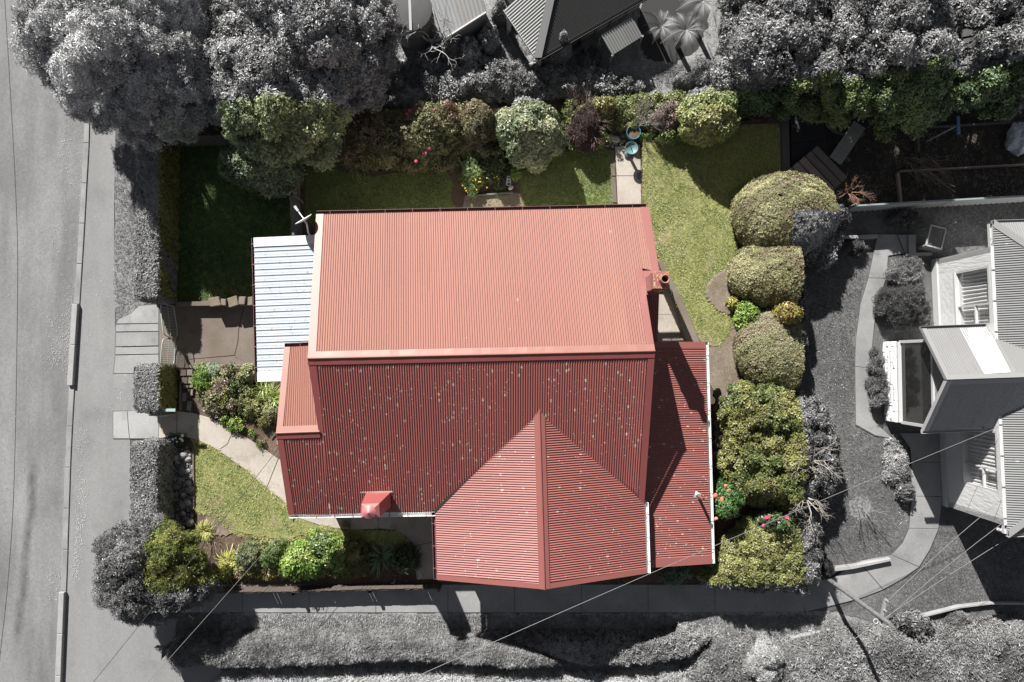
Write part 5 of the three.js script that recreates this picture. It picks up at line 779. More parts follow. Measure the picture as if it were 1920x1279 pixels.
// ---------------------------------------------------------------- flower border behind the house
shrub('rounded_bush', 'big rounded pale green variegated bush in the flower border', 'bush', 994, 248, 62, 2.1, { rz: 62, pal: P.variegated, leaf: LEAF.mid, dens: 190, size: 1, lobes: 14, rough: 0.22, lotY: 1.9 });
twiggy('brown_bush', 'leafless purplish brown bush right of the variegated bush', 'bush', 1094, 236, { stems: 26, len: 0.62, depth: 2, r: 0.011, lean: 0.85, kids: 3, spread: 0.5, up: -0.05, mat: std([0.36, 0.26, 0.225], 0.9) });
shrub('brown_bush_core', 'dense dead inner growth of the leafless brown bush', 'bush', 1096, 236, 30, 1.0, { rz: 42, pal: P.purple, leaf: LEAF.needle, dens: 200, lobes: 5, mat: dryMat });
shrub('heath_bush', 'dark brownish green upright bush left of the variegated bush', 'bush', 902, 240, 34, 1.7, { rz: 50, pal: [[0.06, 0.06, 0.03], [0.11, 0.095, 0.045], [0.17, 0.14, 0.07]], leaf: LEAF.fine, dens: 320, lobes: 5, rough: 0.15 });
const roseT = shrub('rose_bush', 'rose bush with deep pink flowers and bare grey twigs', 'bush', 800, 250, 52, 1.7, { rz: 52, loose: true, pal: [[0.11, 0.115, 0.05], [0.17, 0.17, 0.075], [0.24, 0.19, 0.11]], leaf: LEAF.sprig, dens: 130, lobes: 10, rough: 0.4 });
for (const [px, py] of [[768, 208], [781, 207], [815, 207], [783, 221], [800, 220], [814, 226], [824, 227], [811, 238], [816, 239], [812, 248], [816, 249], [801, 248], [758, 236], [795, 287], [805, 279], [780, 303], [797, 288], [764, 214]]) { const m = part('flower', camellia, pinkM[(px + py) % 2], roseT); m.position.copy(at(px, py, 1.55)).sub(roseT.position); m.scale.setScalar(0.75); m.rotation.set(0.3, px, 0.3); }
twiggy('bare_twigs', 'tangle of bare grey twigs in front of the rose bush', 'shrub', 778, 268, { stems: 12, len: 0.55, depth: 2, r: 0.01, lean: 0.8, spread: 0.8, mat: std([0.3, 0.26, 0.22], 0.9) }).position.y = 0.7;
shrub('brown_shrub', 'brown leaved shrub between garden tree and rose bush', 'shrub', 690, 240, 46, 1.3, { rz: 36, loose: true, pal: [[0.08, 0.06, 0.035], [0.12, 0.09, 0.055], [0.09, 0.1, 0.04]], leaf: LEAF.sprig, dens: 160, lobes: 8, rough: 0.4 });
shrub('brown_shrub', 'reddish brown shrub left of the heath bush', 'shrub', 845, 222, 20, 1.2, { rz: 30, loose: true, pal: [[0.1, 0.06, 0.035], [0.15, 0.09, 0.05]], leaf: LEAF.sprig, dens: 170, lobes: 4 });
shrub('green_shrub', 'low green shrub under the brown shrub', 'shrub', 725, 280, 26, 0.7, { rz: 22, loose: true, pal: P.green, leaf: LEAF.sprig, dens: 150, lobes: 5, rough: 0.4 });
shrub('green_shrub', 'low shrub with mauve flowers beside the yellow daisies', 'shrub', 838, 302, 24, 0.5, { rz: 16, loose: true, pal: [[0.07, 0.1, 0.035], [0.12, 0.14, 0.06], [0.25, 0.18, 0.22]], leaf: LEAF.sprig, dens: 160, lobes: 4, rough: 0.4 });
shrub('green_shrub', 'dim green shrub at the lawn edge under the rose bush', 'shrub', 775, 305, 24, 0.5, { rz: 14, loose: true, pal: P.olive, leaf: LEAF.sprig, dens: 140, lobes: 4, rough: 0.4 });
{
  const t = shrub('daisy_bush', 'bright green daisy bed with yellow flowers', 'plant', 884, 322, 22, 0.5, { rz: 44, loose: true, pal: [[0.12, 0.18, 0.05], [0.18, 0.24, 0.08], [0.24, 0.28, 0.12]], leaf: LEAF.fine, dens: 260, lobes: 9, rough: 0.35 });
  const ym = [std([0.62, 0.46, 0.04], 0.6)], yf = bloom(1, 7); for (const [px, py] of [[880, 328], [888, 331], [895, 329], [891, 336], [900, 335], [887, 339], [892, 338], [898, 341], [901, 341], [881, 336], [867, 348], [872, 353], [874, 358], [889, 351], [894, 356], [913, 352], [932, 331], [935, 335], [927, 333], [913, 334], [890, 327]]) { const m = part('flower', yf, ym[0], t); m.position.copy(at(px, py, 0.55)).sub(t.position); m.scale.setScalar(0.32); m.rotation.set(0.2, px, 0.2); }
}
shrub('dark_plant', 'dark leafy plant in the shade between daisies and wire hoops', 'plant', 920, 305, 24, 0.5, { rz: 30, pal: P.dark, leaf: LEAF.lance, dens: 70, lobes: 5 });
strappy('strap_plant', 'dark strap leaved clump behind the wire hoops', 936, 318, { pal: P.dark, n: 18, L: 0.5, clumps: 4 });
strappy('strap_plant', 'small green strap leaved clump left of the stone by the lawn', 935, 350, { pal: P.green, n: 16, L: 0.3, W: 0.02, clumps: 3 });
strappy('strap_plant', 'green strap leaved clump at the top edge of the half shaded lawn', 672, 302, { pal: [[0.12, 0.16, 0.05], [0.2, 0.22, 0.08]], n: 20, L: 0.55, clumps: 6, spread: 0.35 });
strappy('strap_plant', 'dim strap leaved clump under the garden tree', 652, 300, { pal: P.green, n: 16, L: 0.45, clumps: 3 });
shrub('lime_plant', 'lime green weed at the corner of the middle lawn', 'plant', 968, 320, 9, 0.4, { rz: 16, pal: P.lime, leaf: LEAF.sprig, dens: 150, lobes: 3 });
strappy('strap_bush', 'bright green strappy bush above the round stones', 1165, 208, { pal: [[0.07, 0.13, 0.03], [0.13, 0.19, 0.05]], n: 24, L: 0.55, W: 0.03, clumps: 14, spread: 0.6 });
shrub('green_shrub', 'olive shrub above the leafless brown bush', 'shrub', 1130, 200, 24, 1.0, { rz: 20, loose: true, pal: P.olive, leaf: LEAF.sprig, dens: 160, lobes: 4 });
twiggy('grey_bush', 'leafless silvery bush growing in the blue pot', 'bush', 1192, 242, { stems: 16, len: 0.5, depth: 2, r: 0.009, lean: 0.6, dir: [0.35, -0.5], mat: std([0.34, 0.3, 0.28], 0.9) }).position.y = 0.5;
shrub('purple_bush', 'dark purplish bush right of the silvery bush', 'bush', 1250, 222, 26, 1.3, { rz: 28, loose: true, pal: P.purple, leaf: LEAF.sprig, dens: 150, lobes: 5, rough: 0.35 });
shrub('rounded_bush', 'round yellow green bush at the top of the side lawn', 'bush', 1330, 215, 56, 1.9, { rz: 50, ground: TER, pal: [[0.11, 0.15, 0.045], [0.18, 0.21, 0.07], [0.27, 0.27, 0.11]], leaf: LEAF.mid, dens: 190, lobes: 12, lotY: TER + 1.9 });
shrub('green_shrub', 'low lime plants at the corner of the side lawn beside the blue pot', 'plant', 1213, 258, 12, 0.4, { rz: 9, loose: true, pal: P.lime, leaf: LEAF.sprig, dens: 170, lobes: 3 });
shrub('green_shrub', 'dark green leafy plant in front of the purplish bush', 'plant', 1258, 256, 28, 0.6, { rz: 12, ground: TER, loose: true, pal: P.green, leaf: LEAF.mid, dens: 110, lobes: 4 });
shrub('green_shrub', 'dark shaded plant under the top right trees beside the yellow green bush', 'plant', 1410, 192, 34, 1.3, { rz: 26, ground: TER, pal: P.dark, leaf: LEAF.mid, dens: 120, lobes: 4 });
shrub('green_shrub', 'dark brown leafy plant at the shaded end of the flower border', 'plant', 1446, 190, 22, 1.0, { rz: 22, ground: TER, pal: [[0.05, 0.05, 0.025], [0.08, 0.08, 0.035]], leaf: LEAF.mid, dens: 120, lobes: 4, loose: true });
twiggy('bare_twigs', 'dark bare twigs under the left tree of the top right row', 'shrub', 1448, 200, { ground: TER, stems: 10, len: 0.6, depth: 2, r: 0.012, lean: 0.9, mat: std([0.12, 0.09, 0.07], 0.9) });
// ---------------------------------------------------------------- front flower bed beside the carport
const fb = [
  ['rounded bright green clump beside the steps', 379, 713, 18, 0.5, { pal: P.lime, leaf: LEAF.lance, size: 0.6, dens: 200, lobes: 3 }], ['small pale green cushion at the driveway corner of the flower bed', 377, 692, 11, 0.3, { pal: [[0.16, 0.21, 0.08], [0.22, 0.27, 0.11]], leaf: LEAF.fine, dens: 280, lobes: 2 }],
  ['grey green patch beside the pale green cushion', 402, 698, 16, 0.3, { pal: P.blue.map((c) => c.map((v) => v * 1.5)), leaf: LEAF.fine, dens: 240, lobes: 3 }], ['pink tinged clump along the driveway edge', 426, 697, 15, 0.45, { pal: P.pinkish, leaf: LEAF.sprig, dens: 180, lobes: 3 }], ['light green clump under the carport gutter corner', 464, 698, 14, 0.5, { pal: [[0.12, 0.15, 0.05], [0.22, 0.24, 0.1], [0.35, 0.34, 0.2]], leaf: LEAF.sprig, dens: 180, lobes: 3 }],
  ['pale pink flowering clump in the middle of the flower bed', 418, 724, 20, 0.45, { pal: P.pinkish, leaf: LEAF.sprig, dens: 170, lobes: 4 }], ['dark green clump right of the pale pink clump', 442, 722, 14, 0.45, { pal: P.green, leaf: LEAF.sprig, dens: 170, lobes: 3 }], ['leafy green clump with cream tips below the pale pink clump', 400, 742, 17, 0.4, { pal: P.pinkish, leaf: LEAF.mid, dens: 120, lobes: 3 }],
  ['yellowish leafy clump below the dark green clump', 422, 744, 12, 0.35, { pal: P.yellow, leaf: LEAF.sprig, dens: 150, lobes: 3 }], ['small green rosette at the stepping stones', 381, 749, 7, 0.25, { pal: P.green, leaf: LEAF.lance, size: 0.5, dens: 160, lobes: 1 }], ['dull olive low shrub near the garden path', 405, 765, 18, 0.35, { pal: [[0.1, 0.095, 0.05], [0.15, 0.14, 0.08]], leaf: LEAF.sprig, dens: 170, lobes: 4 }],
  ['purplish brown low shrub in the flower bed', 437, 756, 13, 0.35, { pal: [[0.15, 0.1, 0.08], [0.22, 0.16, 0.12]], leaf: LEAF.sprig, dens: 170, lobes: 3 }], ['small yellow leaved plant below the rust coloured grass', 470, 758, 10, 0.25, { pal: P.yellow, leaf: LEAF.mid, dens: 100, lobes: 2 }], ['yellow green weed at the path edge', 419, 785, 9, 0.25, { pal: P.lime, leaf: LEAF.sprig, dens: 150, lobes: 2 }], ['green weed with small flowers overhanging the garden path', 441, 796, 13, 0.3, { pal: P.lime, leaf: LEAF.sprig, dens: 150, lobes: 3 }],
  ['pale flowering weed near the left wing corner', 506, 775, 12, 0.4, { pal: P.pinkish, leaf: LEAF.fine, dens: 200, lobes: 3 }], ['thin green weed beside the left wing wall', 494, 793, 9, 0.35, { pal: P.olive, leaf: LEAF.fine, dens: 180, lobes: 2 }], ['little green weed at the wire end of the garden path', 472, 812, 6, 0.2, { pal: P.lime, leaf: LEAF.sprig, dens: 140, lobes: 1 }], ['creeping weed along the path edge below the left wing', 490, 832, 8, 0.18, { pal: P.olive, leaf: LEAF.fine, dens: 180, lobes: 1 }], ['pinkish sprawling clump beside the carport post', 450, 707, 12, 0.4, { pal: P.pinkish, leaf: LEAF.sprig, dens: 160, lobes: 2 }],
];
for (const [lab, px, py, rp, h, o] of fb) shrub('garden_plant', lab, 'plant', px, py, rp, h, { rough: 0.4, loose: true, ...o });
strappy('agapanthus', 'large arching strap leaved plant under the carport corner', 500, 738, { pal: [[0.08, 0.15, 0.03], [0.15, 0.22, 0.05], [0.26, 0.28, 0.08]], n: 26, L: 0.62, W: 0.035, clumps: 9, spread: 0.4 });
strappy('tussock', 'rust coloured grass tussock in the flower bed', 462, 745, { pal: [[0.22, 0.14, 0.03], [0.28, 0.19, 0.05]], n: 70, L: 0.4, W: 0.01, clumps: 4, spread: 0.12 });
strappy('iris', 'yellow green strap leaved plant at the front lawn corner', 378, 1000, { pal: P.yellow, n: 22, L: 0.5, W: 0.03, clumps: 5, spread: 0.15 });
strappy('iris', 'bright yellow green strap leaved plant in the soil by the bottom fence', 425, 1062, { pal: [[0.22, 0.24, 0.04], [0.36, 0.36, 0.1]], n: 24, L: 0.55, W: 0.03, clumps: 9, spread: 0.4 });
strappy('flax', 'dark spiky plant in the shadow beside the gable', 717, 1045, { pal: [[0.07, 0.12, 0.06], [0.1, 0.15, 0.08]], n: 26, L: 0.7, W: 0.04, clumps: 4, spread: 0.15 });
// ---------------------------------------------------------------- bed along the bottom fence
const sb = [
  ['big rounded bright green shrub by the bottom fence', 566, 1052, 36, 1.0, { rz: 30, pal: P.lime, leaf: LEAF.mid, size: 0.9, dens: 170, lobes: 7 }], ['feathery grey green shrub right of the bare soil', 470, 1040, 20, 0.7, { rz: 28, pal: [[0.1, 0.12, 0.05], [0.16, 0.18, 0.09], [0.2, 0.18, 0.12]], leaf: LEAF.fine, dens: 160, lobes: 4, core: false }], ['loose green shrub left of the rounded bright green shrub', 515, 1040, 22, 0.7, { rz: 24, pal: P.green, leaf: LEAF.fine, dens: 170, lobes: 5, core: false }], ['yellow green low plant in front of the loose shrub', 510, 1068, 14, 0.4, { pal: P.yellow, leaf: LEAF.sprig, dens: 120, lobes: 3, core: false }],
  ['small lime plant at the lawn edge above the bright shrub', 588, 1004, 12, 0.4, { pal: P.lime, leaf: LEAF.sprig, dens: 170, lobes: 2 }], ['leafy green shrub behind the bright rounded shrub', 602, 1025, 20, 0.7, { pal: P.green, leaf: LEAF.mid, dens: 140, lobes: 4 }], ['mid green shrub with yellow leaves right of the bright shrub', 626, 1040, 22, 0.7, { rz: 26, pal: P.lime.map((c) => c.map((v) => v * 0.8)), leaf: LEAF.mid, dens: 140, lobes: 5 }], ['olive twiggy shrub near the house shadow', 655, 1030, 22, 0.6, { rz: 22, pal: P.olive, leaf: LEAF.sprig, dens: 130, lobes: 5, rough: 0.45, core: false }], ['light green low plant by the fence near the house shadow', 640, 1066, 20, 0.4, { rz: 12, pal: P.lime, leaf: LEAF.sprig, dens: 140, lobes: 3 }],
  ['dry brown and cream shrub at the edge of the house shadow', 672, 1062, 20, 0.4, { rz: 14, pal: [[0.2, 0.17, 0.11], [0.28, 0.24, 0.17]], leaf: LEAF.needle, dens: 130, lobes: 4, core: false }], ['shaded leafy shrub right of the dark spiky plant', 760, 1050, 26, 0.6, { rz: 22, pal: P.dark, leaf: LEAF.mid, dens: 120, lobes: 5 }], ['small weed growing in the path joint', 648, 984, 7, 0.25, { pal: P.green, leaf: LEAF.sprig, dens: 120, lobes: 1, core: false }], ['pair of tiny seedlings in the bare soil', 540, 1022, 6, 0.12, { pal: P.green, leaf: LEAF.mid, dens: 200, size: 0.6, lobes: 1, core: false }],
];
for (const [lab, px, py, rp, h, o] of sb) shrub('garden_plant', lab, 'plant', px, py, rp, h, { rough: 0.4, loose: true, ...o });
twiggy('bare_shrub', 'leafless shrub casting twig shadows on the bare soil', 'shrub', 400, 1015, { stems: 6, len: 0.35, depth: 2, r: 0.008, lean: 0.9, mat: std([0.16, 0.12, 0.09], 0.9) });
single('driftwood', tube([[574, 1072], [585, 1078], [594, 1070], [604, 1066], [612, 1076], [620, 1080]].map(([a, b], i) => at(a, b, 0.3 + (i % 2) * 0.08)), 0.022, 24, 6), std([0.4, 0.35, 0.3], 0.9), 'gnarled bleached branch lying by the bottom fence', 'branch');
single('white_branch', tube([[772, 1068], [780, 1069], [787, 1074], [789, 1080], [784, 1086]].map(([a, b]) => at(a, b, 0.25)), 0.018, 20, 6), std([0.55, 0.55, 0.58], 0.8), 'curved white branch in the shadow beside the gable', 'branch');
// ---------------------------------------------------------------- grey gardens outside
const ng = [
  ['grey flowering shrub under the finer leaved tree', 770, 185, 34, 0.8, { rz: 20, pal: GREY(0.12, 0.2, 0.3) }], ['grey leafy shrub in the middle of the neighbouring border', 900, 160, 40, 0.9, { rz: 26, pal: GREY(0.1, 0.17, 0.27) }], ['grey shrub above the variegated bush', 980, 165, 36, 0.9, { rz: 24, pal: GREY(0.08, 0.14, 0.22) }], ['low grey shrub left of the rough grass', 1060, 165, 38, 0.7, { rz: 20, pal: GREY(0.1, 0.16, 0.24) }],
  ['pale grey shrub at the foot of the bare fruit tree', 875, 95, 26, 0.8, { rz: 22, pal: GREY(0.14, 0.22, 0.32) }], ['pale leafy grey shrub beside the veranda', 915, 70, 18, 0.9, { rz: 22, pal: GREY(0.14, 0.22, 0.32) }], ['round grey bush at the veranda post', 936, 22, 12, 1.0, { rz: 14, pal: GREY(0.13, 0.17, 0.22), leaf: LEAF.fine, dens: 300 }], ['dark grey shrub below the porch awning', 1105, 112, 22, 0.6, { pal: GREY(0.05, 0.08, 0.12) }],
  ['pale rough shrub left of the big dense trees', 1330, 140, 34, 0.7, { rz: 22, pal: GREY(0.16, 0.24, 0.32), leaf: LEAF.fine, dens: 260 }], ['grey shrub along the lot line above the round bush', 1290, 150, 34, 0.4, { rz: 12, pal: GREY(0.18, 0.25, 0.33), leaf: LEAF.fine, dens: 260 }], ['grey shrub between the water tank and the trees', 725, 130, 22, 0.7, { rz: 40, pal: GREY(0.08, 0.14, 0.22), leaf: LEAF.fine, dens: 240 }],
  ['round spiky grey shrub at the top of the white house bed', 1695, 513, 30, 0.6, { rz: 26, pal: GREY(0.13, 0.2, 0.29), leaf: LEAF.needle, dens: 260 }], ['broad dark grey bush beside the white house wall', 1690, 575, 46, 0.8, { rz: 42, pal: GREY(0.07, 0.11, 0.17), leaf: LEAF.needle, dens: 300, lobes: 9 }], ['pale grey plants against the white house wall', 1725, 598, 20, 0.4, { rz: 22, pal: GREY(0.14, 0.19, 0.26), leaf: LEAF.needle, dens: 240 }], ['row of spiky grey plants along the block wall', 1645, 715, 14, 0.6, { rz: 72, pal: GREY(0.1, 0.16, 0.24), leaf: LEAF.needle, dens: 280, lobes: 8 }],
  ['low pale grey flowering patch beside the curved path', 1680, 868, 24, 0.25, { rz: 44, pal: GREY(0.16, 0.22, 0.32), leaf: LEAF.fine, dens: 220, lobes: 7 }], ['dark grey plant at the end of the flowering patch', 1697, 922, 12, 0.4, { rz: 14, pal: GREY(0.05, 0.09, 0.14), leaf: LEAF.mid, dens: 140 }], ['dark glossy bush at the top of the utility pole', 1715, 1172, 34, 0.7, { rz: 16, pal: GREY(0.05, 0.1, 0.18), leaf: LEAF.broad, dens: 70, lobes: 5 }], ['small spiky clump at the edge of the corner lawn', 1795, 1160, 26, 0.3, { rz: 10, pal: GREY(0.1, 0.17, 0.24), leaf: LEAF.needle, dens: 200 }], ['grassy clump at the upper end of the neighbour\'s lawn', 1590, 465, 44, 0.4, { rz: 12, pal: GREY(0.06, 0.1, 0.16), leaf: LEAF.needle, dens: 220 }],
  ['dark clump at the foot of the utility pole', 1546, 1062, 12, 0.6, { rz: 14, pal: GREY(0.04, 0.06, 0.09), leaf: LEAF.needle, dens: 220 }], ['dark grey shrub beside the metal fence post', 1700, 410, 40, 0.5, { rz: 14, pal: GREY(0.04, 0.07, 0.11) }],
];
for (const [lab, px, py, rp, h, o] of ng) shrub('grey_shrub', lab, 'shrub', px, py, rp, h, { grey: true, leaf: LEAF.sprig, dens: 200, rough: 0.4, loose: true, ...o });
function conifer(label, px, py, h, r, seed, l) { const c = at(px, py, 0), t = thing('conifer', label, 'tree', V(c.x, 0, c.z)), g = new THREE.LatheGeometry([[0.001, h], [r * 0.35, h * 0.8], [r * 0.75, h * 0.5], [r, h * 0.2], [r * 0.9, 0.05]].map(([a, b]) => new THREE.Vector2(a, b)), 20), s = sampler(g), q = rngOf(seed), sp = []; for (let i = 0; i < s.area * 300; i++) { const [p, n] = s.at(q); if (n.x * p.x + n.z * p.z < 0) n.negate(); p.x *= 0.9 + q() * 0.2; p.z *= 0.9 + q() * 0.2; sp.push([p, n.add(V(0, 0.9, 0)).normalize(), 0.8 + q() * 0.5, leafColour(GREY(l * 0.7, l, l * 1.4), q, p, seed, null, true)]); } part('trunk', g.scale(0.85, 0.95, 0.85), M.dark, t); copies('crown', LEAF.fine, sp, t); }
conifer('tallest dark pointed conifer below the bare fruit tree', 848, 110, 1.7, 0.42, 301, 0.055); conifer('small dark conifer left of the tallest one', 822, 114, 1.0, 0.26, 302, 0.05); conifer('small dark conifer right of the tallest one', 868, 120, 1.0, 0.28, 303, 0.05);
conifer('fluffy grey conifer at the corner of the black roof', 1050, 106, 1.9, 0.36, 304, 0.13); conifer('shorter grey conifer left of the fluffy one', 1022, 110, 1.5, 0.34, 305, 0.12); conifer('small grey conifer between the two fluffy ones', 1036, 118, 1.2, 0.3, 306, 0.11);
{ const t = twiggy('fruit_tree', 'leafless pale fruit tree beside the water tank', 'tree', 812, 92, { stems: 6, len: 0.95, depth: 3, r: 0.04, lean: 0.7, spread: 0.9, kids: 2, bend: 0.3, mat: std(greyOf(0.38), 0.9) }); part('trunk', rod(V(0, 0, 0), V(0.02, 0.7, 0), 0.08, 0.06), M.twigGrey, t); for (const c of t.children) if (c.name === 'branches') c.position.y = 0.6; }
{ // tree fern
  const fern = (label, px, py, n, L, hh, seed) => { const c = at(px, py, 0), t = thing('tree_fern', label, 'fern', V(c.x, 0, c.z)), r = rngOf(seed); part('trunk', rod(V(0, 0, 0), V(0, hh, 0), 0.1, 0.08, 10), M.barkGrey, t);
    for (let i = 0; i < n; i++) { const T = new Tris(), a = i / n * 6.283 + r() * 0.3, d = V(Math.cos(a), 0, Math.sin(a)), s = V(-d.z, 0, d.x), l = L * (0.8 + r() * 0.4); let prev; for (let k = 0; k <= 18; k++) { const f = k / 18, p = d.clone().multiplyScalar(l * f).setY(hh + Math.sin(f * 2.4) * 0.35 * l - f * f * 0.35 * l), w = 0.26 * L * Math.sin(Math.PI * Math.min(1, f * 0.9 + 0.1)) * (1 - f * 0.3); if (prev) { T.quad(prev.clone().addScaledVector(s, 0.008), p.clone().addScaledVector(s, 0.008), p.clone().addScaledVector(s, -0.008), prev.clone().addScaledVector(s, -0.008)); for (const q of [-1, 1]) T.tri(prev, prev.clone().lerp(p, 0.42), p.clone().addScaledVector(s, q * w).addScaledVector(d, 0.09 * L).add(V(0, -0.05, 0))); } prev = p; } part('frond', T.build(), std(greyOf(0.13 + r() * 0.14), 0.6), t); } };
  sheet('fern_shade', [[1204, -10], [1330, -10], [1326, 50], [1306, 96], [1268, 118], [1214, 112], [1196, 70]], 0.012, std(greyOf(0.03), 0.95), 'earth under the tree ferns with their shade painted in as near black', 'garden bed', { ragged: 0.05, seed: 61 });  // near-black sheet: shade beneath the fronds, painted as ground colour
  fern('tree fern with spreading fronds right of the porch awning', 1270, 88, 12, 0.85, 1.3, 5); fern('tree fern at the top edge beside the big dense trees', 1296, 42, 12, 0.9, 1.5, 6); fern('darker fern in the shade of the black roofed house', 1232, 70, 10, 0.75, 0.8, 7);
}
{ // small bare tree in a worn ring of the neighbour's lawn
  sheet('tree_ring', [[1595, 935], [1612, 930], [1632, 938], [1634, 958], [1618, 972], [1598, 966], [1590, 950]], 0.012, M.grassGrey, 'worn circle of dry grass round the small bare tree', 'ground', { smooth: true, ragged: 0.07, seed: 51 });
  twiggy('young_tree', 'small bare young tree in a ring on the neighbour\'s lawn', 'tree', 1612, 955, { stems: 3, len: 0.55, depth: 2, r: 0.018, lean: 0.35, mat: std(greyOf(0.16), 0.9) });
}
// planted banks and hedges along the bottom of the picture
const bank = (name, label, cat, list, h, pal, leaf, dens, seed, size = 1, soft = 0.25, vary = 0.2) => {
  const pts = outline(list, h, { smooth: false, ragged: 0.05, seed, step: 0.2 }), xs = pts.map((p) => p.x), zs = pts.map((p) => p.z), x0 = Math.min(...xs), x1 = Math.max(...xs), z0 = Math.min(...zs), z1 = Math.max(...zs), st = 0.11, T = new Tris(), f = V((x0 + x1) / 2, 0, (z0 + z1) / 2);
  const dist = (x, z) => { if (!insidePoly(x, z, pts)) return 0; let d = 9; for (let i = 0; i < pts.length; i++) { const a = pts[i], b = pts[(i + 1) % pts.length], vx = b.x - a.x, vz = b.z - a.z, t = clamp01(((x - a.x) * vx + (z - a.z) * vz) / (vx * vx + vz * vz + 1e-9)); d = Math.min(d, Math.hypot(x - a.x - vx * t, z - a.z - vz * t)); } return d; };
  const nx = Math.ceil((x1 - x0) / st), nz = Math.ceil((z1 - z0) / st), hs = []; for (let i = 0; i <= nx; i++) for (let j = 0; j <= nz; j++) { const x = x0 + i * st, z = z0 + j * st, d = dist(x, z); hs.push(d <= 0 ? -0.02 : h * Math.pow(clamp01(d / soft), 0.45) * (1 - vary + 2 * vary * fbm(x * 1.1, z * 1.1, seed, 3))); }
  const pv = (i, j) => V(x0 + i * st - f.x, hs[i * (nz + 1) + j], z0 + j * st - f.z);
  for (let i = 0; i < nx; i++) for (let j = 0; j < nz; j++) { const a = pv(i, j), b = pv(i, j + 1), c = pv(i + 1, j + 1), d = pv(i + 1, j); if (Math.max(a.y, b.y, c.y, d.y) > 0) T.quad(a, b, c, d); }
  const g = T.build(), t = thing(name, label, cat, f), s = sampler(g), r = rngOf(seed), sp = []; part('stems', g.clone().translate(0, -0.06, 0), std(greyOf(0.045), 0.95), t);
  for (let i = 0; i < s.area * dens; i++) { const [p, n] = s.at(r); if (p.y < 0) continue; p.addScaledVector(n, (r() - 0.6) * 0.1); sp.push([p, n.add(V((r() - 0.5) * 1.1, (r() - 0.3) * 0.6, (r() - 0.5) * 1.1)).normalize(), size * (0.7 + r() * 0.6), leafColour(pal, r, p.clone().add(f), seed, null, true)]); }
  copies('leaves', leaf, sp, t); return t;
};
const longGrass = strapTuft(77, { n: 12, L: 0.2, W: 0.018, rise: 0.9, curl: 1.0 });
bank('hedge', 'long low grey hedge of grassy plants along the bottom left', 'hedge', [[318, 1206], [420, 1200], [760, 1200], [905, 1199], [1000, 1222], [1075, 1250], [1000, 1258], [860, 1250], [760, 1243], [600, 1252], [420, 1258], [330, 1256], [305, 1240]], 0.8, GREY(0.11, 0.17, 0.25), longGrass, 260, 401, 0.62, 0.14, 0.06);
bank('hedge', 'grey leafy hedge in the bottom middle under the gable shadow', 'hedge', [[905, 1198], [1240, 1196], [1300, 1182], [1340, 1200], [1300, 1240], [1180, 1254], [1080, 1252], [1000, 1222]], 0.75, GREY(0.11, 0.165, 0.24), LEAF.sprig, 300, 402, 0.9, 0.16, 0.08);
bank('ivy_bank', 'wide grey leafy bank filling the bottom right', 'ground cover', [[1340, 1200], [1420, 1200], [1500, 1212], [1580, 1190], [1660, 1185], [1760, 1182], [1940, 1168], [1940, 1310], [1290, 1310], [1300, 1240]], 0.7, GREY(0.1, 0.155, 0.235), LEAF.lance, 170, 403, 0.8, 0.5);
shrub('grey_shrub', 'pale round fluffy grey shrub in the bottom right bank', 'shrub', 1432, 1240, 40, 1.1, { rz: 34, grey: true, pal: GREY(0.18, 0.25, 0.32), leaf: LEAF.fine, dens: 420, lobes: 5, rough: 0.15 });
bank('grass_bank', 'pale soft grassy bank along the very bottom', 'grass', [[380, 1300], [420, 1268], [600, 1266], [720, 1268], [860, 1258], [960, 1270], [1080, 1272], [1180, 1268], [1290, 1262], [1380, 1266], [1420, 1310]], 0.35, GREY(0.22, 0.3, 0.38), longGrass, 190, 404, 1, 0.4);
// ---------------------------------------------------------------- grass blades on the lawns
const blades = grassTuft(5, 7, 0.05, 0.011);
const lp = [[0.205, 0.235, 0.06], [0.3, 0.315, 0.095], [0.4, 0.38, 0.17]], dp = [[0.11, 0.145, 0.045], [0.16, 0.19, 0.065], [0.23, 0.235, 0.1]];
groundCover('grass', 'short mown blades over the front lawn', [[364, 830], [410, 848], [460, 884], [500, 920], [530, 945], [556, 974], [600, 990], [632, 996], [700, 998], [742, 1000], [770, 1035], [700, 1012], [620, 1007], [565, 1001], [490, 1002], [430, 990], [370, 955], [362, 900]], 0.03, blades, 260, lp, 0.9, { category: 'grass' });
groundCover('grass', 'short mown blades over the sunny side lawn', [[1210, 272], [1260, 272], [1345, 254], [1400, 236], [1460, 236], [1462, 316], [1408, 354], [1380, 390], [1374, 440], [1374, 500], [1330, 528], [1324, 556], [1364, 596], [1344, 646], [1322, 646], [1268, 572], [1238, 510], [1210, 440]], TER + 0.004, blades, 260, lp, 0.9, { category: 'grass' });
groundCover('grass', 'mown blades over the lawn left of the pale path', [[985, 330], [1060, 290], [1140, 280], [1150, 410], [985, 410]], 0.004, blades, 260, dp, 1, { category: 'grass' });
groundCover('grass', 'mown blades over the half shaded lawn', [[576, 314], [700, 332], [832, 322], [842, 372], [860, 410], [576, 410]], 0.004, blades, 260, dp, 1, { category: 'grass' });
groundCover('grass', 'longer shaded grass of the lawn under the street tree', [[336, 270], [548, 270], [552, 480], [476, 556], [336, 558]], 0.004, longGrass, 70, [[0.05, 0.1, 0.02], [0.09, 0.14, 0.03], [0.12, 0.16, 0.04]], 0.55, { category: 'grass' });
groundCover('grass', 'mown blades over the neighbour\'s long lawn', [[1510, 474], [1560, 466], [1632, 478], [1608, 580], [1600, 640], [1600, 795], [1655, 817], [1700, 905], [1700, 960], [1660, 1038], [1548, 1068], [1532, 900]], 0.004, blades, 260, GREY(0.08, 0.11, 0.155), 0.9, { category: 'grass', grey: true });
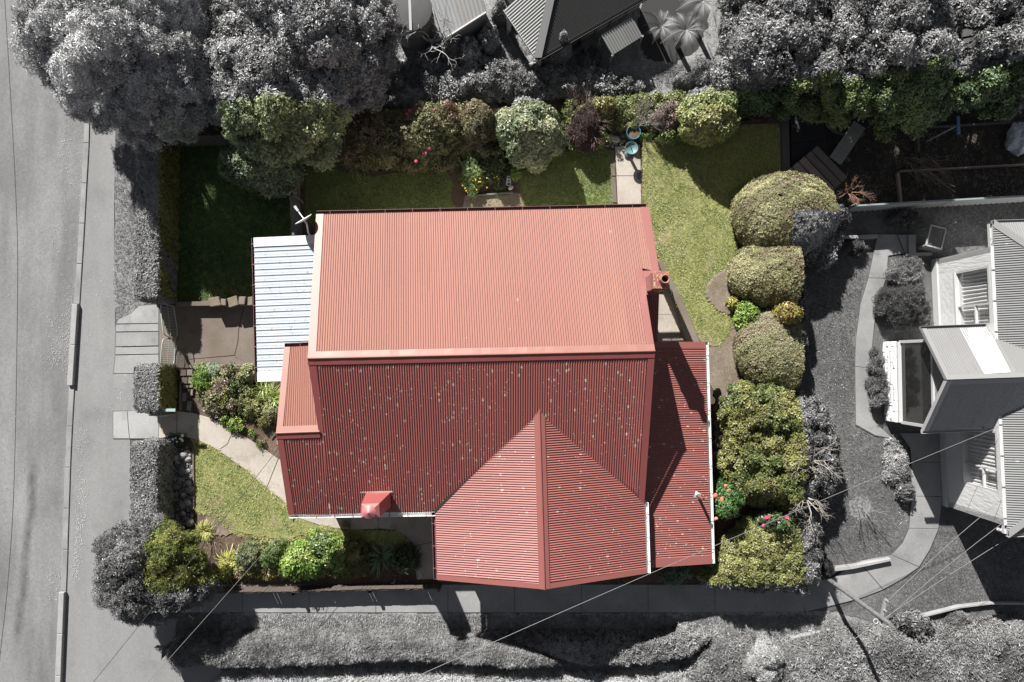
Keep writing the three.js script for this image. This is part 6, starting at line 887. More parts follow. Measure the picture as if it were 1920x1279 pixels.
groundCover('grass', 'mown blades over the corner lawn', [[1765, 992], [1800, 1005], [1940, 990], [1940, 1140], [1700, 1158], [1600, 1150], [1690, 1095], [1730, 1062]], 0.004, blades, 220, GREY(0.08, 0.11, 0.155), 0.9, { category: 'grass', grey: true });
groundCover('rough_grass', 'rough tufts along the strip below the shared drive', [[335, 1153], [1560, 1153], [1630, 1175], [1560, 1198], [335, 1196]], 0.008, blades, 300, GREY(0.14, 0.2, 0.28), 1.5, { category: 'grass', grey: true });
groundCover('rough_grass', 'rough tufts of the garden beyond the flower border', [[640, 60], [1190, 60], [1215, 118], [1270, 124], [1310, 104], [1340, 110], [1340, 160], [700, 200]], 0.004, longGrass, 70, GREY(0.12, 0.18, 0.26), 0.6, { category: 'grass', grey: true });
groundCover('weeds', 'patches of clover and flat weeds in the sunny side lawn', [[1210, 272], [1345, 254], [1460, 236], [1462, 316], [1408, 354], [1380, 390], [1374, 500], [1330, 528], [1364, 596], [1344, 646], [1272, 572], [1238, 510], [1210, 440]], TER + 0.006, LEAF.tiny, 130, [[0.15, 0.2, 0.05], [0.21, 0.26, 0.075]], 0.9, { patch: 21, cover: 0.55, category: 'weeds' });
groundCover('weeds', 'patches of clover and flat weeds in the front lawn', [[364, 830], [460, 884], [556, 974], [632, 996], [700, 1012], [565, 1001], [430, 990], [370, 955]], 0.034, LEAF.tiny, 130, [[0.15, 0.2, 0.05], [0.21, 0.26, 0.075]], 0.9, { patch: 23, cover: 0.55, category: 'weeds' });
groundCover('verge_blades', 'short tufts of the street verge', [[219, 264], [255, 264], [257, 560], [262, 572], [220, 598], [214, 540]], 0.012, blades, 260, GREY(0.14, 0.2, 0.27), 1, { category: 'grass', grey: true });
groundCover('weeds', 'scattered weeds and litter over the rear yard', [[1600, 250], [1920, 240], [1920, 372], [1500, 392], [1570, 320]], 0.004, LEAF.sprig, 60, [[0.09, 0.07, 0.05], [0.14, 0.11, 0.08], [0.09, 0.11, 0.05]], 0.9, { patch: 9, cover: 0.42 });
groundCover('weeds', 'low green weeds between the flower border shrubs', [[566, 225], [1130, 205], [1140, 270], [960, 320], [840, 318], [570, 318]], 0, LEAF.sprig, 70, [[0.05, 0.07, 0.02], [0.09, 0.12, 0.035], [0.12, 0.1, 0.05]], 1.1, { patch: 4, cover: 0.42 });
groundCover('leaf_litter', 'dead leaves and twigs on the soil of the bottom bed', [[390, 1000], [560, 1010], [690, 1015], [690, 1088], [380, 1088]], 0, LEAF.sprig, 60, [[0.16, 0.11, 0.07], [0.24, 0.18, 0.12], [0.3, 0.24, 0.17]], 0.5, { patch: 6, cover: 0.4 });
groundCover('leaf_litter', 'dead leaves and seedlings on the soil of the front flower bed', [[365, 700], [470, 695], [530, 725], [520, 850], [440, 800], [362, 770]], 0, LEAF.sprig, 60, [[0.14, 0.12, 0.06], [0.2, 0.16, 0.1], [0.12, 0.14, 0.05]], 0.5, { patch: 6, cover: 0.4 });
// frayed tufts along lawn and bed edges
{ const r = rngOf(88), sp = []; const edge = (list, y, n) => { const p = new THREE.CatmullRomCurve3(list.map(([a, b]) => at(a, b, y))); for (let i = 0; i < n; i++) { const q = p.getPoint(r()); q.x += (r() - 0.5) * 0.12; q.z += (r() - 0.5) * 0.12; sp.push([q.setY(y + 0.005), V((r() - 0.5) * 0.6, 1, (r() - 0.5) * 0.6).normalize(), 0.25 + r() * 0.35, leafColour(lp, r, q, 4)]); } };
  edge([[362, 826], [410, 846], [460, 882], [500, 917], [532, 942], [556, 972]], 0.03, 150); edge([[600, 986], [632, 993], [700, 995], [744, 998], [768, 1015]], 0.03, 90); edge([[366, 955], [400, 965], [440, 998], [490, 1006], [530, 1013], [565, 1005], [600, 1001], [640, 1010], [700, 1016]], 0.03, 220); edge([[1208, 272], [1208, 330], [1208, 400]], 0.35, 120); edge([[1384, 388], [1378, 440], [1378, 505]], 0.35, 90); edge([[1330, 530], [1327, 556], [1342, 582], [1370, 596], [1362, 625], [1346, 648]], 0.35, 120); edge([[1205, 275], [1205, 330], [1205, 395]], 0.01, 70);
  scene.add(tag(copies('edge_tufts', longGrass, sp, null), 'uneven grass tufts along the edges of lawns and paths', 'grass', null, 'stuff')); }
{ // daisies in the lawns
  const r = rngOf(12), sp = [], dot = new THREE.CircleGeometry(0.012, 6).rotateX(-Math.PI / 2);
  const zone = (x0, y0, x1, y1, n, y) => { for (let i = 0; i < n; i++) { const p = at(x0 + r() * (x1 - x0), y0 + r() * (y1 - y0), y); sp.push([p.setY(y + 0.05), V(0, 1, 0), 0.5 + r() * 0.6, [0.66, 0.66, 0.62]]); } };
  zone(1230, 390, 1370, 500, 70, TER); zone(1215, 280, 1330, 390, 25, TER); zone(410, 850, 560, 1000, 30, 0.03); zone(1530, 560, 1600, 790, 60, 0); zone(1570, 720, 1700, 930, 60, 0); zone(1680, 910, 1700, 990, 40, 0); zone(1690, 990, 1900, 1130, 24, 0); zone(1780, 405, 1860, 440, 26, 0);
  scene.add(tag(copies('daisies', dot, sp, null, std(null, 0.8)), 'tiny white daisies dotted over the lawns', 'flowers', null, 'stuff'));
}
// ---------------------------------------------------------------- gates, walls and steps on the street side
const tubeM = std([0.32, 0.38, 0.36], 0.5), rustM = std([0.25, 0.14, 0.08], 0.8);
function gateLeaf(label, p, q, h, n, mesh) {                                   // tubular leaf standing between ground spots p and q
  const t = thing('gate', label, 'gate', p.clone().setY(0), 0, null), a = p.clone(), b = q.clone(), g = (x) => inThing(x, t), y0 = 0.12;
  part('frame', g(tube([a.clone().setY(y0), a.clone().setY(h - 0.08), a.clone().lerp(b, 0.06).setY(h), b.clone().lerp(a, 0.06).setY(h), b.clone().setY(h - 0.08), b.clone().setY(y0), a.clone().setY(y0)], 0.02, 60, 6)), tubeM, t);
  for (let i = 1; i < n; i++) { const f = i / n; part('bar', g(rod(a.clone().lerp(b, f).setY(y0), a.clone().lerp(b, f).setY(h), mesh ? 0.004 : 0.009, undefined, 5)), tubeM, t); }
  part('rail', g(rod(a.clone().setY(h * 0.55), b.clone().setY(h * 0.55), 0.009, 0.009, 5)), tubeM, t); return t;
}
gateLeaf('upper leaf of the pale metal double driveway gate', at(326, 574, 0.1), at(332, 630, 0.1), 1.05, 10, true);
gateLeaf('lower leaf of the pale metal double driveway gate', at(329, 637, 0.1), at(325, 684, 0.1), 1.0, 14);
{ const p = at(333, 634, 0), t = thing('gate_post', 'short rusty stop post between the two driveway gate leaves', 'post', p); part('post', rod(V(0, 0, 0), V(0, 0.75, 0), 0.03), rustM, t); part('latch', box(0.12, 0.05, 0.06, 0.02, 0.55, 0), rustM, t); }
{ const t = gateLeaf('small blue green metal gate at the head of the garden path', at(303, 775, 0.1), at(327, 776, 0.1), 1.0, 7); part('lintel', inThing(bar(at(303, 769, 1.1), at(329, 769, 1.1), 0.1, 0.05), t), std([0.28, 0.36, 0.33], 0.6), t); part('post', inThing(rod(at(328, 776, 0), at(328, 776, 0).setY(1.1), 0.03), t), tubeM, t); }
{
  const t = thing('garden_wall', 'low concrete wall between the shaded lawn and the driveway', 'wall', at(405, 570)); part('wall_body', inThing(slabGeo([[330, 566], [478, 564], [640, 562], [640, 571], [478, 573], [330, 574]], 0, 0.36, { level: 0.36, bevel: 0.012 }), t), M.concOld, t);
  const sm = [M.dirt, M.concOld]; for (const [i, [px, py, w, d, a]] of [[404, 566, 22, 18, 0.15], [420, 567, 11, 13, -0.1], [438, 566, 20, 19, 0.3], [455, 564, 14, 16, 0.0], [471, 565, 11, 17, 0.1]].entries()) { const c = at(px, py, 0.5), g = new RoundedBoxGeometry(w * 0.0185, 0.24, d * 0.0185, 2, 0.025), p = g.attributes.position; for (let k = 0; k < p.count; k++) p.setXYZ(k, p.getX(k) * (1 + 0.16 * (hash(k, i, 3) > 0.5 ? 0.3 : 0)) + 0.02 * Math.sin(p.getZ(k) * 9 + i), p.getY(k) + 0.02 * Math.sin(p.getX(k) * 13), p.getZ(k)); g.computeVertexNormals(); single('stone_block', g.rotateY(a).translate(c.x, 0.48, c.z), sm[i % 2], ['largest pale stone block on the driveway wall', 'small stone wedged right of the largest block', 'tilted grey stone block in the middle of the driveway wall', 'grey stone block right of the tilted one', 'stone block half under the carport gutter'][i], 'stone'); }
}
{
  const t = thing('garden_steps', 'concrete steps leading from the driveway down to the garden path', 'steps', at(352, 720)), s = [[[342, 694], [364, 693], [364, 704], [341, 705]], [[342, 706], [364, 705], [363, 719], [341, 720]], [[343, 721], [363, 720], [362, 727], [344, 728]], [[350, 729], [362, 728], [361, 742], [356, 742]]];
  s.forEach((p, i) => part('step', inThing(slabGeo(p, 0.001, 0.24 - i * 0.05, { level: 0.1 }), t), M.concOld, t)); part('side_kerb', inThing(slabGeo([[337, 718], [341, 718], [340, 770], [336, 770]], 0.001, 0.16, { level: 0.1 }), t), M.concOld, t);
}
for (const [lab, q] of [['stepping stone nearest the steps', [[343, 737], [350, 736], [349, 752], [342, 753]]], ['stepping stone nearest the garden path', [[352, 752], [361, 752], [358, 771], [350, 769]]]]) single('stepping_stone', slabGeo(q, 0.001, 0.05, { level: 0 }), M.concGrey, lab, 'stone');
single('broken_slab', slabGeo([[503, 812], [512, 806], [518, 815], [510, 824]], 0.02, 0.06, { level: 0 }), M.concOld, 'broken grey slab lying by the left wing corner', 'slab');
// ---------------------------------------------------------------- bed of stones behind the lower hedge
const stoneGeos = [1, 2, 3, 4, 5].map((s) => { const g = new THREE.IcosahedronGeometry(1, 1), p = g.attributes.position, v = V(); for (let i = 0; i < p.count; i++) { v.fromBufferAttribute(p, i); const k = 0.78 + 0.4 * vnoise(v.x * 1.7 + s * 5 + 9, v.z * 1.7 + v.y * 2 + 9, s); p.setXYZ(i, v.x * k, v.y * k * 0.62, v.z * k * 0.8); } g.computeVertexNormals(); return g; });
{
  const t = thing('stone_bed', 'long bed of loose grey stones between the lower hedge and the front lawn', 'stones', at(342, 905)), r = rngOf(71), poly = [[326, 842], [345, 838], [360, 848], [361, 880], [358, 920], [360, 950], [358, 985], [328, 990], [327, 930], [326, 880]].map(([a, b]) => at(a, b, 0.1));
  const mats = [0.1, 0.15, 0.2, 0.27].map((l) => std([l * 1.02, l, l * 0.97], 0.85)), done = [];
  for (let k = 0; k < 5000 && done.length < 270; k++) { const c = at(326 + r() * 36, 838 + r() * 152, 0.1), q = done.length < 24 ? 0.1 + r() * 0.09 : 0.035 + r() * 0.06; if (!insidePoly(c.x, c.z, poly) || done.some((d) => Math.hypot(d.x - c.x, d.z - c.z) < (d.q + q) * 0.62)) continue; done.push({ x: c.x, z: c.z, q }); const m = part('stone', stoneGeos[done.length % 5], mats[Math.floor(r() * 4)], t); m.position.set(c.x - t.position.x, q * 0.4 + 0.02, c.z - t.position.z); m.scale.setScalar(q); m.rotation.set(r() * 0.6, r() * 6, r() * 0.6); }
  single('stone_bed_edge', slabGeo([[360, 838], [363, 838], [364, 955], [361, 955]], 0.001, 0.1, { level: 0.1 }), M.concOld, 'thin pale edging between stone bed and front lawn', 'edging');
  const b = thing('white_flowers', 'dark plant with small white flowers at the top of the stone bed', 'plant', at(334, 824)), sp = [], q = rngOf(8); for (let i = 0; i < 60; i++) sp.push([V((q() - 0.5) * 0.75, 0.12 + q() * 0.12, (q() - 0.5) * 0.4), V((q() - 0.5) * 0.6, 1, (q() - 0.5) * 0.6).normalize(), 1, leafColour(P.dark, q, V(0, 0, 0), 3)]); copies('leaves', LEAF.sprig, sp, b);
  for (let i = 0; i < 16; i++) { const m = part('flower', camellia, std([0.75, 0.77, 0.8], 0.7), b); m.position.set((q() - 0.5) * 0.7, 0.3, (q() - 0.5) * 0.45); m.scale.setScalar(0.35 + q() * 0.3); }
}
// ---------------------------------------------------------------- fences
function boardFence(label, list, h, mat, { pitch = 0.15, rails = 2, side = 1, ground = 0, gap = 0.003, lean = 0 } = {}) {
  const pts = list.map(([a, b]) => at(a, b, ground)), t = thing('timber_fence', label, 'fence', pts[0].clone().setY(ground)), r = rngOf(Math.round(list[0][0]));
  for (let i = 0; i + 1 < pts.length; i++) { const a = pts[i], b = pts[i + 1], L = a.distanceTo(b), d = b.clone().sub(a).normalize(), n = V(-d.z, 0, d.x).multiplyScalar(side), k = Math.round(L / pitch), ang = Math.atan2(-d.z, d.x), bg = box(L / k - gap, h, 0.018).translate(0, h / 2, 0);
    for (let j = 0; j < k; j++) { const m = part('board', bg, mat, t); m.position.copy(a).addScaledVector(d, (j + 0.5) * L / k).sub(t.position); m.position.y = (r() - 0.5) * 0.03; m.scale.x = r() < 0.14 ? 0.8 : 1; m.rotation.set((r() - 0.5) * 0.02 + lean, ang, (r() - 0.5) * 0.012, 'YXZ'); }
    for (let q = 0; q < rails; q++) { const y = h * (q === 0 ? 0.88 : 0.25) ; part('rail', inThing(bar(a.clone().addScaledVector(n, 0.035).setY(ground + y), b.clone().addScaledVector(n, 0.035).setY(ground + y), 0.05, 0.07), t), mat, t); }
    for (let q = 0; q <= Math.round(L / 2.2); q++) { const p = a.clone().lerp(b, q / Math.max(1, Math.round(L / 2.2))).addScaledVector(n, 0.08); part('post', box(0.1, h + 0.04, 0.1).translate(p.x - t.position.x, (h + 0.04) / 2, p.z - t.position.z), mat, t); }
  }
  return t;
}
const fenceDark = std([0.1, 0.095, 0.09], 0.9), fenceGrey = std([0.17, 0.165, 0.16], 0.9);
boardFence('dark weathered timber fence at the top of the shaded lawn', [[330, 276], [440, 271], [560, 266]], 1.1, fenceDark, { side: -1 });
boardFence('old grey timber fence between the two lawns above the carport', [[560, 300], [563, 380], [566, 450]], 1.2, fenceGrey, { side: -1 });
boardFence('low brown timber fence along the bottom edge of the lot', [[392, 1100], [560, 1098], [700, 1094], [826, 1092]], 0.62, std([0.085, 0.066, 0.055], 0.9), { side: 1, rails: 1 });
{ // ribbed metal fence on the right
  const a = at(1578, 398, 0), b = at(1940, 377, 0), t = thing('metal_fence', 'pale ribbed metal fence between rear yard and the neighbour', 'fence', a.clone()), L = a.distanceTo(b), d = b.clone().sub(a).normalize(), n = V(-d.z, 0, d.x), h = 1.1;
  part('sheet', inThing(corrugated((s) => { const p = a.clone().addScaledVector(d, s); return [p.clone().setY(h), p.clone().setY(0)]; }, 0, L, n, 0.2, 0.02), t), std(greyOf(0.4), 0.55), t);
  part('rail', inThing(bar(a.clone().setY(h - 0.02), b.clone().setY(h - 0.02), 0.06, 0.06), t), std([0.2, 0.24, 0.25], 0.6), t); for (let i = 0; i <= 3; i++) { const p = a.clone().lerp(b, i / 3).addScaledVector(n, -0.06); part('post', inThing(rod(p.clone(), p.clone().setY(h + 0.03), 0.035), t), M.oldWoodGrey, t); }
  const w = thing('wire_fence', 'short wire fence running down from the metal fence', 'fence', at(1755, 386, 0)), p0 = at(1752, 388, 0), p1 = at(1756, 428, 0); for (const p of [p0, p1]) part('post', inThing(rod(p.clone(), p.clone().setY(1.1), 0.03), w), M.oldWoodGrey, w); for (const y of [0.3, 0.65, 1.0]) part('wire', inThing(rod(p0.clone().setY(y), p1.clone().setY(y), 0.006, 0.006, 4), w), midGrey, w);
}
{ // slatted crate by the white house
  const c = at(1747, 447, 0.35), t = thing('crate', 'old slatted crate standing at the corner of the white house', 'crate', V(c.x, 0, c.z), -0.25), w = 0.55, d = 0.75, h = 0.6; for (const x of [-1, 1]) for (const z of [-1, 1]) part('post', box(0.06, h, 0.06, x * w / 2, h / 2, z * d / 2), M.oldWoodGrey, t);
  for (let i = 0; i < 12; i++) part('slat', box(w, 0.015, 0.035, 0, h, -d / 2 + (i + 0.5) * d / 12), std(greyOf(0.1), 0.8), t); for (const x of [-1, 1]) part('rail', box(0.05, 0.06, d, x * w / 2, h, 0), std(greyOf(0.32), 0.8), t); for (const z of [-1, 1]) part('rail', box(w, 0.06, 0.05, 0, h, z * d / 2), std(greyOf(0.32), 0.8), t); for (let i = 0; i < 4; i++) part('slat', box(w, 0.08, 0.02, 0, 0.1 + i * 0.13, d / 2 + 0.03), M.oldWoodGrey, t);
}
{ const t = thing('step_slab', 'broad concrete steps at the corner of the white house', 'steps', at(1700, 455)); for (const [q, h] of [[[[1684, 440], [1703, 440], [1703, 474], [1698, 474]], 0.12], [[[1704, 440], [1718, 440], [1718, 474], [1704, 474]], 0.2]]) part('step', inThing(slabGeo(q, 0.001, h, { level: h }), t), M.concGrey, t); single('garden_kerb', slabGeo([[1698, 475], [1746, 473], [1746, 479], [1698, 480]], 0.001, 0.18, { level: 0.1 }), M.concGrey, 'concrete kerb below the steps of the white house', 'kerb'); single('garden_kerb', slabGeo([[1548, 444], [1646, 439], [1646, 446], [1550, 449]], 0.001, 0.3, { level: 0.3 }), M.concPale, 'pale kerb along the top of the neighbour\'s lawn', 'kerb'); }
// kerbs in the grey gardens below
single('garden_kerb', slabGeo([[1530, 1068], [1600, 1060], [1670, 1047], [1671, 1052], [1600, 1067], [1532, 1076]], 0.001, 0.22, { level: 0.2 }), M.concPale, 'concrete kerb between the neighbour\'s lawn and the curved path', 'kerb');
single('garden_kerb', slabGeo([[322, 1199], [420, 1197], [860, 1194], [860, 1197], [420, 1200], [322, 1203]], 0.001, 0.16, { level: 0.1 }), M.concPale, 'thin pale kerb along the long bottom hedge', 'kerb');
single('garden_kerb', slabGeo([[1483, 1196], [1557, 1179], [1558, 1183], [1484, 1200]], 0.001, 0.22, { level: 0.2 }), M.concPale, 'short pale kerb in the shade above the ivy bank', 'kerb');
single('garden_kerb', slabGeo([[1716, 1158], [1800, 1137], [1860, 1130], [1940, 1131], [1940, 1135], [1860, 1134], [1802, 1141], [1718, 1162]], 0.001, 0.2, { level: 0.2 }), M.concPale, 'pale kerb under the corner lawn', 'kerb');
// ---------------------------------------------------------------- bird bath, pot and rocks at the end of the short path
{
  const c = at(1183.5, 279, 0.62), f = at(1178, 290, 0.02), blue = std([0.1, 0.18, 0.185], 0.5), t = thing('bird_bath', 'blue green bird bath on a pedestal at the end of the pale path', 'bird bath', V(f.x, 0.05, f.z)), L = (p, q = 32) => new THREE.LatheGeometry(p.map(([x, y]) => new THREE.Vector2(x, y)), q), dx = c.x - f.x, dz = c.z - f.z;
  part('foot', L([[0, 0.02], [0.16, 0.02], [0.17, 0.06], [0.1, 0.09], [0.07, 0.14]]), std([0.07, 0.1, 0.1], 0.6), t); part('pedestal', rod(V(0, 0.1, 0), V(dx, 0.55, dz), 0.055, 0.06, 16), blue, t);
  part('bowl', L([[0.0, 0.52], [0.1, 0.53], [0.2, 0.6], [0.235, 0.67], [0.225, 0.685], [0.205, 0.66], [0.16, 0.61], [0.0, 0.58]]).translate(dx, 0, dz), blue, t); part('water', new THREE.CircleGeometry(0.185, 32).rotateX(-Math.PI / 2).translate(dx, 0.635, dz), new THREE.MeshPhysicalMaterial({ color: 0xffffff, roughness: 0.02, transmission: 1, thickness: 0, ior: 1.33 }), t); part('leaf_debris', tube([V(dx - 0.05, 0.645, dz - 0.06), V(dx, 0.645, dz), V(dx + 0.02, 0.645, dz + 0.08)], 0.014, 10, 5), M.dark, t);
  const d = at(1199, 331, 0.03), m = thing('metal_tray', 'round dark tray lying at the edge of the pale path', 'tray', V(d.x, 0.052, d.z)); part('disc', L([[0, 0.012], [0.14, 0.012], [0.15, 0]]).scale(0.85, 1, 1.1), std([0.12, 0.13, 0.15], 0.4), m); part('rim', new THREE.TorusGeometry(0.145, 0.012, 6, 30).rotateX(Math.PI / 2).scale(0.85, 1, 1.1), std([0.3, 0.33, 0.35], 0.4), m);
  const p = at(1187, 250, 0.35), pot = thing('flower_pot', 'large blue glazed pot above the bird bath', 'pot', V(p.x, 0, p.z)); part('pot', L([[0, 0.0], [0.17, 0.0], [0.22, 0.2], [0.26, 0.46], [0.265, 0.5], [0.235, 0.5], [0.2, 0.2], [0, 0.3]]), std([0.07, 0.19, 0.24], 0.3), pot); part('potting_soil', new THREE.CircleGeometry(0.22, 24).rotateX(-Math.PI / 2).translate(0, 0.4, 0), M.soil, pot);
  for (const [lab, px, py, q, l] of [['round pale stone left of the bird bath', 1144, 256, 0.14, 0.3], ['largest round pale stone beside the bird bath', 1156, 261, 0.17, 0.34], ['dark stone between round stones and blue pot', 1170, 253, 0.13, 0.09], ['dark stone behind the round pale stones', 1150, 244, 0.15, 0.07], ['small stone at the head of the pale path', 1167, 266, 0.08, 0.2], ['stone behind the bird bath', 1164, 245, 0.1, 0.14]]) { const s = at(px, py, 0.1), m = single('round_stone', stoneGeos[Math.round(px) % 5].clone().scale(q, q * 0.9, q * 1.1).translate(s.x, q * 0.4, s.z), std([l, l * 0.92, l * 0.8], 0.9), lab, 'stone'); }
  const r = rngOf(17), rp = thing('gravel_edge', 'small rubble stones at the head of the pale path', 'stones', at(1150, 270)); for (let i = 0; i < 34; i++) { const s = at(1138 + r() * 46, 262 + r() * 14, 0.03), m = part('stone', stoneGeos[i % 5], std(greyOf(0.1 + r() * 0.25), 0.9), rp); m.position.set(s.x - rp.position.x, 0.02, s.z - rp.position.z); m.scale.setScalar(0.025 + r() * 0.035); }
}
{ // wire hoops, pale stone and brick in the lawn edge
  const c = at(953, 340, 0.2), t = thing('wire_hoops', 'stack of three pale wire hoops in the flower border', 'plant support', V(c.x, 0, c.z)); [[0.085, 0.12, 0.05], [0.08, 0.3, 0], [0.06, 0.5, -0.05]].forEach(([q, y, z]) => part('hoop', new THREE.TorusGeometry(q, 0.01, 6, 28).rotateX(Math.PI / 2).translate(0.01, y, z), std([0.5, 0.52, 0.55], 0.4), t)); for (const a of [0, 2.1, 4.2]) part('leg', rod(V(Math.cos(a) * 0.085, 0, Math.sin(a) * 0.085), V(Math.cos(a) * 0.06, 0.5, Math.sin(a) * 0.06 - 0.05), 0.006, 0.006, 5), std([0.4, 0.42, 0.45], 0.5), t);
  const s = at(957.5, 352, 0.1); single('pale_stone', stoneGeos[2].clone().scale(0.08, 0.14, 0.13).rotateY(-0.6).translate(s.x, 0.06, s.z), std([0.5, 0.48, 0.42], 0.85), 'pale oval stone beside the wire hoops', 'stone');
  single('border_edging', bar(at(872, 368, 0.06).setY(0.06), at(962, 361, 0.06).setY(0.06), 0.05, 0.1), M.oldWood, 'weathered timber edging below the daisy bed', 'edging'); single('old_brick', new RoundedBoxGeometry(0.45, 0.09, 0.18, 2, 0.015).rotateY(0.5).translate(...at(1376, 234, TER + 0.05).toArray()), std([0.25, 0.2, 0.14], 0.95), 'lichened brick edging at the top of the side lawn', 'brick');
}
// ---------------------------------------------------------------- rear yard clutter
{
  const wood = std([0.13, 0.125, 0.125], 0.9, { map: M.oldWood.map }), brownW = std([0.36, 0.3, 0.26], 0.9, { map: M.oldWood.map });
  single('timber_sleeper', slabGeo([[1464, 210], [1479, 208], [1482, 334], [1467, 336]], 0.001, 0.3, { level: 0.3 }), wood, 'long dark timber sleeper at the edge of the rear yard', 'sleeper');
  { const t = thing('concrete_pad', 'dark concrete pad in the shaded rear yard', 'slab', at(1520, 270)); t.userData.kind = 'structure'; for (const q of [[[1481, 208], [1546, 200], [1546, 262], [1482, 270]], [[1482, 271], [1546, 263], [1560, 300], [1530, 330], [1484, 335]], [[1547, 200], [1590, 196], [1590, 230], [1547, 236]]]) part('concrete_slab', inThing(slabGeo(q, 0.005, 0.06, { level: 0 }), t), std([0.13, 0.13, 0.14], 0.9, { map: tConcGrey }), t); }
  const pl = (name, lab, cat, a, b, w, h, y, m = wood) => single(name, bar(at(a[0], a[1], y).setY(y), at(b[0], b[1], y).setY(y + (a[2] ?? 0)), w, h), m, lab, cat);
  { const t = thing('plank_table', 'sloping grey plank top leaning in the rear yard', 'table', at(1592, 262)), n = 3; for (let i = 0; i < n; i++) { const o = (i - 1) * 7; part('plank', inThing(bar(at(1566 + o, 302 + o * 0.75, 0.42).setY(0.42), at(1612 + o, 234 + o * 0.7, 0.55).setY(0.55), 0.165, 0.04), t), std([0.27, 0.29, 0.27], 0.8, { map: M.oldWood.map }), t); } part('trestle', inThing(bar(at(1572, 290, 0.2).setY(0.22), at(1590, 304, 0.2).setY(0.22), 0.08, 0.36), t), wood, t); part('trestle', inThing(bar(at(1596, 246, 0.2).setY(0.25), at(1616, 256, 0.2).setY(0.25), 0.08, 0.42), t), wood, t); }
  { const t = thing('board_stack', 'flat stack of brown timber boards behind the biggest domed bush', 'boards', at(1535, 330)); const L0 = [[1526, 274], [1584, 330]], s = [-12.2, 10.2]; for (let i = 0; i < 5; i++) { const a = at(1527 + s[0] * i * 1.0, 278 + s[1] * i, 0.4).setY(0.4), b = at(1583 + s[0] * i, 337 + s[1] * i, 0.4).setY(0.4); part('board', inThing(bar(a, b, 0.27, 0.05), t), i < 2 ? std([0.2, 0.17, 0.16], 0.9, { map: M.oldWood.map }) : brownW, t); } part('bearer', inThing(bar(at(1530, 285, 0.2).setY(0.2), at(1490, 320, 0.2).setY(0.2), 0.1, 0.36), t), wood, t); part('bearer', inThing(bar(at(1580, 335, 0.2).setY(0.2), at(1545, 372, 0.2).setY(0.2), 0.1, 0.36), t), wood, t); }
  pl('timber_post', 'upright grey board under the tree at the rear yard wall', 'post', [1617, 186], [1617, 212], 0.14, 0.08, 0.3, std([0.2, 0.22, 0.25], 0.8)); pl('timber_post', 'pale end board right of the upright grey board', 'post', [1652, 190], [1652, 211], 0.18, 0.08, 0.35, std([0.24, 0.26, 0.29], 0.8)); pl('bed_border', 'timber border along the top of the shaded vegetable bed', 'edging', [1592, 222], [1660, 204], 0.1, 0.2, 0.1);
  single('garden_hose', tube([[1548, 226], [1552, 236], [1562, 244], [1575, 250], [1590, 252]].map(([a, b]) => at(a, b, 0.1).setY(0.1)), 0.06, 24, 8), std([0.1, 0.11, 0.12], 0.7), 'curved dark drain pipe on the rear yard concrete', 'pipe');
  { const t = thing('clothes_post', 'blue metal crossbar with a slanting prop in the rear yard', 'clothes post', at(1797, 236, 0)), bl = std([0.12, 0.24, 0.42], 0.45); part('crossbar', inThing(bar(at(1796.5, 218, 1.3).setY(1.3), at(1797.5, 251, 1.3).setY(1.3), 0.09, 0.06), t), bl, t); part('prop', inThing(rod(at(1736, 266, 0).setY(0.05), at(1794, 236, 1.2).setY(1.2), 0.022), t), std([0.3, 0.34, 0.38], 0.5), t); part('post', inThing(rod(at(1797, 234, 1.27).setY(0), at(1797, 234, 1.27).setY(1.27), 0.035), t), bl, t); }
  { const c = at(1916, 258, 0.5), g = blob(0.42, 0.5, 0.58, 91, { detail: 4, rough: 0.3, freq: 2.6 }), p = g.attributes.position; for (let i = 0; i < p.count; i++) { const f = Math.sin(p.getX(i) * 16 + p.getZ(i) * 7 + 4 * fbm(p.getX(i) * 3, p.getZ(i) * 3, 2, 2)) * 0.03; p.setXYZ(i, p.getX(i) + f, Math.max(-0.4, p.getY(i)) + f, p.getZ(i)); } g.computeVertexNormals(); single('tarpaulin', g.translate(c.x, 0.42, c.z), std([0.42, 0.47, 0.54], 0.6), 'pale blue crumpled tarpaulin at the right edge of the rear yard', 'tarpaulin'); }
  pl('bed_border', 'low brown board along the lower vegetable bed', 'edging', [1685, 322], [1935, 308], 0.05, 0.2, 0.1, brownW); pl('bed_border', 'grey board at the left end of the vegetable beds', 'edging', [1717, 242], [1720, 285], 0.09, 0.25, 0.12); pl('bed_border', 'long board along the upper vegetable bed', 'edging', [1720, 240], [1935, 228], 0.04, 0.22, 0.1); pl('timber_post', 'leaning brown post at the corner of the lower vegetable bed', 'post', [1683, 325, 0.1], [1686, 382], 0.09, 0.12, 0.3, brownW);
  const t = thing('brush_pile', 'pile of dry cut twigs in the rear yard', 'branches', at(1705, 305)), T = new Tris(), r = rngOf(61); for (let i = 0; i < 46; i++) { const p = at(1690 + r() * 66, 286 + r() * 40, 0.1), d = V(Math.cos(r() * 1.4 - 0.3), (r() - 0.4) * 0.3, Math.sin(r() * 1.2)).normalize(); limbs(T, V(p.x - t.position.x, 0.05 + r() * 0.25, p.z - t.position.z), d, 0.35 + r() * 0.5, 0.008, 1, r, { spread: 0.5, kids: 2, up: 0 }); } part('branches', T.build(), std([0.25, 0.2, 0.16], 0.9), t);
}
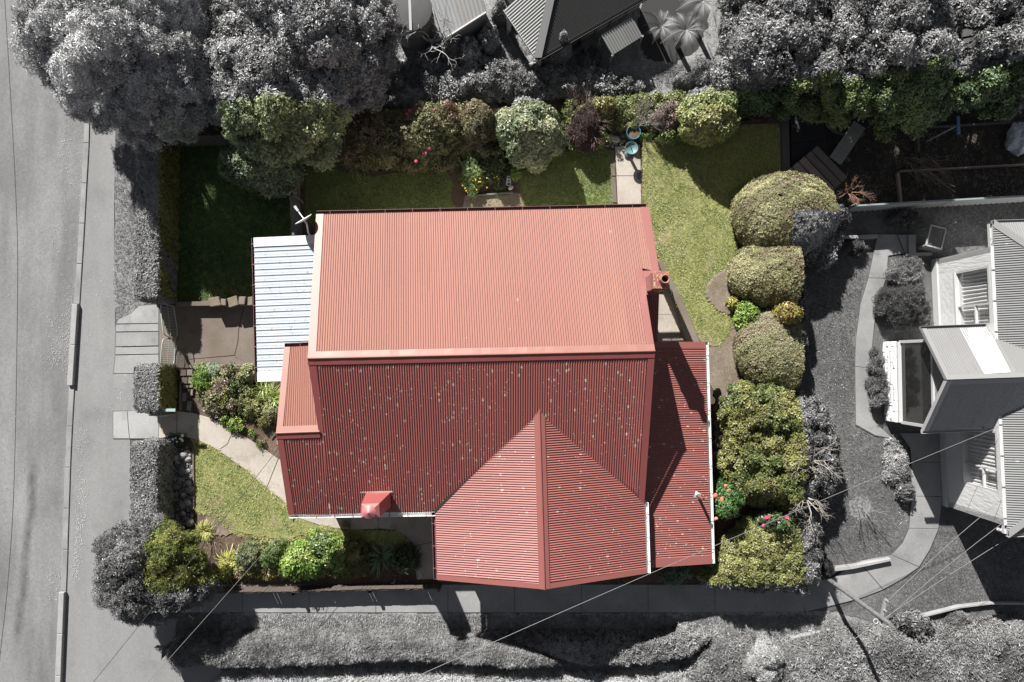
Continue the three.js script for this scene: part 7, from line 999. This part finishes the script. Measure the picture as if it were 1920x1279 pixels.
// ---------------------------------------------------------------- letterbox, pole and wires
{
  const c = at(297, 1224, 1.0), t = thing('letterbox', 'dark wooden letterbox at the end of the long bottom hedge', 'letterbox', V(c.x, 0, c.z), -0.08); part('box', new RoundedBoxGeometry(0.34, 0.3, 0.36, 2, 0.02).translate(0, 0.95, 0), std(greyOf(0.12), 0.6), t); part('lid', box(0.37, 0.025, 0.4, -0.01, 1.115, 0), std(greyOf(0.2), 0.55), t); part('post', box(0.1, 0.85, 0.1, 0.03, 0.42, 0), M.barkGrey, t); part('slot', box(0.01, 0.03, 0.24, -0.176, 1.02, 0), M.dark, t);
}
const wires = [];
{
  const b = at(1545, 1080, 0), tp = at(1671, 1172, 4.6), t = thing('utility_pole', 'tall grey timber utility pole leaning outwards in the view', 'utility pole', b.clone()); const s = tp.clone().setY(4.6);
  part('pole', inThing(rod(b.clone(), s, 0.085, 0.065, 14), t), std(greyOf(0.2), 0.85, { map: M.oldWood.map }), t); const m = b.clone().lerp(s, 0.86), d = V(-0.24, 0, 0.97).normalize(), a = m.clone().addScaledVector(d, -0.58), e = m.clone().addScaledVector(d, 0.58);
  part('crossarm', inThing(bar(a.clone().add(V(0.05, 0, 0)), e.clone().add(V(0.05, 0, 0)), 0.07, 0.09), t), std(greyOf(0.2), 0.8), t); for (const f of [0.04, 0.3, 0.7, 0.96]) part('insulator', inThing(new THREE.CylinderGeometry(0.03, 0.04, 0.11, 10).translate(a.x + (e.x - a.x) * f + 0.05, m.y + 0.1, a.z + (e.z - a.z) * f), t), std(greyOf(0.25), 0.3), t); part('hook', inThing(new THREE.TorusGeometry(0.07, 0.015, 6, 16).rotateX(Math.PI / 2).translate(a.x - 0.1 + (e.x - a.x) * 0.6, m.y, a.z + (e.z - a.z) * 0.62), t), pale, t);
  wires.push(['upper thin wire from the white house corner to the pole', at(1889, 928, 3.0), a.clone().add(V(0.05, 0.15, 0)), 0.1], ['lower thin wire from the white house corner to the pole', at(1892, 972, 3.0), e.clone().lerp(a, 0.45).add(V(0.05, 0.15, 0)), 0.1]);
}
wires.push(['long wire crossing from the white house over the lean-to corner to the bottom edge', at(1872, 801, 3.3), at(720, 1296, 4.5), 0.25], ['service wire from the left wing corner to the street', at(524, 838, 3.0), at(150, 1310, 5.0), 0.2], ['second wire from under the eaves gutter towards the letterbox', at(556, 966, 2.4), at(250, 1310, 2.6), 0.15], ['wire across the corner lawn to the grey bank', at(1930, 985, 2.6), at(1600, 1200, 2.6), 0.1]);
for (const [lab, a, b, sag] of wires) { const p = []; for (let i = 0; i <= 12; i++) { const f = i / 12; p.push(a.clone().lerp(b, f).add(V(0, -sag * 4 * f * (1 - f), 0))); } single('overhead_wire', tube(p, 0.0085, 36, 5), std(greyOf(lab.startsWith('service') ? 0.03 : 0.16), 0.5), lab, 'wire'); }
{ const c = at(523, 826, 3.1), t = thing('wire_bracket', 'grey bracket holding the service wire at the left wing corner', 'bracket', c); part('arm', bar(V(0.15, 0, -0.02), V(-0.05, 0.02, 0.1), 0.03, 0.03), std([0.45, 0.47, 0.5], 0.4), t); part('insulator', new THREE.CylinderGeometry(0.03, 0.03, 0.12, 10).translate(0, 0.06, 0.02), std([0.5, 0.52, 0.55], 0.3), t); const d = at(553, 972, 2.3), u = thing('wire_bracket', 'black clamp of the second wire below the gutter', 'bracket', d); part('arm', bar(V(0.05, 0, -0.08), V(-0.06, 0, 0.1), 0.035, 0.035), M.dark, u); part('clamp', new THREE.CylinderGeometry(0.03, 0.03, 0.06, 10), M.dark, u); }
renderer.render(scene, camera);
